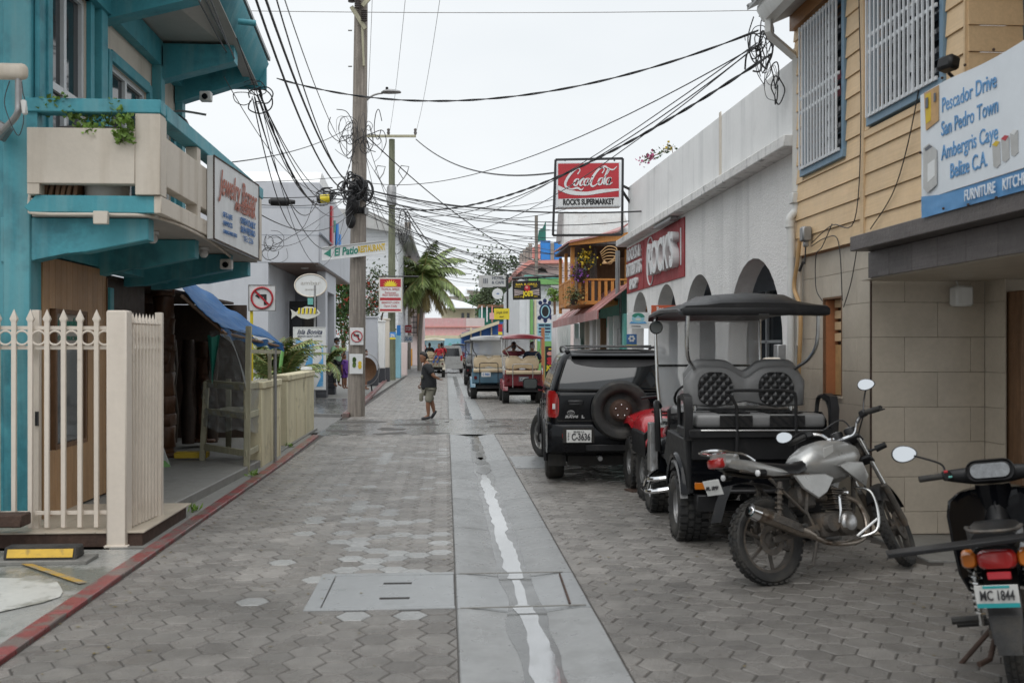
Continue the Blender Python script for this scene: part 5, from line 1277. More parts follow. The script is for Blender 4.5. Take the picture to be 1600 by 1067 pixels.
b=M();b.tube(cat([AX(1250,372,3.62),AX(1246,410,3.62),AX(1241,450,3.62),AX(1251,490,3.62),AX(1247,600,3.62)],5),.022,8);b.build('conduit',MT['plywood'],em)
b=M();b.tube([AX(1249,380,3.68),AX(1249,540,3.68)],.028,8);b.build('conduit',MT['cream'],em)
# ------------------------------------------------------------------ WHITE SUPERMARKET
rk=thing('white_supermarket','white stucco arcaded supermarket with red painted lettering panels','building',(5,16,0))
rp_=lambda n,m,f,p=rk:part(n,m,f,p)
RX=3.80;arches=[(11.03,13.21),(13.85,15.7),(16.14,17.9),(18.47,20.21)]
outl=[(10.44,0)]
for a,c in arches:
    r_a=(c-a)/2;zs=2.77-r_a;m_=(a+c)/2
    outl+=[(a,0),(a,zs)]+[(m_-r_a*math.cos(PI*k/16),zs+r_a*math.sin(PI*k/16))for k in range(1,16)]+[(c,zs),(c,0)]
outl+=[(20.75,0),(20.75,3.80),(10.44,3.80)]
rp_('arcade_wall','white_wall',lambda b:b.prism([(RX,y,z)for y,z in outl],(.25,0,0)))
rp_('arcade_floor','concrete',lambda b:b.box(RX+.02,6.4,10.75,20.7,-.02,.10))
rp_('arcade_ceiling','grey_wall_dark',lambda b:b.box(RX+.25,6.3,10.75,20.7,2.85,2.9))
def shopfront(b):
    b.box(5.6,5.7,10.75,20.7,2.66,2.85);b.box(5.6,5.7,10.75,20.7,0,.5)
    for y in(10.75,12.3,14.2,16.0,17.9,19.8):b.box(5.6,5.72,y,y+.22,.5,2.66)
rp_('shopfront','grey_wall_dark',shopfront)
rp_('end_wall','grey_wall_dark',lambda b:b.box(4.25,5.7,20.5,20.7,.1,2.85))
rp_('end_wall','white_smooth',lambda b:b.box(4.25,5.7,10.73,10.85,.1,2.85))
for(y0,y1)in((11.1,12.3),(12.65,14.2),(14.55,16.0),(16.35,17.9),(18.25,19.8)):
    o=rp_('shop_window','glass_window',lambda b:b.box(5.66,5.68,y0-.12,y1,.5,2.66))
    rp_('mullion','white_metal',lambda b:(b.box(5.60,5.65,(y0+y1)/2-.03,(y0+y1)/2+.03,.5,2.66),b.box(5.60,5.65,y0,y1,1.75,1.8)),o)
rp_('poster','rocks_red',lambda b:b.box(5.57,5.59,14.7,15.6,1.9,2.7))
rp_('cornice','ledge_white',lambda b:b.box(3.58,4.3,10.36,20.85,3.802,3.93,.012))
rp_('parapet','white_smooth',lambda b:(b.prism([(3.72,10.40,3.932),(3.72,20.2,3.932),(3.72,20.2,4.96),(3.72,10.40,4.76)],(.3,0,0),.01)))
rp_('parapet_seam','cream',lambda b:b.box(3.708,3.719,13.25,13.34,3.98,4.86))
rp_('roof_slab','old_concrete',lambda b:b.box(4.0,9,10.75,20.6,3.9,4.0))
rp_('back_wall','white_smooth',lambda b:(b.box(8.9,9,10.75,20.6,0,4.8),b.box(5.8,9,20.45,20.6,0,4.9)))
sp=rp_('sign_panel','rocks_red',lambda b:b.box(RX-.02,RX-.001,15.62,18.83,2.80,3.75,.003))
letters(sp,[("ROCK'S",.12,-.0,.58,dict(bold=.018,ext=.055,w=2.05,space=.95))],(RX-.02,17.1,3.24),(0,-1,0),(0,0,1),MT['sign_white'],.056)
b=M();b.tube([V((RX-.03,18.2+.33*math.cos(PI*k/14),3.27+.44*math.sin(PI*k/14)))for k in range(28)],.014,5,closed=True);b.build('oval_line',MT['sign_white'],sp)
b=M();b.box(RX-.03,RX-.021,15.8,15.86,3.0,3.6);b.build('bar',MT['sign_white'],sp)
sp2=rp_('sign_panel','rocks_red',lambda b:b.box(RX-.02,RX-.001,18.89,20.65,2.80,3.74,.003))
letters(sp2,[("ROCK'S &",0,.29,.24,dict(bold=.012,w=1.4,ext=.02)),('DISTRIBUTORS',0,-.02,.26,dict(bold=.010,w=1.5,ext=.02)),('SHOP',.0,-.32,.2,dict(bold=.012,w=.8,ext=.02))],(RX-.02,19.77,3.27),(0,-1,0),(0,0,1),MT['sign_white'],.022)
rp_('strip_lamp','grey_metal',lambda b:(b.box(3.62,3.74,15.9,17.2,3.74,3.79,.004),b.tube([(3.65,16.0,3.745),(3.65,17.1,3.745)],.018,8),b.tube([(3.71,16.0,3.745),(3.71,17.1,3.745)],.018,8)))
# projecting boards on it
t,o_,r,u,wd,hh=panel('projecting_sign','small orange projecting sign lettered Recargue under the arches',1018,1059,477,494,16.2,'sign_orange',.03)
letters(t,[('Recargue',0,.025,.075,dict(bold=.004,w=wd*.62))],o_,r,u,MT['sign_white'],.004)
letters(t,[('aqui su saldo',0,-.05,.035,dict(w=wd*.6))],o_,r,u,MT['sign_yellow'],.004,'small_lettering')
b=M();b.prism([o_+V((-wd/2,0,-hh/2-.055)),o_+V((wd/2,0,-hh/2-.055)),o_+V((wd/2,0,-hh/2-.003)),o_+V((-wd/2,0,-hh/2-.003))],(0,.03,0));b.build('lower_strip',MT['sign_white'],t)
t,o_,r,u,wd,hh=panel('projecting_sign','white projecting sign with a round green island emblem over the teal shop',980,1014,488,513,18.5,'sign_white',.03)
blob(t,'aqua_light',o_,r,u,oval(0,.03,.12,.09));blob(t,'ink_green',o_,r,u,oval(0,.045,.13,.095,16,.2,PI-.2)+[(-.06,.05),(0,.09),(.06,.05)],.007);blob(t,'sky_print',o_,r,u,[(-.17,-.06),(.17,-.06),(.13,-.02),(0,-.045),(-.13,-.02)],.008);blob(t,'ink',o_,r,u,[(-.13,-.115),(.05,-.12),(.05,-.105),(-.13,-.105)],.008)
blob(t,'fish_white',o_,r,u,oval(0,.02,.055,.025,12),.009)
t,o_,r,u,wd,hh=panel('poster','small blue poster of a white flower below the island emblem sign',979,995,522,541,19.2,'ink_blue',.01)
for k in range(6):blob(t,'sign_white',o_,r,u,oval(.045*math.cos(k*PI/3),.03+.045*math.sin(k*PI/3),.026,.022,8),.003+.0004*k,'petal')
blob(t,'sign_yellow',o_,r,u,[(-wd/2,-hh/2),(wd/2,-hh/2),(wd/2,-hh*.36),(-wd/2,-hh*.36)],.005)
# flowering twig on the roof edge
ft=thing('flowering_plant','thin flowering twig leaning over the white parapet against the sky','plant',(4.3,17,4.9))
b=M();pts=cat([AY(1050,232,17.5),AY(1030,240,17.5),AY(1004,252,17.5)],5);b.tube(pts,.008,4);b.tube([AY(1052,250,17.5),AY(1050,228,17.5)],.006,4);b.build('twig',MT['wood_brown'],ft)
leaves(60,lambda r:V(pts[r.randrange(len(pts))])+V((r.gauss(0,.05),0,r.gauss(0,.05))),.07,'leaf_clump',MT['leaf_grey'],ft,3)
leaves(30,lambda r:V(pts[-r.randrange(1,5)])+V((r.gauss(0,.05),0,r.gauss(0,.04))),.06,'flowers',MT['flower'],ft,4,.9)
leaves(16,lambda r:V(pts[r.randrange(3)])+V((r.gauss(0,.06),0,r.gauss(0,.04))),.05,'flowers',MT['ink_yellow'],ft,5,.9)
# ------------------------------------------------------------------ RED HANGING SIGN
cs=thing('cola_sign','red and white box sign hung in a black frame over the street','sign',(2.9,19.8,4.3))
YS=19.8
a,c=AY(869,325,YS),AY(970,252,YS+.12)
q=[AY(869,325,YS),AY(970,323,YS),AY(970,252,YS),AY(870,252,YS)]
b=M();b.prism([p for p in q],(0,.26,0),.012);b.build('box',MT['white_metal'],cs)
def onb(px,py,off):return AY(px,py,YS)+V((0,-off,0))
b=M();b.prism([onb(872,311,.004),onb(967,308,.004),onb(967,255,.004),onb(872,256,.004)],(0,.003,0));b.build('red_face',MT['sign_red'],cs)
b=M();b.prism([onb(872,323,.004),onb(967,321,.004),onb(967,309,.004),onb(872,312,.004)],(0,.003,0));b.build('white_face',MT['sign_white'],cs)
letters(cs,[("ROCK'S SUPERMARKET",0,0,.115,dict(bold=.007,w=1.03))],(onb(919.5,316,.006)),onb(967,309,0)-onb(872,310.5,0),(0,0,1),MT['ink'],.003,'black_lettering')
# script drawn with a broad pen
org=onb(881,291,.008);sx_,sy_=(onb(958,288,0)-onb(881,291,0))/12.6,.0905
def rib(b,pts,ws):
    P=cat([(x+y*.30,y,0)for x,y in pts],7);n=len(P);L_=[];R_=[]
    for i,p in enumerate(P):
        f=i/(n-1)*(len(ws)-1);k=min(int(f),len(ws)-2);w_=ws[k]+(ws[k+1]-ws[k])*(f-k)
        d=(P[min(i+1,n-1)]-P[max(i-1,0)]);d.normalize();nn=V((-d.y,d.x,0))*w_*.5
        L_.append(p+nn);R_.append(p-nn)
    to=lambda v,o2:org+sx_*v.x+V((0,-o2,v.y*sy_))
    b.loft([[to(l,0),to(r,0),to(r,.006),to(l,.006)]for l,r in zip(L_,R_)])
b=M();thin,fat=.14,.62
rib(b,[(2.7,2.5),(3.1,3.3),(2.5,3.8),(1.4,3.2),(.45,1.8),(.2,.5),(.8,-.3),(1.7,.0),(2.5,.8)],[.3,.2,.25,.5,fat,fat,.4,.2,thin])
def oo(x):rib(b,[(x,1.5),(x-.5,1.1),(x-.5,.3),(x,-.05),(x+.42,.4),(x+.4,1.2),(x,1.5)],[.2,.45,.5,.25,.4,.4,.2])
oo(3.0);rib(b,[(3.2,1.1),(3.7,1.2),(4.0,1.5)],[thin]*3)
rib(b,[(4.8,1.1),(4.6,1.5),(4.1,1.1),(4.0,.3),(4.4,-.05),(5.0,.5)],[.3,.25,.5,.5,.25,thin])
oo(5.5);rib(b,[(6.0,1.5),(5.85,.5),(6.0,.0),(6.6,.5),(6.9,1.2)],[.4,.5,.3,thin,thin])
rib(b,[(6.5,1.75),(6.9,1.8)],[.25,.25])
rib(b,[(9.0,2.5),(9.3,3.3),(8.7,3.8),(7.7,3.2),(6.9,1.8),(6.7,.5),(7.3,-.3),(8.2,.0),(8.9,.8)],[.3,.2,.25,.5,fat,fat,.4,.2,thin])
oo(9.2);rib(b,[(9.5,1.1),(10.3,2.2),(10.6,3.1),(10.2,3.2),(10.0,1.6),(10.1,.2),(10.6,.2)],[thin,thin,.2,.35,.5,.4,thin])
oo(11.1);rib(b,[(11.6,1.5),(11.45,.5),(11.6,.0),(12.3,.4)],[.4,.5,.3,thin])
rib(b,[(.9,-.4),(2.2,-.75),(3.6,-.55),(4.7,-1.0),(5.2,-.6)],[thin,.3,.45,.3,.1])
rib(b,[(8.0,3.6),(9.2,4.0),(10.3,3.5),(11.6,3.2),(12.4,3.9)],[.15,.4,.35,.3,.1])
b.build('white_script',MT['sign_white'],cs,smooth=0)
b=M()
top=cat([onb(872,290,.010),onb(890,297,.010),onb(915,300,.010),onb(940,296,.010),onb(967,295,.010)],6)
bot=cat([onb(872,297,.010),onb(890,304,.010),onb(915,305.5,.010),onb(940,302,.010),onb(967,298,.010)],6)
b.loft([[p,q_]for p,q_ in zip(top,bot)],ring_closed=False);b.build('wave',MT['sign_white'],cs,smooth=0)
fr=[AY(868,250,YS+.1),AY(973,248,YS+.1),AY(972,367,YS+.1),AY(864,368,YS+.1)]
b=M()
for p,q_ in zip(fr,fr[1:]+fr[:1]):b.beam(p,q_,.045,.045,up=(0,1,0))
b.beam(AY(972,298,YS+.1),AY(990,325,YS+.3),.04,.04);b.beam(AY(972,290,YS+.1),AY(986,297,YS+.3),.04,.04);b.beam(AY(883,250,YS+.1),AY(883,253,YS+.1),.03,.03);b.beam(AY(960,248,YS+.1),AY(960,253,YS+.1),.03,.03);b.build('frame',MT['black_metal'],cs)
# ------------------------------------------------------------------ ORANGE TIMBER HOUSE AND TEAL SHOP
oh=thing('orange_house','orange timber house with a railed balcony over a teal shop','building',(4.5,24,0))
op=lambda n,m,f,p=oh:part(n,m,f,p)
YO=23.0;oX=lambda px:XY(px,YO);oZ=lambda py:ZY(900,py,YO)
XR=5.4
op('balcony_floor','wood_orange',lambda b:b.box(oX(893),XR,YO,YO+2.6,oZ(476),oZ(470),.01))
for px in(893,903):
    pass
op('post','wood_orange',lambda b:b.box(oX(892),oX(898),YO-.0,YO+.09,oZ(476),oZ(384),.005))
for yy in(1.2,2.4):op('post','wood_orange',lambda b:b.box(oX(892),oX(897),YO+yy,YO+yy+.09,oZ(478)if yy<2 else 2.55,3.98,.005))
op('post','wood_dark',lambda b:b.box(oX(929),oX(933),YO+.02,YO+.10,oZ(470),oZ(384)))
op('handrail','wood_orange',lambda b:b.box(oX(898.2),XR,YO+.0,YO+.08,oZ(438),oZ(435),.004))
op('handrail','wood_orange',lambda b:b.box(oX(892),oX(895),YO+.1,YO+2.4,oZ(438),oZ(435),.004))
for k in range(8):
    px=904+k*10.2;op('baluster','wood_orange',lambda b:b.box(oX(px),oX(px+4.6),YO+.02,YO+.05,oZ(470),oZ(438.3)))
for k in range(8):
    y_=YO+.2+k*.28;op('baluster','wood_orange',lambda b:b.box(oX(892.5),oX(894),y_,y_+.14,oZ(470),oZ(438.3)))
z=2.75
while z<4.2:
    op('board','wood_orange',lambda b:b.box(4.25 if z<4.2 else 4,XR,YO+.5,YO+.53,z+.003,z+.147));z+=.15
op('inner_wall','wood_brown',lambda b:b.box(3.3,4.25,YO+1.9,YO+2.0,2.7,4.1))
op('louvre_panel','slate_tile',lambda b:b.box(oX(932),oX(943),YO+1.0,YO+1.05,2.75,4.0))
op('fascia','wood_orange',lambda b:b.prism([(oX(886),YO-.35,oZ(386)),(oX(888),YO-.35,oZ(378)),(oX(960),YO-.35,oZ(368)),(oX(995),YO-.35,oZ(362)),(oX(995),YO-.35,oZ(374)),(oX(930),YO-.35,oZ(382))],(0,.08,0)))
op('eave_board','wood_dark',lambda b:b.box(oX(886),XR,YO-.26,YO+2.6,oZ(386),oZ(383)))
op('porch_roof','red_tin',lambda b:b.prism([(oX(884),YO-.4,oZ(383)),(oX(960),YO-.45,oZ(366)),(oX(1010),YO-.3,oZ(330)),(oX(1010),YO+2.8,oZ(330)),(oX(884),YO+2.8,oZ(378))],(0,0,.04)))
# grey gable of the roof behind
YR=25.0;rX=lambda px:XY(px,YR);rZ=lambda py:ZY(0,py,YR)
for k in range(14):
    f0,f1=k/14,(k+1)/14
    lo=lambda f:V((rX(872+118*f),YR,rZ(376)));hi=lambda f:V((rX(885+108*f),YR+1.6,rZ(310)))
    b=M();b.prism([lo(f0)+V((.004,0,0)),lo(f1),hi(f1),hi(f0)+V((.004,0,0))],(0,.03,.02+.015*(k%2)))
    b.build('roof_sheet',MT['tin'],oh)
op('roof_end','slate_tile',lambda b:b.prism([(rX(869),YR-.1,rZ(372)),(rX(877),YR-.1,rZ(371)),(rX(891),YR+1.5,rZ(312)),(rX(883),YR+1.5,rZ(313))],(0,.1,0)))
op('upper_core','wood_brown',lambda b:b.box(3.5,7.5,YO+2.7,YO+5,2.6,4.6))
# teal shop below with its tin awning
ts=thing('teal_shop','teal shop front under a rusty red tin awning beside the supermarket','building',(4.2,25,0))
tq=lambda n,m,f,p=ts:part(n,m,f,p)
for k in range(16):
    y0_,y1_=20.9+k*.55,20.9+(k+1)*.55
    if y1_>29.6:break
    b=M();b.prism([(3.22,y0_+.006,2.46),(3.22,y1_,2.46),(4.0,y1_,2.95+.12),(4.0,y0_+.006,2.95+.12)],(0,0,.02+.012*(k%2)));b.build('tin_sheet',MT['red_tin'],ts)
tq('awning_fascia','red_tin',lambda b:b.box(3.19,3.22,20.9,29.7,2.28,2.47))
tq('front_wall','aqua_paint',lambda b:(b.box(4.0,4.1,20.8,23.6,0,3.0),b.box(4.0,4.1,23.6,29.7,2.2,3.0),b.box(4.0,4.1,27.0,29.7,0,2.2)))
tq('front_wall','pink_pale',lambda b:b.box(4.3,4.4,23.6,27.0,0,2.3))
for k,(y_,m_,w__)in enumerate(((21.0,'aqua_paint',.22),(22.3,'white_smooth',.1),(23.0,'white_smooth',.2),(24.2,'wood_brown',.1),(24.8,'white_smooth',.14),(25.6,'sign_white',.5),(26.9,'cream',.14),(28.0,'soffit',.12),(29.2,'white_smooth',.16))):
    tq('post',m_,lambda b:b.box(3.78,3.92,y_,y_+w__,0,2.4,.006))
tq('shutter','white_smooth',lambda b:b.box(3.72,3.76,27.6,28.9,0,1.95,.004))
for k in range(6):tq('rib','sign_white',lambda b:b.box(3.705,3.719,27.65+k*.22,27.7+k*.22,0,1.95))
tq('fuse_box','grey_metal',lambda b:(b.box(3.86,3.99,21.9,22.4,1.7,2.1,.01),b.tube([(3.9,22.1,2.1),(3.9,22.1,2.9)],.03,7)))
b=M();b.tube([AY(965,392,21.3),AY(965,466,21.3)],.05,8);tag(b.build('steel_post',MT['grey_metal']),'short grey steel post in front of the orange balcony','post')
wp=thing('white_fence_panel','tall white corrugated panel standing left of the teal shop','fence',(3.4,30,0))
for k in range(5):
    b=M();b.box(XY(871,29.8)+k*.078,XY(871,29.8)+k*.078+.07,29.8,29.84+.03*(k%2),0,ZY(0,492+k*.5,29.8),.004);b.build('plank',MT['white_smooth'],wp)
b=M();b.box(XY(871,29.8),XY(892,29.8),29.9,31.5,0,2.7);b.build('side',MT['white_smooth'],wp)
# balcony plants
for k,(px,py,m_,lab)in enumerate(((915,408,'ink_yellow','orange yellow flowering basket hanging on the timber balcony'),(906,428,'flower_purple','purple flowering pot on the timber balcony rail'),(897,463,'leaf_dry','dry plant hanging below the timber balcony corner'))):
    fp=thing('potted_flowers',lab,'plant',AY(px,py+8,YO-.1));c=AY(px,py,YO-.12)
    b=M();b.lathe([(.05,0),(.10,.12),(.11,.13),(0,.13)],12,c+V((0,0,-.2)),caps=True);b.build('pot',MT['wood_dark'],fp)
    leaves(160,lambda r:c+V((r.gauss(0,.10),r.gauss(0,.06),r.gauss(0,.09))),.07,'leaf_clump',MT['leaf_grey'],fp,k)
    leaves(130,lambda r:c+V((r.gauss(0,.11),r.gauss(-.03,.06),r.gauss(.02,.10))),.06,'flowers',MT[m_],fp,k+9,.8)
b=M()
for k in range(5):b.tube(cat([AY(938+k,395+3*k,22),AY(950,385+5*k,21.9),AY(964,390+4*k,21.8),AY(955-3*k,412,21.8),AY(944,408,21.9)],5),.012,5)
tag(b.build('wire_loops',MT['plywood']),'tan looped wires between the steel post and the orange balcony','cables')
# ------------------------------------------------------------------ FAR STREET
def bx(px0,px1,py0,py1,Y,D,m,name,t,pr=.0,z0=None):
    a=AY(px0,py1,Y);c=AY(px1,py0,Y);b=M();b.box(a.x,c.x,Y,Y+D,a.z if z0 is None else z0,c.z,pr);return b.build(name,MT[m],t)
# white boarded house, left beyond the second pole
wh=thing('white_house','tall white clapboard house behind the second utility pole','building',(-6,66,0))
YW=66.0;xw0,xw1=XY(560,YW)-3,XY(622,YW)
b=M();b.box(xw0,xw1,YW+.03,YW+22,0,ZY(0,345,YW));b.build('wall_core',MT['grey_wall_dark'],wh)
for k in range(34):
    z0=1.5+k*.26;z1=z0+.25
    if z1>ZY(0,340,YW):break
    b=M();b.box(xw0,xw1,YW,YW+.03-.0,z0,z1);b.build('board',MT['white_tin'],wh)
    b=M();b.box(xw1+.002,xw1+.03,YW+.03,YW+22,z0,z1);b.build('board',MT['white_tin'],wh)
b=M();b.prism([(xw0,YW-.8,ZY(0,322,YW)),(XY(575,YW),YW-.8,ZY(0,326,YW)),(xw1+.9,YW-.8,ZY(0,357,YW)),(xw1+.9,YW-.8,ZY(0,364,YW)),(xw0,YW-.8,ZY(0,341,YW))],(0,24,0));b.build('roof',MT['tin'],wh)
b=M();b.tube([(xw1+.7,YW-.9,ZY(0,362,YW)),(xw1+.9,YW+22,ZY(0,362,YW))],.18,8);b.build('rain_gutter',MT['grey_metal'],wh)
# garden walls and gate posts between
lw=[(545,590,497,603,44.6,.3,'grey_wall','plain grey garden wall panel right of the thick pole'),
      (576,590,500,588,47.5,.3,'white_smooth','white gate pier beside the grey garden wall'),
      (591,601,503,590,48.8,.5,'white_smooth','white wall pier just left of the second utility pole'),
      (600,608,500,585,50.5,.5,'cream','cream gate pier touching the second utility pole'),
      (617,626,520,585,56.5,.8,'aqua_light','pale blue wall edge right of the second pole'),
      (626,636,535,576,62,.8,'pink_pale','faded pink wall stub before the thin dark pole'),
      (638,644,545,566,96,.8,'orange_wall','bright orange wall end at the left of the far mural')]
for(p0,p1,q0,q1,Y,D,m,lab)in lw:
    a=AY(p0,q1,Y);c=AY(p1,q0,Y)
    t=thing('garden_wall',lab,'wall',((a.x+c.x)/2,Y,0));b=M();b.box(a.x,c.x,Y,Y+D,.7 if m in('white_smooth','cream','grey_wall')and Y<51 else 0,c.z,.02);b.build('wall',MT[m],t)
    if Y<51:
        b=M();b.box(a.x-.02,c.x+.02,Y-.02,Y+D+.02,0,.698,.01);b.build('stone_base',MT['stone_dark'],t)
        b=M();b.box(a.x-.04,c.x+.04,Y-.04,Y+D+.04,c.z,c.z+.08,.01);b.build('coping',MT[m],t)
# shrubs with red flowers
def shrub(name,lab,c,rad,n,size,mat_,seed,flower=None,nf=0,trunk=None,catg='shrub',grp=None):
    t=thing(name,lab,catg,(c[0],c[1],0),0,grp);c=V(c);R0=V(rad);rn=random.Random(seed)
    cl=[(c+V((R0.x*rn.uniform(-.75,.75),R0.y*rn.uniform(-.75,.75),R0.z*rn.uniform(-.75,.75))),rn.uniform(.25,.5))for _ in range(16)]
    def f(r):
        q,s_=cl[r.randrange(16)];return q+V((r.gauss(0,R0.x*s_*.5),r.gauss(0,R0.y*s_*.5),r.gauss(0,R0.z*s_*.5)))
    leaves(n,f,size,'crown',MT[mat_],t,seed,.6)
    b=M()
    for k in range(5):
        q=cl[k][0];b.tube(cat([(c.x,c.y,0),(c.x+(q.x-c.x)*.3,c.y,c.z-R0.z*.7),q],4),[.07,.06,.05,.04,.03,.025,.02,.015,.01],5)
    b.build('trunk',MT['wood_brown'],t)
    if flower:leaves(nf,f,size*.9,'flowers',MT[flower],t,seed+50,.9)
    return t
shrub('flowering_shrub','green shrub dotted with red blossoms above the grey garden wall',(-4.75,46.5,3.6),(.7,1.2,1.7),2600,.17,'leaf',3,'flower_red',160)
shrub('flowering_shrub','loose red flowering tree overhanging the red hanging sign',(-3.7,54.5,4.2),(1.1,1.0,1.9),1500,.17,'leaf_grey',4,'flower_red',150)
shrub('shrub','darker green bush low behind the hanging sign',(-3.6,58,2.2),(.8,1.0,.9),1200,.16,'leaf',6)
# the palm
pt=thing('palm_tree','tall coconut palm with drooping fronds at the left side of the far street','palm tree',(XY(657,75),75,0))
Yp=75.0;top=AY(661,436,Yp);base=V((XY(656,Yp),Yp,0));rn=random.Random(21)
b=M();b.tube(cat([base,base.lerp(top,.35)+V((-.1,0,0)),base.lerp(top,.7),top],6),[.20-.005*k for k in range(19)],10);b.build('trunk',MT['pole_wood'],pt)
b=M();nfr=30
for k in range(nfr):
    az=2*PI*k/nfr*1.618*3;el=[1.25,.85,.5,.15,-.25][k%5]+rn.uniform(-.12,.12)
    palmfrond(b,top,az,rn.uniform(3.2,4.3),el,rn.uniform(1.1,1.9)if el>.3 else rn.uniform(.8,1.3),.95,20,.075,rn=rn,vee=.55)
o=b.build('crown',[MT['leaf_palm'],MT['leaf_dry']],pt,smooth=0,fix=False)
at=o.data.attributes.new('rnd','FLOAT','FACE');at.data.foreach_set('value',[rn.random()for _ in o.data.polygons])
b=M()
for k in range(9):
    az=2*PI*k/9;palmfrond(b,top+V((0,0,-.2)),az,rn.uniform(2.6,3.4),-.5,.9,.7,14,.07,rn=rn,vee=.8)
o=b.build('dry_fronds',[MT['leaf_dry'],MT['leaf_dry']],pt,smooth=0,fix=False)
b=M()
for k in range(7):b.sphere(top+V((.28*math.cos(k),.28*math.sin(k),-.25-.06*(k%2))),.13,8,6)
b.build('coconuts',MT['leaf_dry'],pt)
# end of the street
YE_=118.0
mu=thing('mural_wall','pale blue painted mural wall at the end of the street','wall',(XY(690,YE_),YE_,0))
bx(654,738,529,566,YE_,.5,'aqua_light','wall',mu,z0=0)
rn=random.Random(4)
for k in range(15):
    px=657+k*5.2;m=rn.choice(['bright_blue','salmon','sign_white','aqua_paint','pink_wall','sky_print','ink_blue'])
    a=AY(px,rn.uniform(548,562),YE_-.03);b=M();b.prism([a+V((x*rn.uniform(.7,1.2),0,z*rn.uniform(.6,1.3)))for x,z in oval(0,.5,.3,.5,9)],(0,.025,0));b.build('painted_patch',MT[m],mu)
b=M();b.box(XY(654,YE_),XY(738,YE_),YE_-.08,YE_-.02,0,.3);b.build('green_base',MT['ink_green'],mu)
pk=thing('pink_building','low building with a pink parapet and blue ground floor at the street end','building',(XY(690,126),126,0))
bx(640,757,497,525,126,8,'pink_wall','parapet',pk);bx(728,757,497,515,125.9,.08,'pink_pale','white_panel',pk)
bx(640,757,510,511.5,125.8,.15,'salmon','groove',pk)
bx(630,760,524,530,125.5,9,'pale_yellow','cornice',pk);bx(640,757,530,566,126.5,7,'blue_wall','wall',pk,z0=0)
for px in(664,680,694,706,718,733):bx(px,px+2.2,530,560,126.2,.25,'sign_white','column',pk,z0=0)
for px in(668,684,710,722):bx(px,px+8,535,548,126.35,.1,'glass_window','window',pk)
py_=thing('yellow_house','pale yellow house with a light tin roof above the pink parapet','building',(XY(720,150),150,0))
bx(690,742,478,500,150,9,'pale_yellow','wall',py_,z0=0)
for px in(721,729.5):bx(px,px+4.2,489,498,149.9,.1,'glass_window','window',py_)
b=M();a,c=AY(698,468,151),AY(742,480,148);b.prism([AY(690,482,148.5),AY(748,482,148.5),AY(725,473,154),AY(698,467,154)],(0,0,.12));b.build('roof',MT['white_tin'],py_)
bg_=thing('far_house','far beige house with a broad white tin roof at the vanishing point','building',(XY(740,190),190,0))
bx(730,765,452,500,190,10,'cream','wall',bg_,z0=0);b=M();b.prism([AY(700,465,186),AY(735,464,186),AY(729,449,200),AY(682,449,200)],(0,0,.2));b.build('roof',MT['white_tin'],bg_)
b=M();b.prism([AY(728,453,188),AY(770,458,188),AY(762,447,196),AY(730,450,196)],(0,0,.2));b.build('roof',MT['white_tin'],bg_)
bx(700,760,463,476,176,5,'old_concrete','parapet',bg_,z0=0)
for k in range(3):bx(725+5*k,729+5*k,470-(k%2)*2,477,172,1,'white_tin','tank',bg_)
ld=thing('left_house','dark gridded balcony building beside the palm trunk','building',(XY(645,100),100,0))
bx(626,662,478,530,100,6,'pink_pale','wall',ld,z0=0);bx(652,659,480,530,99.5,.4,'wood_brown','column',ld)
for k in range(5):bx(640,652,487+8*k,488.5+8*k,99.4,.3,'ink','rail',ld)
for k in range(3):bx(641+5*k,642+5*k,482,525,99.35,.3,'ink','baluster',ld)
bb=thing('blue_house','blue house with a yellow sloping eave in the centre distance','building',(XY(760,104),104,0))
b=M();b.prism([AY(722,560,104)*1,AY(722,520,104),AY(778,503,104),AY(830,503,104),AY(830,560,104)],(0,10,0));b.build('wall',MT['blue_wall'],bb)
b=M();b.prism([AY(719,522,103),AY(780,501,103),AY(780,506,103),AY(721,527,103)],(0,12,0));b.build('eave',MT['pale_yellow'],bb)
for px in(735,750,767):bx(px,px+2,512,555,103.7,.2,'pale_yellow','column',bb,z0=0)
gd=thing('green_balcony_house','two-storey house with a dark green balcony and pink band behind the yellow sign','building',(XY(775,132),132,0))
bx(750,806,478,505,132,6,'ink_green','balcony_shade',gd,z0=0);bx(748,806,476,480,131,7,'wood_brown','eave',gd);bx(765,806,489,499,130.8,.3,'pink_wall','band',gd)
for px in(752,760,768):bx(px,px+2,478,503,130.9,.2,'white_tin' if px!=768 else 'salmon','post',gd)
gr=thing('grey_awning_house','dark grey awninged shop behind the yellow sign at right of centre','building',(XY(795,90),90,0))
bx(790,822,503,512,88,5,'slate_tile','awning',gr);bx(795,822,512,560,90,4,'dark_inside','wall',gr,z0=0);bx(801,810,513,525,89.8,.1,'sign_white','poster',gr);bx(794,797,500,560,87.8,.3,'grey_metal','post',gr,z0=0)
# tree band behind
for k,(px,py,Y,rx_,rz_,lab)in enumerate(((760,478,170,5,2.2,'low dark green tree in the centre distance'),(782,462,140,3.4,2.8,'olive tree behind the round white hanging sign'),(812,432,112,4.2,3.6,'taller grey green tree rising behind the pastel far buildings'))):
    c=AY(px,py,Y);shrub('tree',lab,c,(rx_,3,rz_),2600,.40,('leaf','leaf_grey','leaf_grey')[k],30+k,catg='tree')
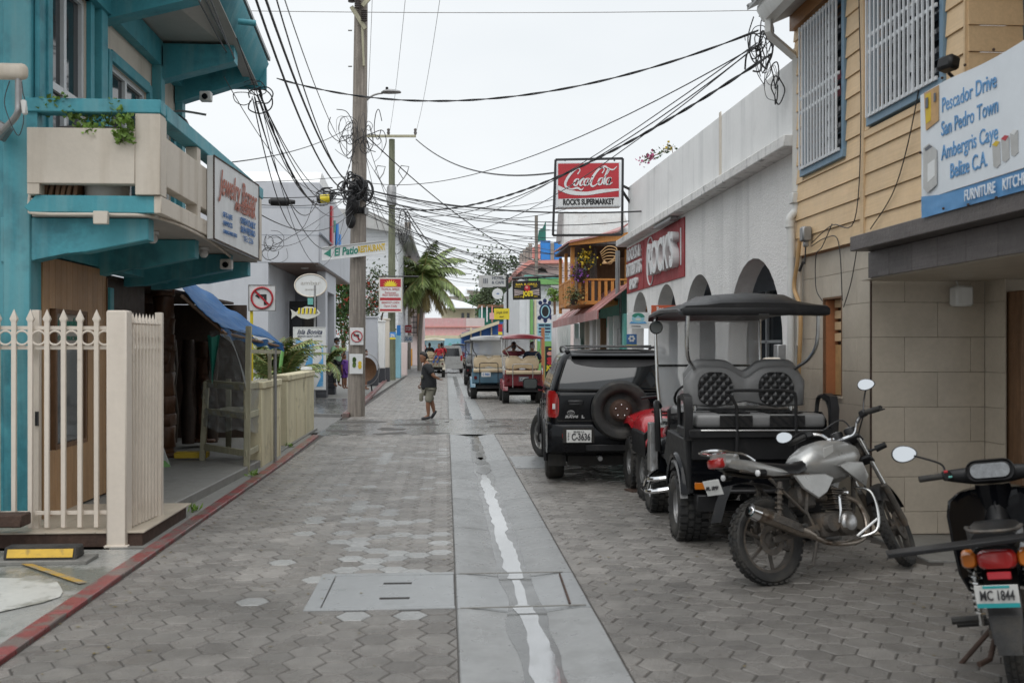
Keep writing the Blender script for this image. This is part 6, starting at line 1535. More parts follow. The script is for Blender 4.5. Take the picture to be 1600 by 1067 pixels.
# right far buildings
sg_=thing('salmon_building','salmon building with a blue painted rooftop wall and concrete posts','building',(XY(850,80),80,0))
bx(815,900,410,460,80,12,'pink_pale','wall',sg_,z0=0)
b=M();b.prism([AY(806,422,78),AY(826,407,79),AY(880,406,79),AY(880,411,79),AY(830,412,79),AY(808,428,78)],(0,12,0));b.build('eave',MT['salmon'],sg_)
b=M();b.prism([AY(x,y,79.9)for x,y in[(838,426),(840,421),(846,418),(852,420),(856,426)]],(0,.12,0));b.build('arch_window',MT['dark_inside'],sg_)
bx(845,860,376,406,80,.4,'bright_blue','roof_panel',sg_);bx(866,878,378,406,80,.4,'bright_blue','roof_panel',sg_);bx(860.3,865.7,380,406,79.9,.5,'old_concrete','roof_post',sg_)
bx(839.5,844,382,404,79.9,.5,'salmon','roof_panel',sg_);bx(832,838,386,404,82,.4,'salmon','roof_panel',sg_)
for px,py in((812,396),(817,390),(822,386),(827,380)):bx(px,px+4.2,py,410,84,.5,'old_concrete','roof_post',sg_)
b=M();b.prism([AY(839,378,81),AY(853,376,81),AY(853,345,81),AY(848,356,81),(AY(842,360,81))],(0,.05,0));b.build('green_netting',MT['tarp_green'],sg_)
b=M();b.tube([AY(838,500,60),AY(838,337,60)],.10,8);tag(b.build('mast',MT['pole_wood']),'thin brown mast standing in front of the salmon building','mast')
gn=thing('green_house','white boarded house with green trim and gutter behind the black Joe sign','building',(XY(845,50),50,0))
YN=50.0;b=M();b.box(XY(812,YN),XY(875,YN),YN+.05,YN+14,0,ZY(0,432,YN));b.build('wall_core',MT['white_tin'],gn)
k=0;z=1.0
while z<ZY(0,446,YN):
    b=M();b.box(XY(836,YN),XY(876,YN),YN,YN+.05,z,z+.20);b.build('board',MT['white_tin'],gn);z+=.215
bx(826,876,436,444,YN-.4,1,'green_paint','gutter_board',gn);bx(820,876,430,435,YN-.3,3,'aqua_paint','roof_edge',gn)
bx(828.5,833,468,560,YN-.1,.3,'green_paint','corner_post',gn,z0=0);bx(822.5,827.5,468,560,YN-.05,.3,'white_tin','corner_post',gn,z0=0);bx(811,819,468,560,YN+1,.3,'cream','corner_post',gn,z0=0);bx(819.5,822,468,560,YN+.5,.3,'terracotta','corner_post',gn,z0=0);bx(835,838,468,560,YN-.1,.2,'pale_yellow','corner_post',gn,z0=0)
bx(840,870,530,560,YN-4,.3,'green_paint','lower_wall',gn,z0=0)
# paw sign
t,o_,r,u,wd,hh=panel('paw_sign','tall light blue board with a dark oval paw emblem and rows of lettering',840,862,505,533,44,'aqua_light',.06)
for k in range(3):
    for s_ in(-.22,.22):blob(t,'navy',o_,r,u,[(x+s_*wd,y+hh*(.38-.18*k))for x,y in((-.12,-.035),(.12,-.035),(.12,.035),(-.12,.035))],.006)
letters(t,[('PET SHOP',0,-.14*hh,.08,dict(w=wd*.6)),('& GROOMING',0,-.32*hh,.08,dict(w=wd*.75))],o_,r,u,MT['navy'],.006)
t,o_,r,u,wd,hh=panel('paw_emblem','big dark paw cut-out above the light blue board',843,861,470,502,43.8,'white_tin',.04)
blob(t,'navy',o_,r,u,oval(0,-.02,.27,.36),.006);blob(t,'aqua_light',o_,r,u,oval(0,-.02,.20,.28),.010);blob(t,'sign_black',o_,r,u,oval(0,-.02,.15,.23),.014)
for x,y in((-.22,.36),(-.02,.45),(.2,.36),(-.26,-.3),(0,-.42),(.26,-.28)):blob(t,'navy',o_,r,u,oval(x,y,.09,.10,12),.008)
t,o_,r,u,wd,hh=panel('cloth_banner','grey white checked banner hanging before the white boards',861,878,446,478,42,'tin',.02)
shrub('vine','green vine over the checked banner',AY(868,462,41.5),(.35,.2,.3),500,.10,'leaf_bright',44,catg='plant')
# Joe's sign
t,o_,r,u,wd,hh=panel('hanging_sign',"black hanging sign lettered Joe's with a red figure between pink rays",802,844,440,467,34,'sign_black',.05,edge='black_metal',tilt=-.03)
letters(t,[("JOE'S",.04,-.13,.17,dict(bold=.012,w=.36))],o_,r,u,MT['sign_yellow'],.012)
letters(t,[('BAR & GRILL',-.0,.20,.07,dict(w=.75,bold=.003)),('WINGS',-.3,.12,.05,{}),('RIBS',.3,.12,.05,{}),('COLD BEER',-.27,-.22,.05,{}),('BBQ',.3,-.22,.05,{})],o_,r,u,MT['ink_yellow'],.008,'small_lettering')
blob(t,'sign_red',o_,r,u,oval(.02,.06,.10,.12,14),.008);blob(t,'salmon',o_,r,u,oval(.0,.10,.05,.05,10),.010)
for s_ in(-1,1):
    for k in range(4):blob(t,'pink_pale',o_,r,u,[(s_*.12,-.02-.03*k),(s_*.43,.03-.06*k),(s_*.43,-.0-.06*k),(s_*.12,-.03-.03*k)],.007)
b=M();b.tube([AY(800,435,34),AY(876,431,34)],.05,6);b.tube([AY(805,435,34),AY(805,440,34)],.02,5);b.tube([AY(840,434,34),AY(840,440,34)],.02,5);b.build('bracket',MT['black_metal'],t)
# yellow sign
t,o_,r,u,wd,hh=panel('hanging_sign','bright yellow rectangular sign with black script over the parked carts',772,796,482,499,46,'sign_yellow',.05)
letters(t,[('Jungle Grill',0,.07,.12,dict(shear=.4,w=wd*.8)),('taxi',-.02,-.12,.10,dict(shear=.4)),],o_,r,u,MT['ink'],.005)
b=M();b.tube([AY(793,428,46.1),AY(793,520,46.1)],.05,7);b.tube([AY(770,448.5,46.1),AY(793,448.5,46.1)],.03,6);b.build('post',MT['black_metal'],t)
t,o_,r,u,wd,hh=panel('hotel_sign','small faded white sign with block letters above the round hanging sign',748,790,430,449,60,'tin',.05)
letters(t,[('HOTEL',.35,.18,.17,dict(bold=.01)),('& CAFE',.35,-.08,.17,dict(bold=.01)),('III',-.4,0,.3,dict(bold=.01))],o_,r,u,MT['plate_ink'],.006)
rs=thing('round_sign','round white hanging sign with a small dark emblem left of the tree','sign',AY(777,459,46));c=AY(777.5,459,46)
b=M();b.prism([c+V((x,0,z))for x,z in oval(0,0,.25,.25,24)],(0,.05,0));b.build('panel',MT['sign_white'],rs)
b=M();b.prism([c+V((x,-.006,z))for x,z in((-.08,.0),(.02,.04),(.09,.01),(.03,-.03))],(0,.004,0));b.build('emblem',MT['ink_blue'],rs)
rc_=thing('street_sign_pair','red and yellow small signs stacked on a post behind the carts','sign',AY(782,515,72))
for(y0,y1,m)in((506,512,'sign_red'),(512,518,'sign_red'),(518,523,'sign_yellow')):
    b=M();a,c=AY(778.5,y1,72),AY(785,y0+.5,72);b.box(a.x,c.x,72,72.05,a.z,c.z);b.build('panel',MT[m],rc_)
# billboard of Joe's on the ground at the right
t,o_,r,u,wd,hh=panel('menu_board','black menu board with pink lobsters and yellow JO lettering beside the white panel',852,868,541,592,33,'sign_black',.05)
blob(t,'sign_yellow',o_,r,u,[(-.06,.43),(.12,.44),(.12,.48),(-.06,.47)],.005)
for y,m in((.30,'salmon'),(.12,'sign_red'),(.0,'sign_red'),(-.42,'pink_wall')):blob(t,m,o_,r,u,oval(-.02,y,.10,.07,10),.006+abs(y)*.002)
letters(t,[('JOE',.02,-.17,.14,dict(bold=.01))],o_,r,u,MT['sign_yellow'],.008)
b=M();a,c=AY(846,600,34),AY(851,512,34);b.box(a.x,c.x,34,34.1,0,c.z);tag(b.build('timber_post',MT['terracotta']),'orange timber post left of the black menu board','post')
rw_=thing('right_shops','row of pastel shop fronts behind the parked golf carts','building',(3.5,60,0))
bx(818,850,500,560,58,10,'pink_pale','wall',rw_,z0=0);bx(770,800,523,545,76,3,'old_concrete','wall',rw_,z0=0)
for px,m in((822,'salmon'),(829,'aqua_light'),(836,'ink_yellow'),(843,'glass_window')):bx(px,px+5,528,550,57.9,.1,m,'panel',rw_)
# ------------------------------------------------------------------ WHEELS
def spin(b,c,steer=0,lean=0):
    b.T=Matrix.Translation(c)@Matrix.Rotation(steer,4,'Z')@Matrix.Rotation(lean,4,'Y')
def wheel(t,c,R_,W_,rr,spokes=5,tread='road',rimm='alu',steer=0,name='wheel',tm='rubber',side=0,hubm=None):
    """wheel whose axle is local x; tyre with rim as its child"""
    b=M();spin(b,c,steer);w2=W_/2
    b.lathe([(rr,-w2*.8),(rr+(R_-rr)*.45,-w2),(R_-.035,-w2*.98),(R_-.010,-w2*.82),(R_,-w2*.5),(R_+.002,0),(R_,w2*.5),(R_-.010,w2*.82),(R_-.035,w2*.98),(rr+(R_-rr)*.45,w2),(rr,w2*.8)],40,axis='x')
    if tread=='knob':
        n=26
        for k in range(n):
            a=2*PI*k/n
            for j,(x,L)in enumerate(((-.72,.5),(-.2,.34),(.26,.34),(.74,.5))):
                aa=a+(.5 if j%2 else 0)*2*PI/n;ca,sa=math.cos(aa),math.sin(aa)
                m=Matrix.Translation((x*w2,(R_+.004)*ca,(R_+.004)*sa))@Matrix.Rotation(aa,4,'X')
                T=b.T;b.T=T@m;b.ob((0,0,0),(L*w2,.030,.044*R_/.28),(0,0,0));b.T=T
    elif tread=='road':
        for x in(-.45,0,.45):
            b.lathe([(R_+.0025,x*w2-.004),(R_-.008,x*w2-.003),(R_-.008,x*w2+.003),(R_+.0025,x*w2+.004)],40,axis='x')
    elif tread=='moto':
        n=34
        for k in range(n):
            a=2*PI*k/n
            for j,x in enumerate((-.5,.5)):
                aa=a+(.5 if j else 0)*2*PI/n;T=b.T
                b.T=T@Matrix.Translation((x*w2,(R_-.002)*math.cos(aa),(R_-.002)*math.sin(aa)))@Matrix.Rotation(aa,4,'X');b.ob((0,0,0),(.8*w2,.018,.035),(.0,0,.35 if j else-.35));b.T=T
    o=b.build(name,MT[tm],t,smooth=45)
    b=M();spin(b,c,steer)
    b.lathe([(rr+.004,-w2*.8),(rr+.006,-w2*.72),(rr-.022,-w2*.66),(rr-.03,0),(rr-.022,w2*.66),(rr+.006,w2*.72),(rr+.004,w2*.8)],36,axis='x')
    if spokes:
        for sgn in((-1,1)if side==0 else(side,)):
            off=sgn*w2*.45
            for k in range(spokes):
                a=2*PI*k/spokes;ca,sa=math.cos(a),math.sin(a)
                p0,p1=V((off*1.15,.05*ca,.05*sa)),V((off*.9,(rr-.012)*ca,(rr-.012)*sa))
                b.beam(p0,p1,.045 if W_>.15 else .028,.022,.004,up=(1,0,0))
            b.lathe([(.0,off*1.25),(.035,off*1.25),(.055,off*1.1),(.06,off*.6)],16,axis='x')
    else:
        b.lathe([(0,-w2*.5),(rr-.03,-w2*.3),(rr-.025,0)],30,axis='x');b.lathe([(0,w2*.5),(rr-.03,w2*.3),(rr-.025,0)],30,axis='x')
    b.build('rim',MT[rimm],o,smooth=40)
    return o
def P(t,name,m,fn,parent=None,smooth=38):
    b=M();fn(b);return b.build(name,MT[m]if isinstance(m,str)else[MT[x]for x in m],parent or t,smooth=smooth)
def rr_out(hx,hz,r,n=5,cx=0,cz=0):
    """rounded rectangle outline"""
    out=[]
    for(sx,sz,a0)in((1,1,0),(-1,1,PI/2),(-1,-1,PI),(1,-1,3*PI/2)):
        for k in range(n+1):
            a=a0+PI/2*k/n;out.append((cx+sx*(hx-r)+r*math.cos(a),cz+sz*(hz-r)+r*math.sin(a)))
    return out
# ------------------------------------------------------------------ BLACK SUV  (local: x right, y forward, z up, origin under the rear axle)
suv=thing('parked_suv','black compact off-road car with a spare wheel on its tailgate','car',(0,0,0))
def ring_lower(y,hw,zt,zb,rnd_=1.0):
    half=[(0,zb),(hw*.72,zb),(hw*.95,zb+.06),(hw*.995,zb+.22),(hw,zb+.40),(hw*.985,zt-.14),(hw*.955,zt-.03),(hw*.88,zt),(0,zt+.012)]
    return[V((x,y,z))for x,z in half]+[V((-x,y,z))for x,z in half[-2:0:-1]]
st_=[(-.665,.66,1.05,.52),(-.662,.74,1.10,.42),(-.64,.79,1.12,.38),(-.59,.83,1.135,.35),(-.50,.855,1.13,.33),(-.38,.866,1.13,.32),(0,.868,1.11,.32),(.6,.868,1.08,.30),(1.4,.868,1.05,.30),(2.0,.866,1.03,.30),(2.35,.86,1.01,.31),(2.75,.85,.96,.33),(3.05,.82,.88,.36),(3.18,.74,.80,.42),(3.22,.62,.72,.48)]
P(suv,'body','black_gloss',lambda b:b.loft([ring_lower(y,hw,zt,zb)for y,hw,zt,zb in st_]),smooth=50)
def gh(z):
    t=(z-1.09)/(1.60-1.09);tt=max(0,min(1,t))
    return .825-.165*tt**1.25,-.615+.19*tt**1.5,2.12-1.0*tt
def ring_gh(z,k=1.0,dz=0):
    hw,y0,y1=gh(z);r=.15;cx=0;out=[]
    hw*=k
    for(sx,sy,a0)in((1,1,0),(-1,1,PI/2),(-1,-1,PI),(1,-1,3*PI/2)):
        for j in range(7):
            a=a0+PI/2*j/6;yc=(y1-r*1.4)if sy>0 else(y0+r)
            out.append(V((sx*(hw-r)+r*math.cos(a),yc+(r*1.4 if sy>0 else r)*math.sin(a),z+dz)))
    for v in out:v.y-=.05*(1-(v.x/hw)**2)*(1 if v.y<0 else-1)*(1 if v.y<0 else 1)
    return out
P(suv,'cabin','black_gloss',lambda b:b.loft([ring_gh(z)for z in(1.05,1.12,1.2,1.3,1.4,1.48,1.55)]+[ring_gh(1.59,.97),ring_gh(1.60,.90,.022),ring_gh(1.6,.6,.045)]),smooth=50)
def rear_pt(x,z,off):
    hw,y0,y1=gh(z);return V((x,y0-.05*(1-(x/hw)**2)-off,z))
def rglass(b):
    b.grid(lambda u,v:rear_pt((u*2-1)*(gh(1.16+.36*v)[0]-.085),1.16+.36*v,.006),16,8)
P(suv,'rear_window','glass_dark',rglass,smooth=60)
P(suv,'window_shade','ink',lambda b:b.grid(lambda u,v:rear_pt((u*2-1)*(gh(1.55)[0]-.11-.05*(1-v)),1.42+.05*(abs(u*2-1)**3)*(1-v)+.10*v,.010),16,5),smooth=60)
P(suv,'tailgate_seam','dark_inside',lambda b:(b.tube([rear_pt(x/10*.72,1.145,.008)for x in range(-10,11)],.005,5),b.tube([rear_pt(-.725,1.15,.01),rear_pt(-.70,1.3,.01),rear_pt(-.63,1.52,.01)],.006,5),b.tube([(-.735,-.665,1.14),(-.745,-.672,.95),(-.74,-.668,.78)],.006,5),b.tube([(-.74,-.67,.775),(.74,-.67,.775)],.006,5)))
for s_ in(-1,1):
    def sideglass(b):
        segs=((-.28,.42),(.47,1.12),(1.17,1.75))
        for a,c in segs:
            def f(u,v):
                z=1.14+.33*v;y=a+(c-a)*u
                if c>1.5:y=min(y,1.98-1.0*v*.95)
                hw=gh(z)[0];return V((s_*(hw+.004),y,z))
            b.grid(f,4,5)
    P(suv,'side_window','glass_dark',sideglass,smooth=60)
    tl_=P(suv,'tail_light','tail_red',lambda b:b.loft([[V((s_*x,y,z))for x,y in((.72+q,-.676),(.785,-.668+q*.3),(.842,-.605+q*.6),(.870-q*.3,-.50),(.85,-.46),(.76,-.56))]for z,q in((.815,.035),(.84,.01),(.90,0),(1.03,.0),(1.10,.02),(1.14,.055))]),smooth=50)
    P(suv,'reverse_lens','lens_clear',lambda b:b.prism([(s_*.765,-.676,.92),(s_*.80,-.676,.92),(s_*.80,-.676,.985),(s_*.765,-.676,.985)],(0,-.004,0)),tl_)
    P(suv,'reflector','tail_red',lambda b:b.ob((s_*.63,-.765,.60),(.11,.012,.055),None,.004))
    for yw,rw in((0,.385),(2.49,.385)):
        P(suv,'wheel_arch','dark_inside',lambda b:b.prism([V((s_*.862,yw+rw*math.cos(a*PI/14),.345+rw*math.sin(a*PI/14)))for a in range(15)],(s_*.012,0,0)))
        P(suv,'arch_flare','black_plastic',lambda b:b.tube([V((s_*.872,yw+(rw+.02)*math.cos(a),.33+(rw+.02)*math.sin(a)))for a in[PI*(-.05+1.1*k/16)for k in range(17)]],.026,7))
    P(suv,'roof_rail','black_metal',lambda b:(b.tube(cat([(s_*.60,-.36,1.60),(s_*.61,-.30,1.655),(s_*.62,.3,1.68),(s_*.62,.9,1.66),(s_*.60,1.1,1.60)],5),.016,7),b.ob((s_*.60,-.33,1.62),(.06,.12,.05),None,.015)))
    P(suv,'sill','black_plastic',lambda b:b.box(s_*.80,s_*.875,.42,2.06,.30,.40,.02))
    mir=P(suv,'door_mirror','black_gloss',lambda b:(b.loft([[V((s_*1.02+x*k,1.60+dy,1.15+z*k))for x,z in rr_out(.105,.075,.04)]for k,dy in((.5,.12),(.9,.08),(1,.0),(1,-.02))]),b.beam((s_*.84,1.64,1.08),(s_*.95,1.63,1.11),.05,.05)))
    P(suv,'mirror_glass','dark_mirror',lambda b:b.prism([V((s_*1.02+x*.88,1.578,1.15+z*.86))for x,z in rr_out(.105,.075,.04)],(0,-.004,0)),mir)
    P(suv,'door_handle','black_plastic',lambda b:[b.ob((s_*.874,y,.93),(.02,.16,.03),None,.008)for y in(.40,1.25)])
    P(suv,'door_seam','dark_inside',lambda b:[b.tube([(s_*.868,y,1.08),(s_*.8705,y,.8),(s_*.8705,y,.42)],.004,4)for y in(.44,1.15,1.98)])
P(suv,'crossbar','black_metal',lambda b:(b.tube(cat([(-.60,-.30,1.655),(-.3,-.34,1.672),(.3,-.34,1.672),(.60,-.30,1.655)],5),.012,6),b.tube([(-.6,.7,1.69),(.6,.7,1.69)],.012,6)))
P(suv,'spoiler','black_gloss',lambda b:b.loft([[V((x,-.42+dy-.04*(1-(x/.6)**2),1.585+dz))for dy,dz in((0,.02),(-.10,.0),(-.13,-.02),(-.08,-.035),(0,-.03))]for x in(-.56,-.5,-.3,0,.3,.5,.56)]))
def bump(b):
    b.loft([[V((x,y-yo,z))for y,z in((-.58,.36),(-.72,.40),(-.765,.50),(-.765,.66),(-.735,.735),(-.62,.76),(-.50,.74),(-.50,.38))]for x,yo in((-.875,-.16),(-.86,-.06),(-.78,-.01),(-.6,0),(0,.02),(.6,0),(.78,-.01),(.86,-.06),(.875,-.16))])
P(suv,'rear_bumper','black_gloss',bump,smooth=45)
P(suv,'bumper_insert','black_plastic',lambda b:b.box(-.40,.66,-.80,-.765,.42,.50,.01))
P(suv,'plate_recess','dark_inside',lambda b:b.box(-.68,-.30,-.79,-.775,.52,.70))
npl=P(suv,'number_plate','plate_white',lambda b:b.box(-.635,-.335,-.808,-.80,.525,.675,.003))
letters(npl,[('C-3636',.022,-.012,.085,dict(bold=.003,w=.225)),('BELIZE C.A.',0,.053,.022,dict(w=.13)),('S',-.128,.03,.028,{}),('P',-.128,-.005,.028,{}),('P',-.128,-.04,.028,{})],(-.485,-.808,.60),(1,0,0),(0,0,1),MT['ink'],.004)
P(suv,'tailgate_handle','black_plastic',lambda b:(b.ob((-.52,-.688,1.00),(.20,.03,.055),None,.015),b.ob((-.52,-.70,.975),(.17,.02,.02),None,.006)))
bd=P(suv,'badge','chrome',lambda b:(b.tube([V((-.575+.042*math.cos(a*PI/10),-.682,.875+.028*math.sin(a*PI/10)))for a in range(20)],.004,5,closed=True),b.tube([V((-.575+.014*math.cos(a*PI/8),-.682,.875+.026*math.sin(a*PI/8)))for a in range(16)],.003,5,closed=True),b.tube([V((-.575+.032*math.cos(a*PI/8),-.682,.886+.010*math.sin(a*PI/8)))for a in range(16)],.003,5,closed=True)))
letters(suv,[('RAV4',-.03,0,.032,dict(bold=.003,shear=.2,w=.16)),('L',.11,0,.034,dict(bold=.004,w=.035))],(-.54,-.676,.825),(1,0,0),(0,0,1),MT['chrome'],.006,'badge_lettering')
# spare wheel
def sparew(b):
    b.lathe([(0,-.16),(.10,-.165),(.12,-.13),(.20,-.10),(.225,-.15),(.24,-.19),(.27,-.21),(.33,-.205),(.355,-.16),(.36,-.09),(.35,-.03),(.30,0),(0,0)],40,(.02,-.67,.91),axis='y')
sp_=P(suv,'spare_wheel','rubber',sparew,smooth=45)
P(suv,'rusty_hub','rust',lambda b:b.lathe([(0,-.178),(.10,-.175),(.125,-.15),(.14,-.12)],24,(.02,-.67,.91),axis='y'),sp_)
for k in range(5):
    a=2*PI*k/5+.3;P(suv,'wheel_nut','chrome',lambda b:b.sphere((.02+.07*math.cos(a),-.852,.91+.07*math.sin(a)),.011,8,6),sp_)
P(suv,'exhaust_tip','grey_metal',lambda b:b.tube([(-.22,-.5,.33),(-.22,-.70,.32)],.03,10))
P(suv,'underbody','dark_inside',lambda b:(b.box(-.6,.6,-.5,2.9,.22,.36),b.tube([(-.72,0,.30),(.72,0,.30)],.05,8)))
P(suv,'mud_flap','rubber',lambda b:b.box(-.84,-.62,-.43,-.42,.20,.42))
P(suv,'windscreen','glass_dark',lambda b:b.quad((-.70,2.085,1.14),(.70,2.085,1.14),(.60,1.36,1.50),(-.60,1.36,1.50)))
wheel(suv,(-.745,0,.345),.345,.235,.215,5,'road','alu',side=-1)
wheel(suv,(.745,0,.345),.345,.235,.215,5,'road','alu',side=1)
wheel(suv,(-.77,2.42,.345),.345,.225,.215,5,'road','alu',steer=math.radians(24),side=-1)
wheel(suv,(.77,2.42,.345),.345,.225,.215,5,'road','alu',steer=math.radians(24),side=1)
suv.location=(2.13,12.66,0);suv.rotation_euler=(0,0,math.radians(-3.6))
# ------------------------------------------------------------------ GOLF CARTS
def hump(w,h,n=28,dip=.10,r=.08):
    """seat back outline: two humps"""
    out=[]
    for k in range(n+1):
        x=-w/2+w*k/n;t=abs(x)/(w/2)
        top=h-dip*math.exp(-(x/(w*.10))**2)-r*max(0,(t-.72)/.28)**2.2*1.6
        out.append((x,top))
    return out
def seatback(t,w,h,y,z,m,lean=.12,th=.13,name='seat_back',dip=.10):
    o=hump(w,h,dip=dip);bot=[(w/2*.97,.02),(w*.25,0),(0,.05),(-w*.25,0),(-w/2*.97,.02)]
    pts=o+bot
    def f(b):
        rings=[]
        cx,cz=0,h*.45
        for k,dy in((.86,-.5),(.96,-.42),(1,-.2),(1,.2),(.96,.42),(.86,.5)):
            rings.append([V((cx+(x-cx)*k,y+dy*th+lean*(zz),z+cz+(zz-cz)*k))for x,zz in pts])
        b.loft(rings)
    return P(t,name,m,f,smooth=60)
def cushion(t,x0,x1,y0,y1,z0,z1,m,name='seat',bev=.035):
    return P(t,name,m,lambda b:b.box(x0,x1,y0,y1,z0,z1,bev,3),smooth=60)
def golfcart(lab,body,seat,roofm,wr=.27,ww=.21,H_=2.0,lift=0,ws=True,name='golf_cart',wb=1.66,tread='knob',rim='alu',frame_m='grey_metal',width=1.18,plate=None,steer=0,grp=None,bag='bar',gm='black_plastic'):
    t=thing(name,lab,'golf cart',(0,0,0),0,grp);z0=.36+lift;hw=width/2
    for s_ in(-1,1):
        wheel(t,(s_*(hw-ww*.4),0,wr),wr,ww,wr*.52,5,tread,rim,side=s_)
        wheel(t,(s_*(hw-ww*.4),wb,wr),wr,ww,wr*.52,5,tread,rim,steer=steer,side=s_)
    P(t,'chassis',gm,lambda b:(b.box(-hw*.72,hw*.72,-.32,wb+.2,z0-.10,z0+.02,.02),b.tube([(-hw*.8,0,wr),(hw*.8,0,wr)],.045,8),b.tube([(-hw*.8,wb,wr),(hw*.8,wb,wr)],.03,8)))
    P(t,'floor',gm,lambda b:b.box(-hw*.9,hw*.9,.35,wb-.15,z0+.02,z0+.05,.01))
    def rb(b):
        sec=[(-.30,.52),(-.42,.60),(-.43,.30),(-.36,.12)]
        b.loft([[V((x,y,z0+z))for y,z in((-.36,.10),(-.42,.30),(-.40,.50),(-.28,.56),(.38,.50),(.46,.30),(.46,.05),(-.2,.02))]for x in(-hw*.97,-hw*.90,0,hw*.90,hw*.97)])
    P(t,'rear_body',body,rb,smooth=30)
    for s_ in(-1,1):
        P(t,'fender',body,lambda b:b.loft([[V((s_*(hw*.95+dx),0+(wr+.09+dr)*math.cos(a),wr+.02+lift*.4+(wr+.07+dr)*math.sin(a)))for dx,dr in((-.10,.02),(.04,.02),(.06,-.0),(.05,-.03),(-.10,-.01))]for a in[PI*(.05+.9*k/14)for k in range(15)]]),smooth=50)
        P(t,'front_fender',body,lambda b:b.loft([[V((s_*(hw*.93+dx),wb+(wr+.07+dr)*math.cos(a),wr+.02+lift*.4+(wr+.06+dr)*math.sin(a)))for dx,dr in((-.2,.02),(.04,.02),(.05,-.02),(-.2,-.01))]for a in[PI*(.0+.95*k/12)for k in range(13)]]),smooth=50)
        P(t,'tail_light','tail_dark',lambda b:b.ob((s_*hw*.78,-.43,z0+(.27 if bag=='bar' else .17)),(.09 if bag=='bar' else .06,.03,.10),None,.012))
    P(t,'front_cowl',body,lambda b:b.loft([[V((x*k,y,z0+z))for x,z in((-hw*.7,0),(-hw*.78,.25),(-hw*.6,.42),(0,.46),(hw*.6,.42),(hw*.78,.25),(hw*.7,0))]for y,k in((wb-.32,1.05),(wb-.1,1.05),(wb+.15,.95),(wb+.34,.72))]),smooth=40)
    P(t,'dashboard',gm,lambda b:b.box(-hw*.8,hw*.8,wb-.42,wb-.3,z0+.30,z0+.52,.03))
    P(t,'steering_wheel','black_plastic',lambda b:(b.tube([V((-hw*.45+.17*math.cos(a*PI/10),wb-.52-.09*math.sin(a*PI/10),z0+.62+.14*math.sin(a*PI/10)))for a in range(20)],.013,6,closed=True),b.tube([(-hw*.45,wb-.52,z0+.62),(-hw*.45,wb-.36,z0+.42)],.02,6)))
    cushion(t,-hw*.88,hw*.88,.22,.72,z0+.44,z0+.56,seat);seatback(t,width*.86,.40,.16,z0+.60,seat,-.10,.12)
    cushion(t,-hw*.90,hw*.90,-.52,-.04,z0+.44,z0+.555,seat);seatback(t,width*.88,.36,.02,z0+.58,seat,.12,.12)
    rz=H_;yr0,yr1=-.36,wb+.22
    def roof(b):
        L=[]
        for y,k,dz in((yr0,.82,-.03),(yr0+.03,.97,-.035),(yr0+.09,1.0,-.02),(yr0+.25,.98,.0),((yr0+yr1)/2,.99,.02),(yr1-.2,.97,.0),(yr1-.03,.94,-.03),(yr1,.8,-.035)):
            L.append([V((x*(hw+.03)*k,y,rz+dz+z))for x,z in((-1,-.035),(-1.0,-.01),(-.93,.012),(-.72,.045),(-.3,.075),(0,.08),(.3,.075),(.72,.045),(.93,.012),(1,-.01),(1,-.035),(.9,-.04),(0,-.03),(-.9,-.04))])
        b.loft(L)
    P(t,'roof',roofm,roof,smooth=50)
    for s_ in(-1,1):
        P(t,'roof_strut',frame_m,lambda b:b.tube(cat([(s_*hw*.92,-.28,rz-.04),(s_*hw*.92,-.24,rz-.30),(s_*hw*.86,-.12,rz-.44),(s_*hw*.70,.06,rz-.58),(s_*hw*.70,.08,z0+.5)],4),.016,7))
        P(t,'roof_strut',frame_m,lambda b:b.tube([(s_*hw*.90,wb+.06,rz-.04),(s_*hw*.88,wb+.0,z0+.75),(s_*hw*.82,wb-.04,z0+.34)],.016,7))
        P(t,'armrest',gm if bag!='bar' else frame_m,lambda b:b.tube(cat([(s_*hw*.98,-.10,z0+.44),(s_*hw*1.0,-.12,z0+.66),(s_*hw*1.0,-.30,z0+.68),(s_*hw*.98,-.46,z0+.60),(s_*hw*.98,-.48,z0+.44)],4),.018,6))
    if ws:
        P(t,'windscreen','windshield',lambda b:b.prism([(-hw*.88,wb+.04,rz-.06),(hw*.88,wb+.04,rz-.06),(hw*.84,wb-.02,z0+.46),(-hw*.84,wb-.02,z0+.46)],(0,.006,0)))
        P(t,'windscreen_trim',frame_m,lambda b:b.tube([(-hw*.86,wb+.0,(rz+z0)/2+.2),(hw*.86,wb+.0,(rz+z0)/2+.2)],.012,6))
    P(t,'rear_step',gm,lambda b:b.box(-hw*.75,hw*.75,-.62,-.36,z0-.08,z0-.05,.01))
    P(t,'grab_bar',frame_m if bag=='bar' else gm,lambda b:b.tube(cat([(-hw*.55 if bag=='bar' else-hw*.35,-.56,z0+.05),(-hw*.55 if bag=='bar' else-hw*.35,-.56,z0+.62),(-hw*.5,-.56,z0+.74),(0,-.56,z0+.75),(hw*.4,-.56,z0+.74),(hw*.46,-.56,z0+.62),(hw*.46,-.56,z0+.05)],3),.014,7))
    if plate:
        pl_=P(t,'number_plate','plate_white' if plate[1]else 'plate_ink',lambda b:b.box(-.15+plate[2],.15+plate[2],-.585,-.58,z0+.28+plate[3],z0+.43+plate[3],.003))
        letters(pl_,[(plate[0],0,0,.085,dict(bold=.004,w=.22))],(plate[2],-.585,z0+.355+plate[3]),(1,0,0),(0,0,1),MT['ink_blue' if plate[1]else 'tin'],.003)
    return t
mk('windshield_far',(.8,.82,.83),.1,var=0,alpha=.18)
c1=golfcart('maroon roofed golf cart with cream seats and two riders parked on the right','cart_maroon','seat_cream','cart_maroon',.28,.20,2.02,.08,plate=('C 0904',0,0,-.05),frame_m='steel',wb=1.66)
c1.location=(2.32,30.3,0)
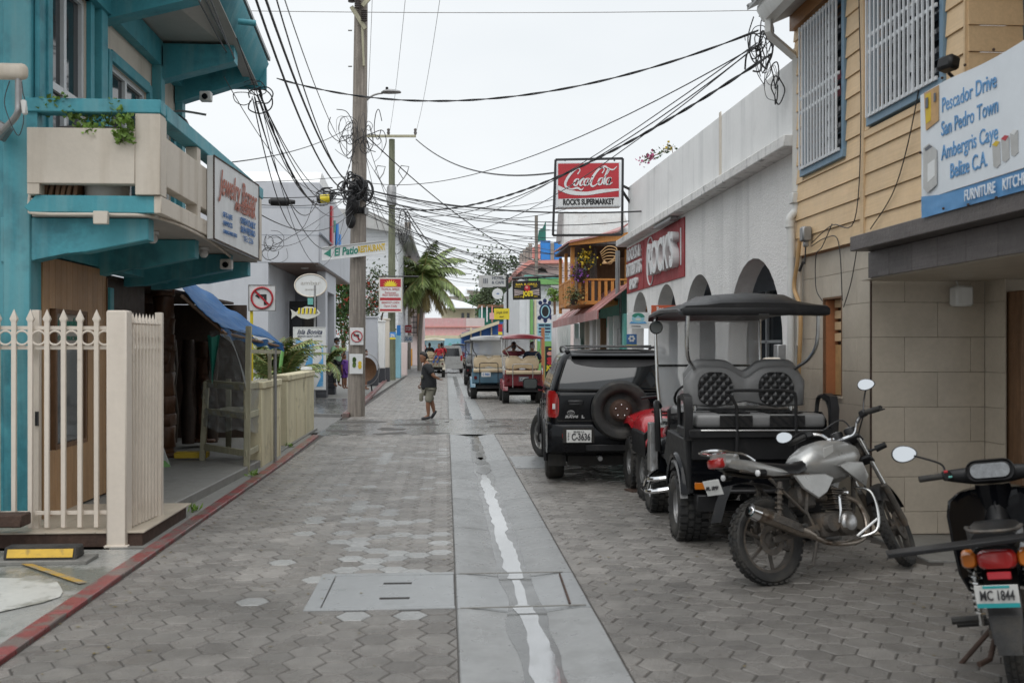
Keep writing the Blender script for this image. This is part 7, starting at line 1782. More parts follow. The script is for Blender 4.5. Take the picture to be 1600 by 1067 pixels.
c2=golfcart('light blue golf cart with cream seats and a grey roof parked beside the maroon one','cart_blue','seat_cream','grey_roof',.28,.20,2.0,.08,plate=('C 9404',1,-.12,.02),frame_m='black_metal',steer=.3)
c2.location=(1.42,33.0,0)
c3=golfcart('cream roofed golf cart driving away with passengers in red on its rear seat','cart_cream','seat_cream','cart_cream',.30,.20,2.2,.15,frame_m='black_metal')
c3.location=(XY(679,58),58,0)
c4=golfcart('golf cart with dark red seats and a thin dark roof farthest down the street','cart_cream','cart_maroon','black_plastic',.27,.20,2.0,.05,frame_m='white_metal')
c4.location=(XY(717,84),84,.0)
c5=golfcart('white roofed golf cart mostly hidden behind the blue and maroon carts','cart_cream','seat_cream','white_tin',.28,.20,2.08,.05,frame_m='grey_metal')
c5.location=(2.05,40,0)
c6=golfcart('dark roofed golf cart parked behind the light blue cart','black_plastic','seat_grey','black_plastic',.28,.20,2.0,.05,frame_m='black_metal')
c6.location=(1.45,45.5,0)
# silver van behind the cream cart
vn=thing('parked_van','silver van showing between the cream roofed cart and the farthest cart','van',(0,0,0))
P(vn,'body','moto_silver',lambda b:b.loft([[V((x*k,y,z))for x,z in((-.84,.3),(-.88,.6),(-.86,1.1),(-.74,1.75),(-.6,1.88),(.6,1.88),(.74,1.75),(.86,1.1),(.88,.6),(.84,.3))]for y,k in((0,.96),(.08,1),(3.6,1),(4.2,.9))]),smooth=40)
P(vn,'rear_window','glass_dark',lambda b:b.prism([(-.66,-.004,1.15),(.66,-.004,1.15),(.58,-.004,1.68),(-.58,-.004,1.68)],(0,-.01,0)))
for s_ in(-1,1):P(vn,'tail_light','tail_red',lambda b:b.box(s_*.70,s_*.84,-.03,.05,.85,1.2,.01));wheel(vn,(s_*.78,.7,.32),.32,.2,.2,5,None,'alu',side=s_);wheel(vn,(s_*.78,3.3,.32),.32,.2,.2,5,None,'alu',side=s_)
vn.location=(XY(701,68)+.1,68,0)
# ---- the black lifted cart in front
lc=golfcart('black lifted golf cart with quilted grey and black rear seat and knobbly tyres','black_gloss','seat_grey','black_plastic',.285,.255,2.0,.20,wb=1.5,frame_m='steel',width=1.20,bag='no',name='golf_cart')
LZ=.56
def quilt(b,x0,x1,z0,z1,y,nx,nz,shape,amp=.014,k=42,lean=.12):
    def f(u,v):
        x=x0+(x1-x0)*u;z=z0+(z1-z0)*v
        s_=shape(u,v);h=amp*(abs(math.sin((x+z*.9)*k))*abs(math.sin((x-z*.9)*k)))**.6
        return V((x,y+lean*(z-z0)-(h+.002)*(1 if s_>0 else 0)+(0 if s_>0 else .03),z))
    b.grid(f,nx,nz)
for sx in(-.265,.265):
    def sh(u,v):
        a=(u-.5)*2;c=(v-.42)*2
        return 1-abs(a)**2.6-(abs(c)/(1.16 if c>0 else .84))**2.6
    P(lc,'quilted_panel','seat_black',lambda b:quilt(b,sx-.155,sx+.155,LZ+.60,LZ+.89,-.052,56,52,sh),smooth=20)
for a,c in((-.34,-.07),(.07,.36)):
    P(lc,'quilted_cushion','seat_black',lambda b:(b.grid(lambda u,v:V((a+(c-a)*u,-.53-.006*abs(math.sin(((c-a)*u*1+v*.1)*42))+.0,LZ+.455+.09*v)),50,10),b.grid(lambda u,v:V((a+(c-a)*u,-.49+.44*v,LZ+.558+.012*abs(math.sin((u*(c-a)+v*.44)*30))*abs(math.sin((u*(c-a)-v*.44)*30)))),50,50)),smooth=20)
P(lc,'seat_frame','black_plastic',lambda b:(b.box(-.60,.60,-.555,-.02,LZ+.36,LZ+.435,.012),b.box(-.56,.56,-.50,-.46,LZ+.18,LZ+.36,.006)))
P(lc,'seat_trim','steel',lambda b:b.tube([(-.5,-.562,LZ+.425),(.5,-.562,LZ+.425)],.007,6))
for s_ in(-1,1):
    P(lc,'arm_frame','black_plastic',lambda b:b.loft([[V((s_*(.595+dx),-.54+y,LZ+z))for y,z in((0,.34),(-.03,.60),(.02,.70),(.16,.72),(.22,.70),(.20,.665),(.06,.66),(.03,.58),(.06,.34))]for dx in(-.03,.035)]),smooth=35)
P(lc,'rear_panel','black_gloss',lambda b:b.loft([[V((x,y,LZ+z))for y,z in((-.44,.34),(-.475,.20),(-.47,-.02),(-.42,-.10),(-.3,-.10),(-.3,.34))]for x in(-.56,-.5,0,.5,.56)]))
P(lc,'quarter_panel','black_plastic',lambda b:b.prism([(-.60,-.42,LZ+.34),(-.62,.35,LZ+.36),(-.62,.55,LZ+.1),(-.61,.30,LZ-.02),(-.60,-.10,LZ+.12),(-.58,-.44,LZ-.10)],(.05,0,0),.01))
P(lc,'roof_crown','black_plastic',lambda b:b.loft([[V((x*k,y,2.0+z*h))for x,z in((-.62,-.03),(-.60,.03),(-.42,.065),(-.30,.125),(0,.145),(.30,.125),(.42,.065),(.60,.03),(.62,-.03))]for y,k,h in((-.395,.98,.25),(-.36,1.0,.45),(-.15,.99,.9),(.7,.98,1.1),(1.5,.96,.8),(1.7,.93,.3))]),smooth=50)
P(lc,'roof_rim','black_plastic',lambda b:b.box(-.62,.62,-.40,-.34,1.93,2.0,.02,2))
P(lc,'amber_sticker','tail_amber',lambda b:b.box(-.535,-.435,-.486,-.480,LZ-.065,LZ-.01,.002))
for a_,c_ in((-.52,-.32),(.1,.52)):P(lc,'step_box','black_plastic',lambda b:b.box(a_,c_,-.50,-.36,LZ-.25,LZ-.11,.01))
P(lc,'rear_fender_trim','seat_grey',lambda b:b.loft([[V((-.60+dx,(.37+dr)*math.cos(a),.31+(.37+dr)*math.sin(a)))for dx,dr in((-.03,.0),(.03,.012),(.03,-.006),(-.03,-.016))]for a in[PI*(.42+.5*k/10)for k in range(11)]]),smooth=50)
P(lc,'nerf_bar','chrome',lambda b:(b.tube(cat([(-.58,.50,.36),(-.74,.56,.33),(-.76,.80,.32),(-.74,1.05,.33),(-.58,1.12,.36)],5),.022,8),b.tube(cat([(-.60,.52,.46),(-.72,.58,.44),(-.73,.80,.43),(-.60,1.1,.46)],5),.02,8),b.tube([(-.75,.66,.33),(-.72,.70,.43)],.014,6),b.tube([(-.76,.86,.32),(-.72,.90,.43)],.014,6)))
P(lc,'silver_cowl','alu',lambda b:b.prism([(-.655,1.12,.44),(-.66,1.30,.44),(-.66,1.28,.92),(-.655,1.16,.92)],(.08,0,0),.008))
P(lc,'dash_frame','black_plastic',lambda b:b.tube(cat([(-.60,.98,LZ+.10),(-.61,1.0,LZ+.45),(-.60,1.1,LZ+.56),(-.55,1.22,LZ+.52)],4),.03,7))
mr=P(lc,'side_mirror','black_plastic',lambda b:(b.lathe([(0,0),(.055,.0),(.066,.012),(.066,.02),(.04,.05),(0,.055)],20,(-.60,1.10,1.86),axis='y'),b.tube([(-.6,1.14,1.90),(-.56,1.3,1.96)],.01,6)))
P(lc,'mirror_glass','dark_mirror',lambda b:b.lathe([(0,-.003),(.056,-.003),(.056,.0)],20,(-.60,1.10,1.86),axis='y'),mr)
P(lc,'roof_badge','grey_metal',lambda b:b.ob((.06,-.392,1.945),(.09,.006,.022),None,.002))
P(lc,'trailing_cable','black_cable',lambda b:b.tube(cat([(.52,-.3,LZ+.1),(.62,-.5,LZ+.0),(.66,-.55,.3),(.60,-.5,.12)],4),.01,5))
lc.location=(2.60,8.52,0);lc.rotation_euler=(0,0,math.radians(-3))
# ------------------------------------------------------------------ RED ATV
av=thing('quad_bike','red and black quad bike squeezed between the black car and the lifted cart','quad bike',(0,0,0))
for s_ in(-1,1):
    wheel(av,(s_*.42,0,.31),.31,.20,.15,4,'knob','grey_metal',side=s_);wheel(av,(s_*.42,.84,.31),.31,.18,.15,4,'knob','grey_metal',side=s_)
    P(av,'fender','atv_red',lambda b:b.loft([[V((s_*x,y,z))for x,z in((.18,.86+dz),(.30,.88+dz),(.50,.84+dz),(.545,.78+dz),(.54,.68+dz),(.50,.74+dz),(.3,.80+dz))]for y,dz in((-.42,-.16),(-.36,-.02),(-.15,.06),(.1,.08),(.3,.04))]),smooth=45)
    P(av,'front_fender','atv_red',lambda b:b.loft([[V((s_*x,y,z))for x,z in((.10,.90+dz),(.30,.88+dz),(.50,.80+dz),(.53,.72+dz),(.46,.74+dz),(.1,.82+dz))]for y,dz in((.48,.02),(.7,.06),(1.0,.04),(1.15,-.08))]),smooth=45)
    P(av,'fender_lining','black_plastic',lambda b:b.loft([[V((s_*x,y,z))for x,z in((.50,.80),(.56,.74),(.55,.50),(.50,.55))]for y in(-.40,-.1,.25,.32)]))
P(av,'frame','black_plastic',lambda b:(b.box(-.16,.16,-.35,1.0,.36,.78,.04),b.tube([(-.4,0,.31),(.4,0,.31)],.04,8),b.tube([(-.4,.84,.31),(.4,.84,.31)],.03,8)))
P(av,'saddle','seat_black',lambda b:b.box(-.14,.14,-.30,.45,.82,.93,.04,3));P(av,'tank','atv_red',lambda b:b.box(-.13,.13,.42,.72,.80,.98,.05,2))
P(av,'rack','black_metal',lambda b:(b.tube([(-.40,-.44,.95),(.40,-.44,.95),(.40,-.05,.96),(-.40,-.05,.96)],.012,6,closed=True),b.tube([(-.2,-.44,.95),(-.2,-.05,.96)],.01,5),b.tube([(.2,-.44,.95),(.2,-.05,.96)],.01,5)))
P(av,'handlebar','black_metal',lambda b:(b.tube(cat([(-.42,.48,1.08),(-.2,.55,1.10),(.2,.55,1.10),(.42,.48,1.08)],5),.014,7),b.tube([(0,.55,1.1),(0,.66,.9)],.02,7)))
P(av,'tail_light','tail_red',lambda b:b.ob((-.30,-.43,.72),(.09,.03,.05),None,.01))
lb=P(av,'label_plate','plate_white',lambda b:b.ob((-.36,-.435,.865),(.13,.006,.10),(-.15,0,0),.002))
letters(lb,[('13700',0,.0,.035,dict(bold=.002,w=.10))],(-.36,-.440,.865),(1,0,0),(0,0,1),MT['ink'],.003)
av.location=(2.66,10.86,0)
# ------------------------------------------------------------------ MOTORCYCLE  (local: x forward, y left, z up; origin at the rear contact)
mo=thing('motorcycle','silver motorcycle with chrome rack and spoked rear wheel leaning on its stand','motorcycle',(0,0,0))
def mwheel(t,c,R_,W_,rr,sp,rimm,steerM=None,m='rubber'):
    o=None
    b=M();base=Matrix.Translation(c)@Matrix.Rotation(PI/2,4,'Z')
    if steerM is not None:base=steerM@base
    b.T=base;w2=W_/2
    b.lathe([(rr,-w2*.55),(rr+(R_-rr)*.4,-w2*.95),(R_-.022,-w2*.92),(R_-.006,-w2*.55),(R_,0),(R_-.006,w2*.55),(R_-.022,w2*.92),(rr+(R_-rr)*.4,w2*.95),(rr,w2*.55)],48,axis='x')
    n=36
    for k in range(n):
        a=2*PI*k/n
        for j,x in enumerate((-.55,0,.55)):
            aa=a+(.5 if j==1 else 0)*2*PI/n
            b.T=base@Matrix.Translation((x*w2,(R_+(.001 if j==1 else-.006))*math.cos(aa),(R_+(.001 if j==1 else-.006))*math.sin(aa)))@Matrix.Rotation(aa,4,'X');b.ob((0,0,0),(.42*w2,.012,.034))
    b.T=base
    o=b.build('wheel',MT[m],t,smooth=45)
    b=M();b.T=base
    b.lathe([(rr+.003,-w2*.5),(rr-.018,-w2*.5),(rr-.022,0),(rr-.018,w2*.5),(rr+.003,w2*.5)],44,axis='x')
    for k in range(sp):
        a=2*PI*k/sp+.3;a2=a+.12
        b.beam((w2*.1,.05*math.cos(a),.05*math.sin(a)),(0,(rr-.01)*math.cos(a2),(rr-.01)*math.sin(a2)),.026,.020,.004,up=(1,0,0))
    b.lathe([(0,-.06),(.03,-.06),(.055,-.045),(.062,0),(.055,.045),(.03,.06),(0,.06)],20,axis='x')
    b.build('rim',MT[rimm],o,smooth=40)
    b=M();b.T=base;b.lathe([(.065,-w2-.004),(.105,-w2-.004),(.105,-w2-.008),(.065,-w2-.008)],28,axis='x');b.build('brake_disc',MT['moto_grime'],o)
    return o
mwheel(mo,(0,0,.305),.305,.105,.225,6,'moto_grime')
SH=V((.95,0,.86));rk_=math.radians(27)
axis=V((-math.sin(rk_),0,math.cos(rk_)))
SM=Matrix.Translation(SH)@Matrix.Rotation(math.radians(31),4,axis)@Matrix.Translation(-SH)
fw_=mwheel(mo,(1.275,0,.30),.30,.085,.225,6,'moto_grime',SM)
def PS(name,m,fn,smooth=38,parent=None):
    b=M();b.T=SM.copy();fn(b);return b.build(name,MT[m]if isinstance(m,str)else[MT[x]for x in m],parent or mo,smooth=smooth)
for s_ in(-1,1):
    PS('fork_leg','steel',lambda b:b.tube([V((.90,s_*.095,.98)),V((1.13,s_*.095,.55))],.017,10))
    PS('fork_slider','moto_grime',lambda b:b.tube([V((1.09,s_*.095,.60)),V((1.12,s_*.095,.57)),V((1.245,s_*.095,.32)),V((1.262,s_*.09,.285))],[.024,.027,.027,.022],10))
    PS('front_signal','black_plastic',lambda b:(b.tube([V((1.0,s_*.08,.86)),V((1.03,s_*.16,.86))],.010,6),b.tube([V((1.03,s_*.155,.86)),V((1.035,s_*.235,.865))],[.026,.022],10)))
PS('triple_clamp','black_metal',lambda b:(b.ob(V((.91,0,.965)),(.09,.24,.025),(0,.47,0),.008),b.ob(V((.985,0,.80)),(.09,.24,.03),(0,.47,0),.008),b.tube([V((.90,0,.98)),V((1.0,0,.78))],.03,10)))
PS('front_mudguard','black_plastic',lambda b:b.loft([[V((1.275+(.335+dr)*math.cos(a),y,.30+(.335+dr)*math.sin(a)))for y,dr in((-.062,-.03),(-.055,.0),(-.02,.012),(.02,.012),(.055,.0),(.062,-.03),(.05,-.012),(0,.002),(-.05,-.012))]for a in[math.radians(28+118*k/12)for k in range(13)]]),smooth=50)
PS('headlamp_wiring','black_cable',lambda b:[b.tube(cat([V((.96,.07*math.cos(k*2.1),.98)),V((1.04+.02*math.sin(k*3),.09*math.cos(k*1.7),.93)),V((1.07,.08*math.sin(k*2.9),.84+.02*math.cos(k))),V((1.0,.05*math.cos(k),.78))],4),.008,5)for k in range(9)])
PS('headlamp_bracket','moto_grime',lambda b:(b.loft([[V((.98+x,y*s,.90+z*s))for y,z in rr_out(.085,.075,.05,3)]for x,s in((0,.7),(.03,1),(.07,1.0),(.10,.8))]),b.sphere(V((1.09,.01,.90)),(.02,.03,.03),8,6)),smooth=50)
PS('headlamp_shell','moto_silver',lambda b:b.loft([[V((.965+x,-.085-.012*math.sin(k*PI/5),z))for x in(0,.05,.085,.09)]for k,z in enumerate((.82,.86,.90,.94,.98,1.0))],ring_closed=False),smooth=60)
PS('instrument','black_plastic',lambda b:[b.lathe([(.045,0),(.05,.05),(.046,.06)],16,V((.92,sy,.995)),caps=True)for sy in(-.055,.055)])
PS('instrument_glass','lens_clear',lambda b:[b.lathe([(0,.062),(.042,.062),(.042,.058)],16,V((.92,sy,.995)))for sy in(-.055,.055)])
PS('handlebar','chrome',lambda b:b.tube(cat([V((.73,-.36,1.075)),V((.79,-.27,1.10)),V((.86,-.16,1.085)),V((.88,-.09,1.0)),V((.88,0,.99)),V((.88,.09,1.0)),V((.86,.16,1.085)),V((.79,.27,1.10)),V((.73,.36,1.075))],5),.0125,8))
for s_ in(-1,1):
    PS('grip','rubber',lambda b:b.tube([V((.80,s_*.25,1.10)),V((.725,s_*.375,1.073))],.019,10))
    PS('switch_gear','black_plastic',lambda b:(b.ob(V((.815,s_*.22,1.10)),(.05,.06,.05),(0,0,s_*.4),.01),b.tube(cat([V((.85,s_*.22,1.10)),V((.87,s_*.28,1.09)),V((.80,s_*.38,1.07))],4),.006,5)))
    PS('mirror_stalk','black_metal',lambda b:b.tube(cat([V((.83,s_*.22,1.11)),V((.86,s_*.25,1.20)),V((.84,s_*(.30),1.27))]if s_<0 else[V((.83,.22,1.11)),V((.80,.27,1.14)),V((.70,.34,1.10))],5),.006,6))
def mirr(c,nrm,a=.062,h=.042,mo=None):
    mo=mo or bike
    nrm=V(nrm).normalized();r_=nrm.cross(V((0,0,1))).normalized();u_=r_.cross(nrm)
    pts=[r_*(a*math.cos(k*PI/12))+u_*(h*math.sin(k*PI/12)*(1+.15*math.cos(k*PI/12)))for k in range(24)]
    o=P(mo,'mirror','black_plastic',lambda b:b.loft([[V(c)+p*k-nrm*d for p in pts]for k,d in((1.0,0),(1.05,.006),(.95,.022),(.4,.036))]),smooth=50)
    P(mo,'mirror_glass','mirror',lambda b:b.prism([V(c)+p*.94+nrm*.001 for p in pts],nrm*.002),o)
bike=mo
# frame, tank, seat
P(mo,'frame','moto_grime',lambda b:(b.tube([(.93,0,.86),(.55,0,.74),(.30,0,.70)],.02,8),b.tube([(.94,0,.80),(.86,0,.45),(.74,0,.30),(.42,0,.28)],.018,8),[b.tube([(.40,s_*.08,.74),(.0,s_*.10,.76),(-.22,s_*.09,.80)],.014,7)for s_ in(-1,1)],[b.tube([(.40,s_*.08,.72),(.32,s_*.09,.48),(.40,s_*.09,.30)],.014,7)for s_ in(-1,1)],[b.tube([(.32,s_*.09,.46),(.02,s_*.10,.73)],.012,7)for s_ in(-1,1)]))
def tank(b):
    L=[]
    for x,w_,zt,zb in((.33,.08,.85,.74),(.38,.12,.90,.70),(.48,.15,.955,.66),(.62,.17,.985,.65),(.76,.172,.985,.67),(.87,.145,.955,.72),(.94,.08,.92,.78)):
        L.append([V((x,w_*math.cos(a)*(1 if math.sin(a)>-.2 else .8),(zt+zb)/2+(zt-zb)/2*(abs(math.sin(a))**.8)*(1 if math.sin(a)>0 else-1)))for a in[2*PI*k/18 for k in range(18)]])
    b.loft(L)
P(mo,'tank','moto_silver',tank,smooth=60)
P(mo,'tank_sticker','plate_white',lambda b:b.ob((.55,-.160,.89),(.10,.004,.075),(.35,-.2,.0),.001))
P(mo,'filler_cap','chrome',lambda b:b.lathe([(.035,0),(.035,.012),(0,.016)],16,(.74,0,.985)))
for s_ in(-1,1):
    P(mo,'tank_cowl','moto_silver',lambda b:b.prism([(.60,s_*.160,.78),(.70,s_*.17,.81),(.86,s_*.15,.80),(.92,s_*.13,.70),(.88,s_*.13,.62),(.80,s_*.15,.66),(.68,s_*.155,.74)],(0,s_*.025,0),.008))
    P(mo,'side_cover','moto_silver',lambda b:b.prism([(.22,s_*.11,.74),(.50,s_*.13,.735),(.58,s_*.13,.70),(.50,s_*.125,.60),(.42,s_*.115,.56),(.30,s_*.105,.64)],(0,s_*.022,0),.008))
    P(mo,'tail_cowl','moto_silver',lambda b:b.loft([[V((x,s_*(w_+dx),z+dz))for dx,dz in((0,-h),(.018,-h*.3),(.012,h*.4),(-.02,h*.7),(-.03,0))]for x,w_,z,h in((.20,.10,.765,.02),(.05,.115,.79,.045),(-.12,.11,.83,.05),(-.26,.085,.86,.045),(-.34,.06,.875,.03))]),smooth=50)
    P(mo,'rear_signal','black_plastic',lambda b:(b.tube([(-.12,s_*.12,.775),(-.13,s_*.19,.77)],.008,6),b.tube([(-.09,s_*.19,.77),(-.15,s_*.19,.77)],[.024,.028],10)))
    P(mo,'signal_lens','lens_clear',lambda b:b.sphere((-.155,s_*.19,.77),(.014,.026,.024),10,6))
    sk=P(mo,'shock_absorber','moto_grime',lambda b:(b.tube([(.10,s_*.11,.70),(.015,s_*.125,.36)],.018,8),b.tube([V((.094-.072*k/60,s_*(.112+.011*k/60),.68-.27*k/60))+V((.026*math.cos(k*.8),.026*math.sin(k*.8),0))for k in range(61)],.006,4)))
    P(mo,'swingarm','moto_grime',lambda b:b.beam((.42,s_*.09,.36),(-.02,s_*.10,.305),.02,.045,.004))
P(mo,'seat','seat_black',lambda b:b.loft([[V((x,y*w_,z+dz))for y,dz in((-1,-.05),(-1.0,-.01),(-.8,.02),(0,.03),(.8,.02),(1.0,-.01),(1,-.05))]for x,w_,z in((-.24,.07,.865),(-.16,.10,.855),(.0,.115,.825),(.18,.12,.805),(.28,.12,.80),(.38,.105,.83),(.42,.08,.85))]),smooth=60)
P(mo,'tail_light','tail_red',lambda b:b.loft([[V((x,y*k,.865+z*k))for y,z in rr_out(.075,.036,.025,3)]for x,k in((-.33,1),(-.37,.96),(-.385,.75))]),smooth=50)
P(mo,'tail_housing','moto_silver',lambda b:b.loft([[V((x,y*k,.878+z*k))for y,z in rr_out(.09,.05,.035,3)]for x,k in((-.20,.8),(-.27,1.0),(-.335,.98))]),smooth=50)
P(mo,'rear_rack','chrome',lambda b:(b.tube(cat([(-.10,-.11,.86),(-.20,-.115,.91),(-.40,-.10,.945),(-.44,0,.95),(-.40,.10,.945),(-.20,.115,.91),(-.10,.11,.86)],5),.009,7),b.tube([(-.22,-.05,.915),(-.43,-.05,.948)],.007,6),b.tube([(-.22,.05,.915),(-.43,.05,.948)],.007,6),b.tube([(-.22,-.115,.915),(-.22,.115,.915)],.007,6),b.tube([(-.33,-.108,.933),(-.33,.108,.933)],.007,6)))
P(mo,'rear_mudguard','black_plastic',lambda b:b.loft([[V((x,y,z))for y in(-.06,-.055,.055,.06)]for x,z in((.12,.66),(.0,.70),(-.15,.72),(-.28,.70),(-.35,.60),(-.42,.46))],ring_closed=False))
mp_=P(mo,'number_plate','plate_white',lambda b:b.ob((-.405,0,.70),(.004,.18,.11),(0,-.30,0),.002))
letters(mp_,[('MC 0647',0,-.0,.045,dict(bold=.001,w=.14))],(-.409,0,.70),(0,-1,0),(.30,0,1),MT['ink'],.003)
P(mo,'engine','moto_grime',lambda b:(b.box(.44,.78,-.10,.10,.28,.46,.03,2),b.lathe([(0,-.165),(.055,-.165),(.085,-.14),(.09,-.10),(.09,0)],24,(.66,0,.37),axis='y'),b.lathe([(0,-.14),(.06,-.14),(.07,-.1)],18,(.52,0,.38),axis='y')))
P(mo,'clutch_cover','alu',lambda b:b.lathe([(0,-.172),(.05,-.172),(.075,-.150),(.082,-.11)],26,(.66,0,.375),axis='y'),smooth=50)
P(mo,'cylinder','moto_grime',lambda b:[b.ob((.70-.010*k*.3,0,.475+.018*k),(.155-.004*(k%2)*6,.155-.004*(k%2)*6,.011),(0,.12,0))for k in range(9)])
P(mo,'carburettor','moto_grime',lambda b:(b.tube([(.60,0,.56),(.46,0,.58)],.032,10),b.box(.30,.46,-.07,.07,.50,.66,.02)))
P(mo,'exhaust_pipe','exhaust',lambda b:b.tube(cat([(.76,-.04,.56),(.86,-.06,.50),(.88,-.09,.36),(.80,-.12,.25),(.62,-.14,.225),(.42,-.15,.25),(.25,-.165,.32)],6),.018,10))
P(mo,'muffler','exhaust',lambda b:b.tube([(.30,-.165,.30),(.22,-.17,.335),(.16,-.175,.355),(-.22,-.185,.505),(-.245,-.185,.515),(-.25,-.185,.517)],[.022,.038,.046,.052,.044,.034],16))
P(mo,'muffler_cap','chrome',lambda b:(b.tube([(-.20,-.185,.497),(-.262,-.186,.522)],[.055,.050],16),b.tube([(-.255,-.186,.52),(-.272,-.186,.527)],[.030,.026],14)))
P(mo,'heat_shield','moto_grime',lambda b:b.beam((.16,-.222,.36),(-.10,-.232,.465),.008,.055,.003,up=(0,0,1)))
P(mo,'crash_bar','steel',lambda b:(b.tube(cat([(.86,-.05,.62),(.90,-.16,.58),(.90,-.20,.44),(.86,-.20,.30),(.76,-.13,.26)],5),.012,8),b.tube(cat([(.86,.05,.62),(.90,.16,.58),(.90,.20,.44),(.86,.20,.30),(.76,.13,.26)],5),.012,8),b.tube([(.89,-.2,.38),(.70,-.16,.27)],.010,7)))
P(mo,'kick_start','chrome',lambda b:b.tube(cat([(.56,-.15,.38),(.57,-.17,.46),(.58,-.17,.56),(.585,-.20,.585),(.585,-.25,.585)],4),.009,7))
for x_,y_,z_ in((.45,-.12,.27),(.45,.12,.27),(.16,-.12,.38)):P(mo,'foot_peg','rubber',lambda b:b.tube([(x_,y_,z_),(x_,y_*2.1,z_+.005)],.015,8))
P(mo,'brake_pedal','moto_grime',lambda b:b.tube(cat([(.42,-.15,.25),(.55,-.19,.24),(.66,-.20,.27)],4),.008,6))
P(mo,'side_stand','moto_grime',lambda b:(b.tube([(.42,.08,.27),(.36,.25,.055)],.012,8),b.ob((.345,.265,.045),(.06,.04,.01),(0,.2,0))))
P(mo,'centre_stand','moto_grime',lambda b:(b.tube([(.40,-.07,.26),(.30,-.10,.10),(.24,-.11,.09)],.013,8),b.tube([(.40,.07,.26),(.30,.10,.10)],.013,8)))
P(mo,'chain_guard','moto_grime',lambda b:b.beam((.42,.12,.41),(-.02,.125,.37),.015,.05))
P(mo,'brake_cable','black_cable',lambda b:(b.tube(cat([(.84,-.20,1.08),(.95,-.16,1.14),(1.02,-.02,1.02),(1.02,.06,.80),(1.16,.09,.52)],5),.006,5),b.tube(cat([(.84,.15,1.08),(1.0,.10,1.14),(1.04,.02,.95),(.98,.0,.78)],5),.006,5)))
def sp3(p):return SM@V(p)
mirr(sp3((.835,-.315,1.30)),(-.75,-.62,.1));mirr(sp3((.66,.36,1.12)),(-.75,-.62,.1))
# pose: lean to its left, heading right and slightly away
A1,B1=G(1207,913,0),G(1425,886,0);hd=math.atan2(B1.y-A1.y,B1.x-A1.x)
mo.rotation_mode='XYZ'
mo.matrix_basis=Matrix.Translation((A1.x,A1.y,.0))@Matrix.Rotation(math.radians(23),4,'Z')@Matrix.Rotation(math.radians(-12),4,'X')
# ------------------------------------------------------------------ UNDERBONE MOPED (near right)
MB_=Matrix.Translation((2.755,4.62,0))@Matrix.Rotation(math.radians(90-30),4,'Z')@Matrix.Rotation(math.radians(-8),4,'X')
ms=thing('moped','dirty black moped with teal edged number plate in the near right corner','moped',(0,0,0))
mo_,mo=mo,ms
mwheel(ms,(0,0,.28),.28,.085,.21,5,'moto_grime');mwheel(ms,(1.20,0,.28),.28,.07,.21,5,'moto_grime')
mo=mo_
P(ms,'rear_mudguard','black_plastic',lambda b:b.loft([[V((x,y*w_,z-abs(y)*.02))for y in(-1,-.9,-.4,.4,.9,1)]for x,z,w_ in((.05,.62,.07),(-.15,.62,.075),(-.26,.55,.075),(-.33,.44,.07),(-.37,.34,.06))],ring_closed=False),smooth=50)
P(ms,'mud_flap','rubber',lambda b:b.prism([(-.33,-.065,.44),(-.33,.065,.44),(-.39,.05,.28),(-.39,-.05,.28)],(.006,0,0)))
P(ms,'tail_body','black_gloss',lambda b:b.loft([[V((x,y*w_,z+h*s))for y,s in((-1,-.8),(-1.02,0),(-.8,.7),(0,.9),(.8,.7),(1.02,0),(1,-.8),(0,-1))]for x,w_,z,h in((.45,.10,.66,.10),(.2,.13,.69,.09),(-.05,.135,.71,.08),(-.22,.12,.72,.06),(-.30,.10,.72,.04))]),smooth=50)
P(ms,'tail_light','tail_red',lambda b:b.loft([[V((x,y*k,.695+z*k))for y,z in rr_out(.085,.045,.035,4)]for x,k in((-.28,1),(-.325,.97),(-.34,.8))]),smooth=50)
for s_ in(-1,1):
    P(ms,'signal_lens','tail_amber',lambda b:b.loft([[V((x,s_*.118+y*k,.695+z*k))for y,z in rr_out(.035,.04,.025,3)]for x,k in((-.25,1),(-.31,.95),(-.325,.7))]),smooth=50)
    P(ms,'shock_absorber','steel',lambda b:(b.tube([(.0,s_*.115,.64),(.0,s_*.12,.32)],.013,8),b.tube([V((.0+.026*math.cos(k*.8),s_*.117+.026*math.sin(k*.8),.60-.22*k/60))for k in range(61)],.0055,4)))
    P(ms,'side_panel','black_gloss',lambda b:b.prism([(-.25,s_*.13,.74),(.4,s_*.14,.66),(.40,s_*.13,.46),(.12,s_*.13,.54),(-.25,s_*.125,.64)],(0,s_*.012,0),.005))
    P(ms,'leg_shield','black_gloss',lambda b:b.loft([[V((x,s_*y,z))for x,y in((.86+q,.02),(.83+q,.12),(.77+q,.20*k),(.74+q,.235*k),(.76+q,.25*k),(.86+q,.21*k),(.96+q,.10),(.98+q,.02))]for z,k,q in((.32,.8,.02),(.42,.95,.0),(.6,1.0,-.01),(.75,1.02,-.01),(.83,.95,.0),(.875,.72,.02))]),smooth=45)
    P(ms,'swingarm','moto_grime',lambda b:b.beam((.38,s_*.08,.30),(-.02,s_*.085,.28),.018,.04))
P(ms,'lower_light','sign_red',lambda b:b.ob((-.335,.0,.625),(.015,.10,.035),(0,.1,0),.004))
pp_=P(ms,'number_plate','plate_white',lambda b:b.ob((-.372,.02,.54),(.004,.18,.105),(0,-.12,0),.006))
PT=lambda name,m,y0,y1,z0,z1:P(ms,name,m,lambda b:b.prism([(-.3755+(z0-.54)*-.12,y0,z0),(-.3755+(z0-.54)*-.12,y1,z0),(-.3755+(z1-.54)*-.12,y1,z1),(-.3755+(z1-.54)*-.12,y0,z1)],(-.001,0,0)),pp_)
PT('teal_strip','plate_teal',-.068,.108,.489,.509);PT('teal_strip','plate_teal',-.035,.075,.578,.590)
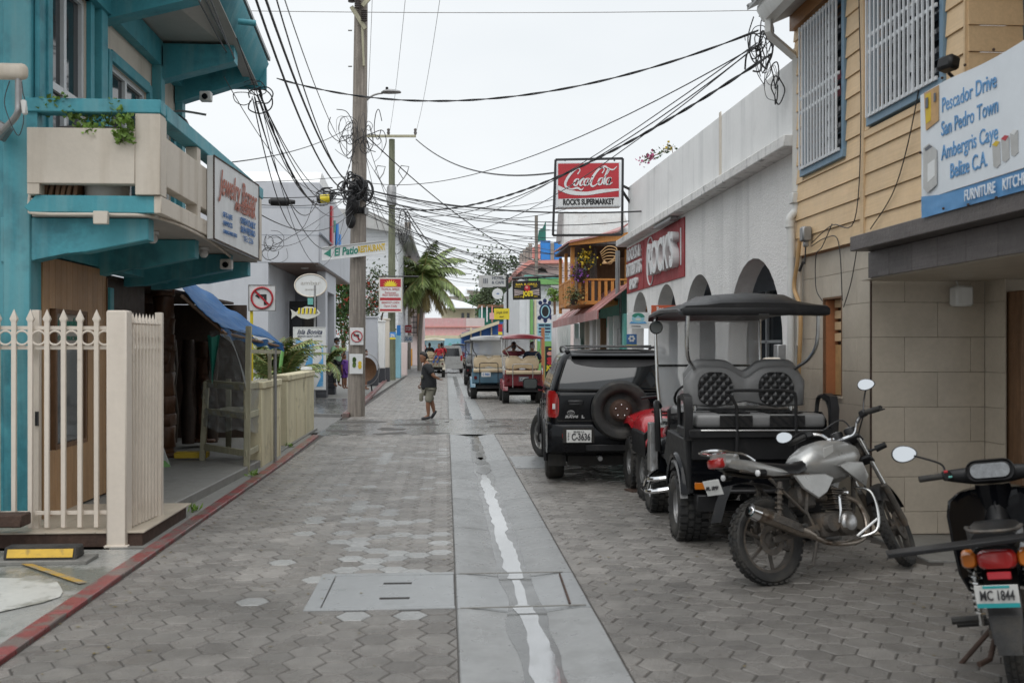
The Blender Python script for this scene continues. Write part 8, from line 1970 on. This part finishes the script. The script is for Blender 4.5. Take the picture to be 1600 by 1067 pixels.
letters(pp_,[('MC 1844',0,-.002,.046,dict(bold=.0012,w=.142)),('CITIZEN',0,.037,.012,dict(w=.06))],(-.377,.02,.545),(0,-1,0),(.12,0,1),MT['ink'],.002)
P(ms,'seat','seat_black',lambda b:b.loft([[V((x,y*w_,z+dz))for y,dz in((-1,-.05),(-1,-.01),(-.8,.015),(0,.022),(.8,.015),(1,-.01),(1,-.05))]for x,w_,z in((-.22,.10,.79),(-.05,.125,.80),(.25,.12,.77),(.48,.085,.73))]),smooth=60)
P(ms,'spine','black_plastic',lambda b:b.tube([(.45,0,.62),(.62,0,.45),(.80,0,.55),(.90,0,.80)],[.08,.07,.07,.06],10))
P(ms,'steering_column','black_gloss',lambda b:b.loft([[V((x+dx,y*w_,z))for dx,y in((-.05,0),(-.045,-.6),(-.01,-1),(.06,-1),(.06,1),(-.01,1),(-.045,.6))]for x,z,w_ in((.93,.55,.075),(.90,.70,.085),(.865,.84,.095),(.855,.90,.09))]),smooth=45)
P(ms,'bag_hook','black_metal',lambda b:b.tube(cat([(.82,0,.80),(.79,0,.79),(.785,0,.765)],3),.006,5))
def barc(b):
    for s_ in(-1,1):
        b.loft([[V((x+h*.7*math.cos(a),s_*y,z+h*math.sin(a)))for a in[2*PI*k/10 for k in range(10)]]for x,y,z,h in((.84,.0,.955,.055),(.835,.10,.955,.05),(.81,.20,.965,.036),(.79,.24,.97,.028))])
P(ms,'handlebar_cover','black_plastic',barc,smooth=50)
P(ms,'instrument_hood','black_plastic',lambda b:b.loft([[V((.80+x+z*.35,y*k,.985+z*k))for y,z in rr_out(.125,.055,.05,5)]for x,k in((-.02,.85),(-.035,.98),(.0,1.0),(.09,.9),(.13,.6))]),smooth=50)
P(ms,'instrument_glass','meter_glass',lambda b:b.prism([V((.765+z*.35,y,.985+z))for y,z in rr_out(.10,.038,.035,5)],(-.003,0,0)))
for s_ in(-1,1):
    P(ms,'grip','rubber',lambda b:b.tube([V((.79,s_*.24,.97)),V((.755,s_*.37,.965))],.0185,10))
    P(ms,'switch_gear','black_plastic',lambda b:(b.ob((.79,s_*.225,.97),(.05,.05,.055),(0,0,s_*.2),.01),b.tube(cat([(.82,s_*.22,.96),(.84,s_*.28,.955),(.80,s_*.37,.955)],4),.006,5)))
P(ms,'red_switch','sign_red',lambda b:b.ob((.772,.225,.995),(.02,.022,.014),None,.003))
P(ms,'blue_switch','aqua_paint',lambda b:b.ob((.767,.205,.965),(.012,.02,.010),None,.002))
for s_ in(-1,1):
    P(ms,'mirror_stalk','black_metal',lambda b:b.tube(cat([(.79,s_*.23,.99),(.80,s_*.25,1.04),(.77,s_*.38,1.10)],5),.006,7))
    cm=V((.77,s_*.43,1.115));wn=(O-MB_@cm).normalized()+V((.10,0,.12));mirr(cm,MB_.to_3x3().inverted()@wn,.068,.047,ms)
P(ms,'fork','moto_grime',lambda b:[b.tube([(.93,s_*.08,.62),(1.17,s_*.07,.28)],.02,8)for s_ in(-1,1)])
P(ms,'front_mudguard','black_gloss',lambda b:b.loft([[V((1.20+(.31)*math.cos(a),y,.28+(.31+(0 if abs(y)<.05 else-.03))*math.sin(a)))for y in(-.06,-.04,.04,.06)]for a in[math.radians(30+120*k/10)for k in range(11)]],ring_closed=False),smooth=50)
P(ms,'engine','moto_grime',lambda b:(b.box(.30,.66,-.09,.09,.20,.36,.03,2),b.tube([(.62,0,.30),(.80,0,.33)],.05,10)))
P(ms,'exhaust','exhaust',lambda b:b.tube([(.6,-.12,.20),(.3,-.13,.20),(.1,-.14,.23),(-.22,-.15,.30)],[.016,.02,.042,.045],12))
P(ms,'side_stand','rust',lambda b:(b.tube([(.40,.08,.22),(.36,.27,.03)],.013,8),b.ob((.355,.285,.022),(.06,.05,.012),None)))
P(ms,'centre_stand','rust',lambda b:(b.tube([(.30,.07,.22),(.06,.11,.14),(.0,.16,.13)],.014,8),b.tube([(.30,-.07,.22),(.06,-.11,.14)],.014,8)))
for x_,y_,z_ in((.10,.10,.33),(.40,.10,.24),(.10,-.10,.33)):P(ms,'foot_peg','rubber',lambda b:b.tube([(x_,y_,z_),(x_-.02,y_*2.6,z_-.005)],.019,8))
P(ms,'rack','moto_grime',lambda b:(b.tube(cat([(.0,-.10,.79),(-.12,-.12,.815),(-.27,-.09,.82),(-.30,0,.82),(-.27,.09,.82),(-.12,.12,.815),(.0,.10,.79)],4),.009,6)))
ms.matrix_basis=MB_
b=M();b.beam(AY(1386,866,4.52),AY(1700,826,4.25),.10,.02,.003);tag(b.build('plank',MT['black_plastic']),'thin dark grimy board lying across the rack of the near moped','board')
# ------------------------------------------------------------------ PEOPLE
def skinmesh(joints,edges,name,m,parent,sub=2,root=0):
    """one continuous body grown from a skeleton: joints {name: (pos, rx, ry)}"""
    me=bpy.data.meshes.new(name);keys=list(joints);idx={k:i for i,k in enumerate(keys)}
    me.from_pydata([V(joints[k][0])for k in keys],[(idx[a],idx[b])for a,b in edges],[])
    o=bpy.data.objects.new(name,me);C.objects.link(o)
    md=o.modifiers.new('skin','SKIN');md.use_smooth_shade=True
    for k in keys:
        sv=me.skin_vertices[0].data[idx[k]];r=joints[k][1:];sv.radius=(r[0],r[1]if len(r)>1 else r[0])
    me.skin_vertices[0].data[idx[keys[root]]].use_root=True
    o.modifiers.new('sub','SUBSURF').levels=sub
    bpy.context.view_layer.update();dg=bpy.context.evaluated_depsgraph_get()
    ev=bpy.data.meshes.new_from_object(o.evaluated_get(dg));bpy.data.objects.remove(o);bpy.data.meshes.remove(me)
    ev.materials.clear();ev.materials.append(m);ev.name=name
    q=bpy.data.objects.new(name,ev);C.objects.link(q);q.parent=parent
    return q
def headmesh(c,yaw,pitch=0,s=1.0):
    b=M();T=Matrix.Translation(c)@Matrix.Rotation(yaw,4,'Z')@Matrix.Rotation(pitch,4,'X');b.T=T
    rings=[]
    for z,rx,ry,oy in((-.118,.030,.030,-.055),(-.108,.048,.045,-.048),(-.08,.058,.072,-.026),(-.045,.066,.088,-.010),(-.01,.072,.097,0),(.03,.075,.100,.004),(.07,.070,.094,.008),(.10,.052,.070,.010),(.118,.025,.035,.012)):
        rings.append([V((rx*s*math.cos(a),(oy+ry*math.sin(a))*s,z*s))for a in[2*PI*k/18 for k in range(18)]])
    b.loft(rings)
    b.loft([[V((x*s,y*s,z*s))for x,y,z in r]for r in([(-.008,-.090,.022),(.008,-.090,.022),(0,-.086,.03)],[(-.012,-.110,-.012),(.012,-.110,-.012),(0,-.100,.0)],[(-.018,-.094,-.026),(.018,-.094,-.026),(0,-.088,-.022)])])
    b.sphere((0,-.088*s,-.052*s),(.024*s,.010*s,.009*s),10,6)
    for x in(-1,1):b.sphere((x*.076*s,.012*s,-.005*s),(.010*s,.020*s,.030*s),8,6)
    return b,T
def person(lab,loc,J,shirt,trousers,skin='skin',hair='hair',head=None,face_yaw=0,pitch=0,shorts=True,group=None,hs=1.0,cap=None,seated=False,hands=True,fat=1.0):
    """J: joint positions in world; builds body, shirt, shorts, hair"""
    t=thing('person',lab,'person',loc,0,group);g=lambda k:V(J[k])
    inv=mw(t).inverted()
    L={k:inv@V(v)for k,v in J.items()}
    ed=[('pelvis','waist'),('waist','chest'),('chest','neck0'),('neck0','neck1')]
    jt={'pelvis':(L['pelvis'],.13,.11),'waist':(L['waist'],.125,.11),'chest':(L['chest'],.135,.115),'neck0':(L['neck0'],.07),'neck1':(L['neck1'],.052)}
    for s_ in 'lr':
        jt['sh'+s_]=(L['sh'+s_],.058);jt['el'+s_]=(L['el'+s_],.040);jt['wr'+s_]=(L['wr'+s_],.027)
        jt['hip'+s_]=(L['hip'+s_],.085);jt['kn'+s_]=(L['kn'+s_],.056);jt['cf'+s_]=(L['kn'+s_].lerp(L['an'+s_],.3),.056);jt['an'+s_]=(L['an'+s_],.034)
        ed+=[('neck0','sh'+s_),('sh'+s_,'el'+s_),('el'+s_,'wr'+s_),('pelvis','hip'+s_),('hip'+s_,'kn'+s_),('kn'+s_,'cf'+s_),('cf'+s_,'an'+s_)]
        if hands:
            d=(L['wr'+s_]-L['el'+s_]).normalized();pl=L['wr'+s_]+d*.05
            jt['pm'+s_]=(pl,.030,.018);ed.append(('wr'+s_,'pm'+s_))
        if('to'+s_)in L:jt['to'+s_]=(L['to'+s_],.030);ed.append(('an'+s_,'to'+s_))
    body=skinmesh(jt,ed,'body',MT[skin],t)
    if hands:
        for s_ in 'lr':
            d=(L['wr'+s_]-L['el'+s_]).normalized();side=d.cross(V((.3,.2,1))).normalized();nn=side.cross(d)
            b=M();pl=L['wr'+s_]+d*.065
            for k,(o_,ln)in enumerate(((-.026,.060),(-.009,.070),(.009,.066),(.025,.052))):
                p=pl+side*o_;b.tube(cat([p,p+d*ln*.55+nn*.006,p+d*ln*.85+nn*.025],3),[.0095,.009,.0085,.008,.0075,.007,.0055][:7],6)
            p=L['wr'+s_]+d*.035+side*(-.028);b.tube(cat([p,p+d*.03-side*.022,p+d*.058-side*.022+nn*.012],3),[.011,.011,.010,.010,.009,.008,.006],6)
            b.bm.transform(mw(t));b.build('fingers',MT[skin],t,smooth=60)
    sj={'g':(L['pelvis']-V((0,0,.07)),.175*fat,.150*fat),'h':(L['pelvis']+V((0,0,.04)),.180*fat,.155*fat),'w':(L['waist'],.178*fat,.158*fat),'c':(L['chest'],.165,.145),'n':(L['neck0']-V((0,0,.02)),.085,.075)}
    se=[('g','h'),('h','w'),('w','c'),('c','n')]
    for s_ in 'lr':
        sj['s'+s_]=(L['sh'+s_],.078);sj['e'+s_]=(L['sh'+s_].lerp(L['el'+s_],.8),.068);se+=[('n','s'+s_),('s'+s_,'e'+s_)]
    skinmesh(sj,se,'shirt',MT[shirt],t)
    tj={'p':(L['pelvis']-V((0,0,.0)),.145,.125)};te=[]
    for s_ in 'lr':
        e=L['kn'+s_]if shorts else L['an'+s_]+V((0,0,.05));a=L['hip'+s_]
        tj['a'+s_]=(a,.105,.10);tj['m'+s_]=(L['hip'+s_].lerp(L['kn'+s_],.6),.095 if shorts else .08);te+=[('p','a'+s_),('a'+s_,'m'+s_)]
        tj['k'+s_]=(L['hip'+s_].lerp(L['kn'+s_],.92),.092 if shorts else .068);te.append(('m'+s_,'k'+s_))
        if not shorts:tj['e'+s_]=(e,.055);te.append(('k'+s_,'e'+s_))
    skinmesh(tj,te,'shorts' if shorts else 'trousers',MT[trousers],t)
    hc=V(J['head']);b,T=headmesh(hc,face_yaw,pitch,hs);b.build('head',MT[skin],t,smooth=60)
    b=M();b.T=T
    b.loft([[V((rx*hs*math.cos(a),(oy+ry*math.sin(a))*hs,(z+(0.035 if math.sin(a)<-.3 else 0))*hs))for a in[2*PI*k/18 for k in range(18)]]for z,rx,ry,oy in((-.05,.066,.066,.040),(.0,.078,.080,.028),(.04,.080,.090,.020),(.08,.073,.093,.014),(.105,.054,.072,.012),(.123,.026,.036,.012))])
    b.build('hair',MT[hair],t,smooth=60)
    b=M();b.T=T
    for x in(-.03,.03):b.sphere((x*hs,-.090*hs,.012*hs),(.012*hs,.006*hs,.006*hs),8,5)
    b.build('eyes',MT['hair'],t)
    if cap:
        b=M();b.T=T;b.loft([[V((rx*hs*math.cos(a),(.01+ry*math.sin(a))*hs,z*hs))for a in[2*PI*k/16 for k in range(16)]]for z,rx,ry in((.045,.086,.106),(.09,.082,.10),(.125,.055,.07),(.138,.02,.03))]);b.box(-.06,.06,-.17,-.07,.045,.055,.004);b.build('cap',MT[cap],t,smooth=50)
    return t
# walking man in black: seen in profile, facing left
YP_=23.4
def pj(px,py,dy=0):p=AY(px,py,YP_+dy);return p
foot=G(668,655)
J=dict(pelvis=pj(670,606),waist=pj(670,593),chest=pj(668,577),neck0=pj(666,568),neck1=pj(664,564),head=pj(662,558.5),
         shl=pj(668,573,-.19),shr=pj(668,573,.19),ell=pj(678,588,-.24),wrl=pj(684,591,-.20),elr=pj(662,588,.26),wrr=pj(658,600,.24),
         hipl=pj(672,611,-.09),hipr=pj(668,611,.09),knl=pj(668.5,631,-.10),anl=pj(669.5,649.5,-.10),knr=pj(675,629,.10),anr=pj(678.5,643.5,.10),
         tol=pj(661,653.5,-.10),tor=pj(676,652,.10))
wm=person('man in a black t-shirt, khaki shorts and dark shoes walking left across the street',(foot.x,YP_,0),J,'cloth_black','cloth_khaki','skin','hair',face_yaw=math.radians(-75),pitch=math.radians(12),fat=1.12,hs=.97)
def shoe(a,b_,t,m='shoe'):
    a=V(a);b_=V(b_);b=M();d=(b_-a);b.tube([a-d*.35,a-d*.1,a+d*.4,a+d*.85,b_+d*.08],[.030,.044,.048,.044,.026],10,sc=(1,.8));return b.build('shoe',MT[m],t,smooth=60)
shoe(pj(669.5,652.2,-.10),pj(659,654.0,-.10),wm);shoe(pj(679.5,644.5,.10),pj(674,652.8,.10),wm)
b=M();p=pj(660,592,-.16)
b.sphere(pj(659.5,589,-.10),(.035,.11,.05),10,7)
for k,(px,py)in enumerate(((658.2,589.5),(660.5,581))):
    pass
b.build('shirt_print',MT['cloth_khaki'],wm)
bgp=M();bgp.box(pj(655,627).x,pj(661,612).x,YP_-.02,YP_+.22,pj(655,627).z,pj(655,614).z,.03,2);tag(bgp.build('hand_bag',MT['cloth_khaki']),'khaki bag hanging at the far side of the walking man','bag')
def stand(px,Y,h,lab,shirt,trousers,yaw,skin='skin',shorts=False,cap=None,fold=False,z0=.08,hair='hair',dirx=None):
    x=XY(px,Y);s=h/1.72;c,sn=math.cos(yaw),math.sin(yaw)
    f=lambda a,d,z:V((x+(a*c-d*sn)*s,Y+(a*sn+d*c)*s,z0+z*s))
    J=dict(pelvis=f(0,0,.93),waist=f(0,0,1.08),chest=f(0,0,1.28),neck0=f(0,0,1.42),neck1=f(0,0,1.49),head=f(0,-.01,1.61),shl=f(-.18,0,1.39),shr=f(.18,0,1.39),
             ell=f(-.25,.0,1.12),elr=f(.25,0,1.12),wrl=f(-.08 if fold else-.25,-.22 if fold else-.04,1.12 if fold else .88),wrr=f(.06 if fold else .25,-.22 if fold else-.04,1.10 if fold else .88),
             hipl=f(-.09,0,.88),hipr=f(.09,0,.88),knl=f(-.10,0,.48),knr=f(.10,0,.48),anl=f(-.10,0,.07),anr=f(.10,0,.07),tol=f(-.11,-.14,.03),tor=f(.11,-.14,.03))
    return person(lab,(x,Y,z0),J,shirt,trousers,skin,hair,face_yaw=yaw,shorts=shorts,cap=cap,hs=s if s<1 else 1)
st1=stand(526,36,1.72,'masked man in a pale green shirt and cap standing in the grey doorway','cloth_green','cloth_black',math.radians(50),cap='cloth_black',fold=True,z0=.3)
b=M();b.sphere(V((XY(526,36),36,.3))+V((.07,-.06,1.56)),(.06,.05,.05),10,7);b.build('mask',MT['cloth_white'],st1)
stand(538,36.6,1.25,'child in purple standing behind the man in the grey doorway','cloth_purple','cloth_purple',math.radians(60),shorts=True,z0=.2)
st3=stand(571,40.5,1.6,'person in a white shirt bending behind the thick utility pole','cloth_white','cloth_khaki',math.radians(80),z0=0,shorts=True)
bk=thing('round_basket','large brown round basket with a wire rim beside the thick utility pole','basket',(XY(570,37),37,0));c=AY(569,577,37)
b=M();b.lathe([(.0,.22),(.30,.16),(.44,.02),(.46,-.02),(.42,.0),(.28,.12),(0,.17)],28,c,axis='y');b.build('bowl',MT['wood_brown'],bk)
b=M();b.tube([c+V((.02+.54*math.cos(k*PI/16),-.06,.60*math.sin(k*PI/16)))for k in range(32)],.018,6,closed=True);b.build('rim',MT['grey_metal'],bk)
b=M();b.beam(c+V((-.25,0,-.5)),(c.x-.3,c.y,0),.05,.05);b.beam(c+V((.25,0,-.5)),(c.x+.3,c.y,0),.05,.05);b.build('leg',MT['black_metal'],bk)
def seated(x,Y,z,lab,shirt,trousers,yaw=0,skin='skin',armsup=False,s=1.0,hair='hair',hands=True):
    c,sn=math.cos(yaw),math.sin(yaw)
    f=lambda a,d,h:V((x+(a*c-d*sn)*s,Y+(a*sn+d*c)*s,z+h*s))
    J=dict(pelvis=f(0,0,.10),waist=f(0,.02,.25),chest=f(0,.02,.43),neck0=f(0,.01,.58),neck1=f(0,0,.64),head=f(0,-.02,.76),shl=f(-.19,0,.55),shr=f(.19,0,.55),
             ell=f(-.36,-.05,.60)if armsup else f(-.27,-.05,.30),elr=f(.36,-.05,.60)if armsup else f(.27,-.05,.30),wrl=f(-.12,.06,.76)if armsup else f(-.20,-.28,.22),wrr=f(.12,.06,.76)if armsup else f(.20,-.28,.22),
             hipl=f(-.09,-.02,.09),hipr=f(.09,-.02,.09),knl=f(-.13,-.42,.10),knr=f(.13,-.42,.10),anl=f(-.13,-.46,-.30),anr=f(.13,-.46,-.30),tol=f(-.13,-.58,-.35),tor=f(.13,-.58,-.35))
    return person(lab,(x,Y,z),J,shirt,trousers,skin,hair,face_yaw=yaw,shorts=False,hs=s,hands=hands)
seated(2.10,30.3+.55,.96,'rider in a maroon shirt with both arms raised behind the head in the maroon cart','cloth_maroon','cloth_black',PI,armsup=True)
seated(2.68,30.3+.6,.96,'grey haired rider in a navy shirt in the maroon roofed cart','cloth_navy','cloth_black',PI,'skin_light',hair='grey_metal')
x3=XY(679,58)
seated(x3+.28,57.7,1.06,'passenger in red with blue trousers on the rear seat of the cream cart','cloth_red','cloth_blue',math.radians(-30))
seated(x3+.42,58.5,1.10,'second passenger in red behind the one in blue trousers','cloth_red','cloth_black',PI)
seated(x3-.30,58.5,1.10,'dark haired passenger in black at the left of the cream cart','cloth_black','cloth_black',PI)
seated(XY(716,84),84.6,.95,'driver in red seen through the farthest golf cart','cloth_maroon','cloth_black',PI)
# ------------------------------------------------------------------ weeds and litter
for k,(px,py,lab)in enumerate(((452,699,'small green weed at the foot of the cream garden wall'),(300,800,'tiny weed in the crack along the pavement edge'),(398,745,'weed beside the booth post'))):
    p=G(px,py);t=thing('weed',lab,'weed',p);leaves(26,lambda r:p+V((r.gauss(0,.03),r.gauss(0,.05),.01)),.09,'blades',MT['leaf_bright'],t,k,.25,1.5)
rl=random.Random(8);vs_=[];fs_=[]
for k in range(420):
    x=rl.choice([rl.gauss(-2.2,.12),rl.uniform(-2.3,0),rl.uniform(1,3.6)]);y=rl.uniform(4.6,19);a=rl.uniform(0,6);s_=rl.uniform(.006,.02);n=len(vs_)
    for j in range(4):vs_.append((x+s_*math.cos(a+j*1.57)*(1 if j%2 else .6),y+s_*math.sin(a+j*1.57)*(1 if j%2 else .6),.004+.003*rl.random()))
    fs_.append((n,n+1,n+2,n+3))
me=bpy.data.meshes.new('litter');me.from_pydata(vs_,[],fs_);me.materials.append(MT['leaf_dry']);o=bpy.data.objects.new('litter',me);C.objects.link(o)
tag(o,'tiny dry leaf scraps and grit scattered over the pavers','litter',kind='stuff')
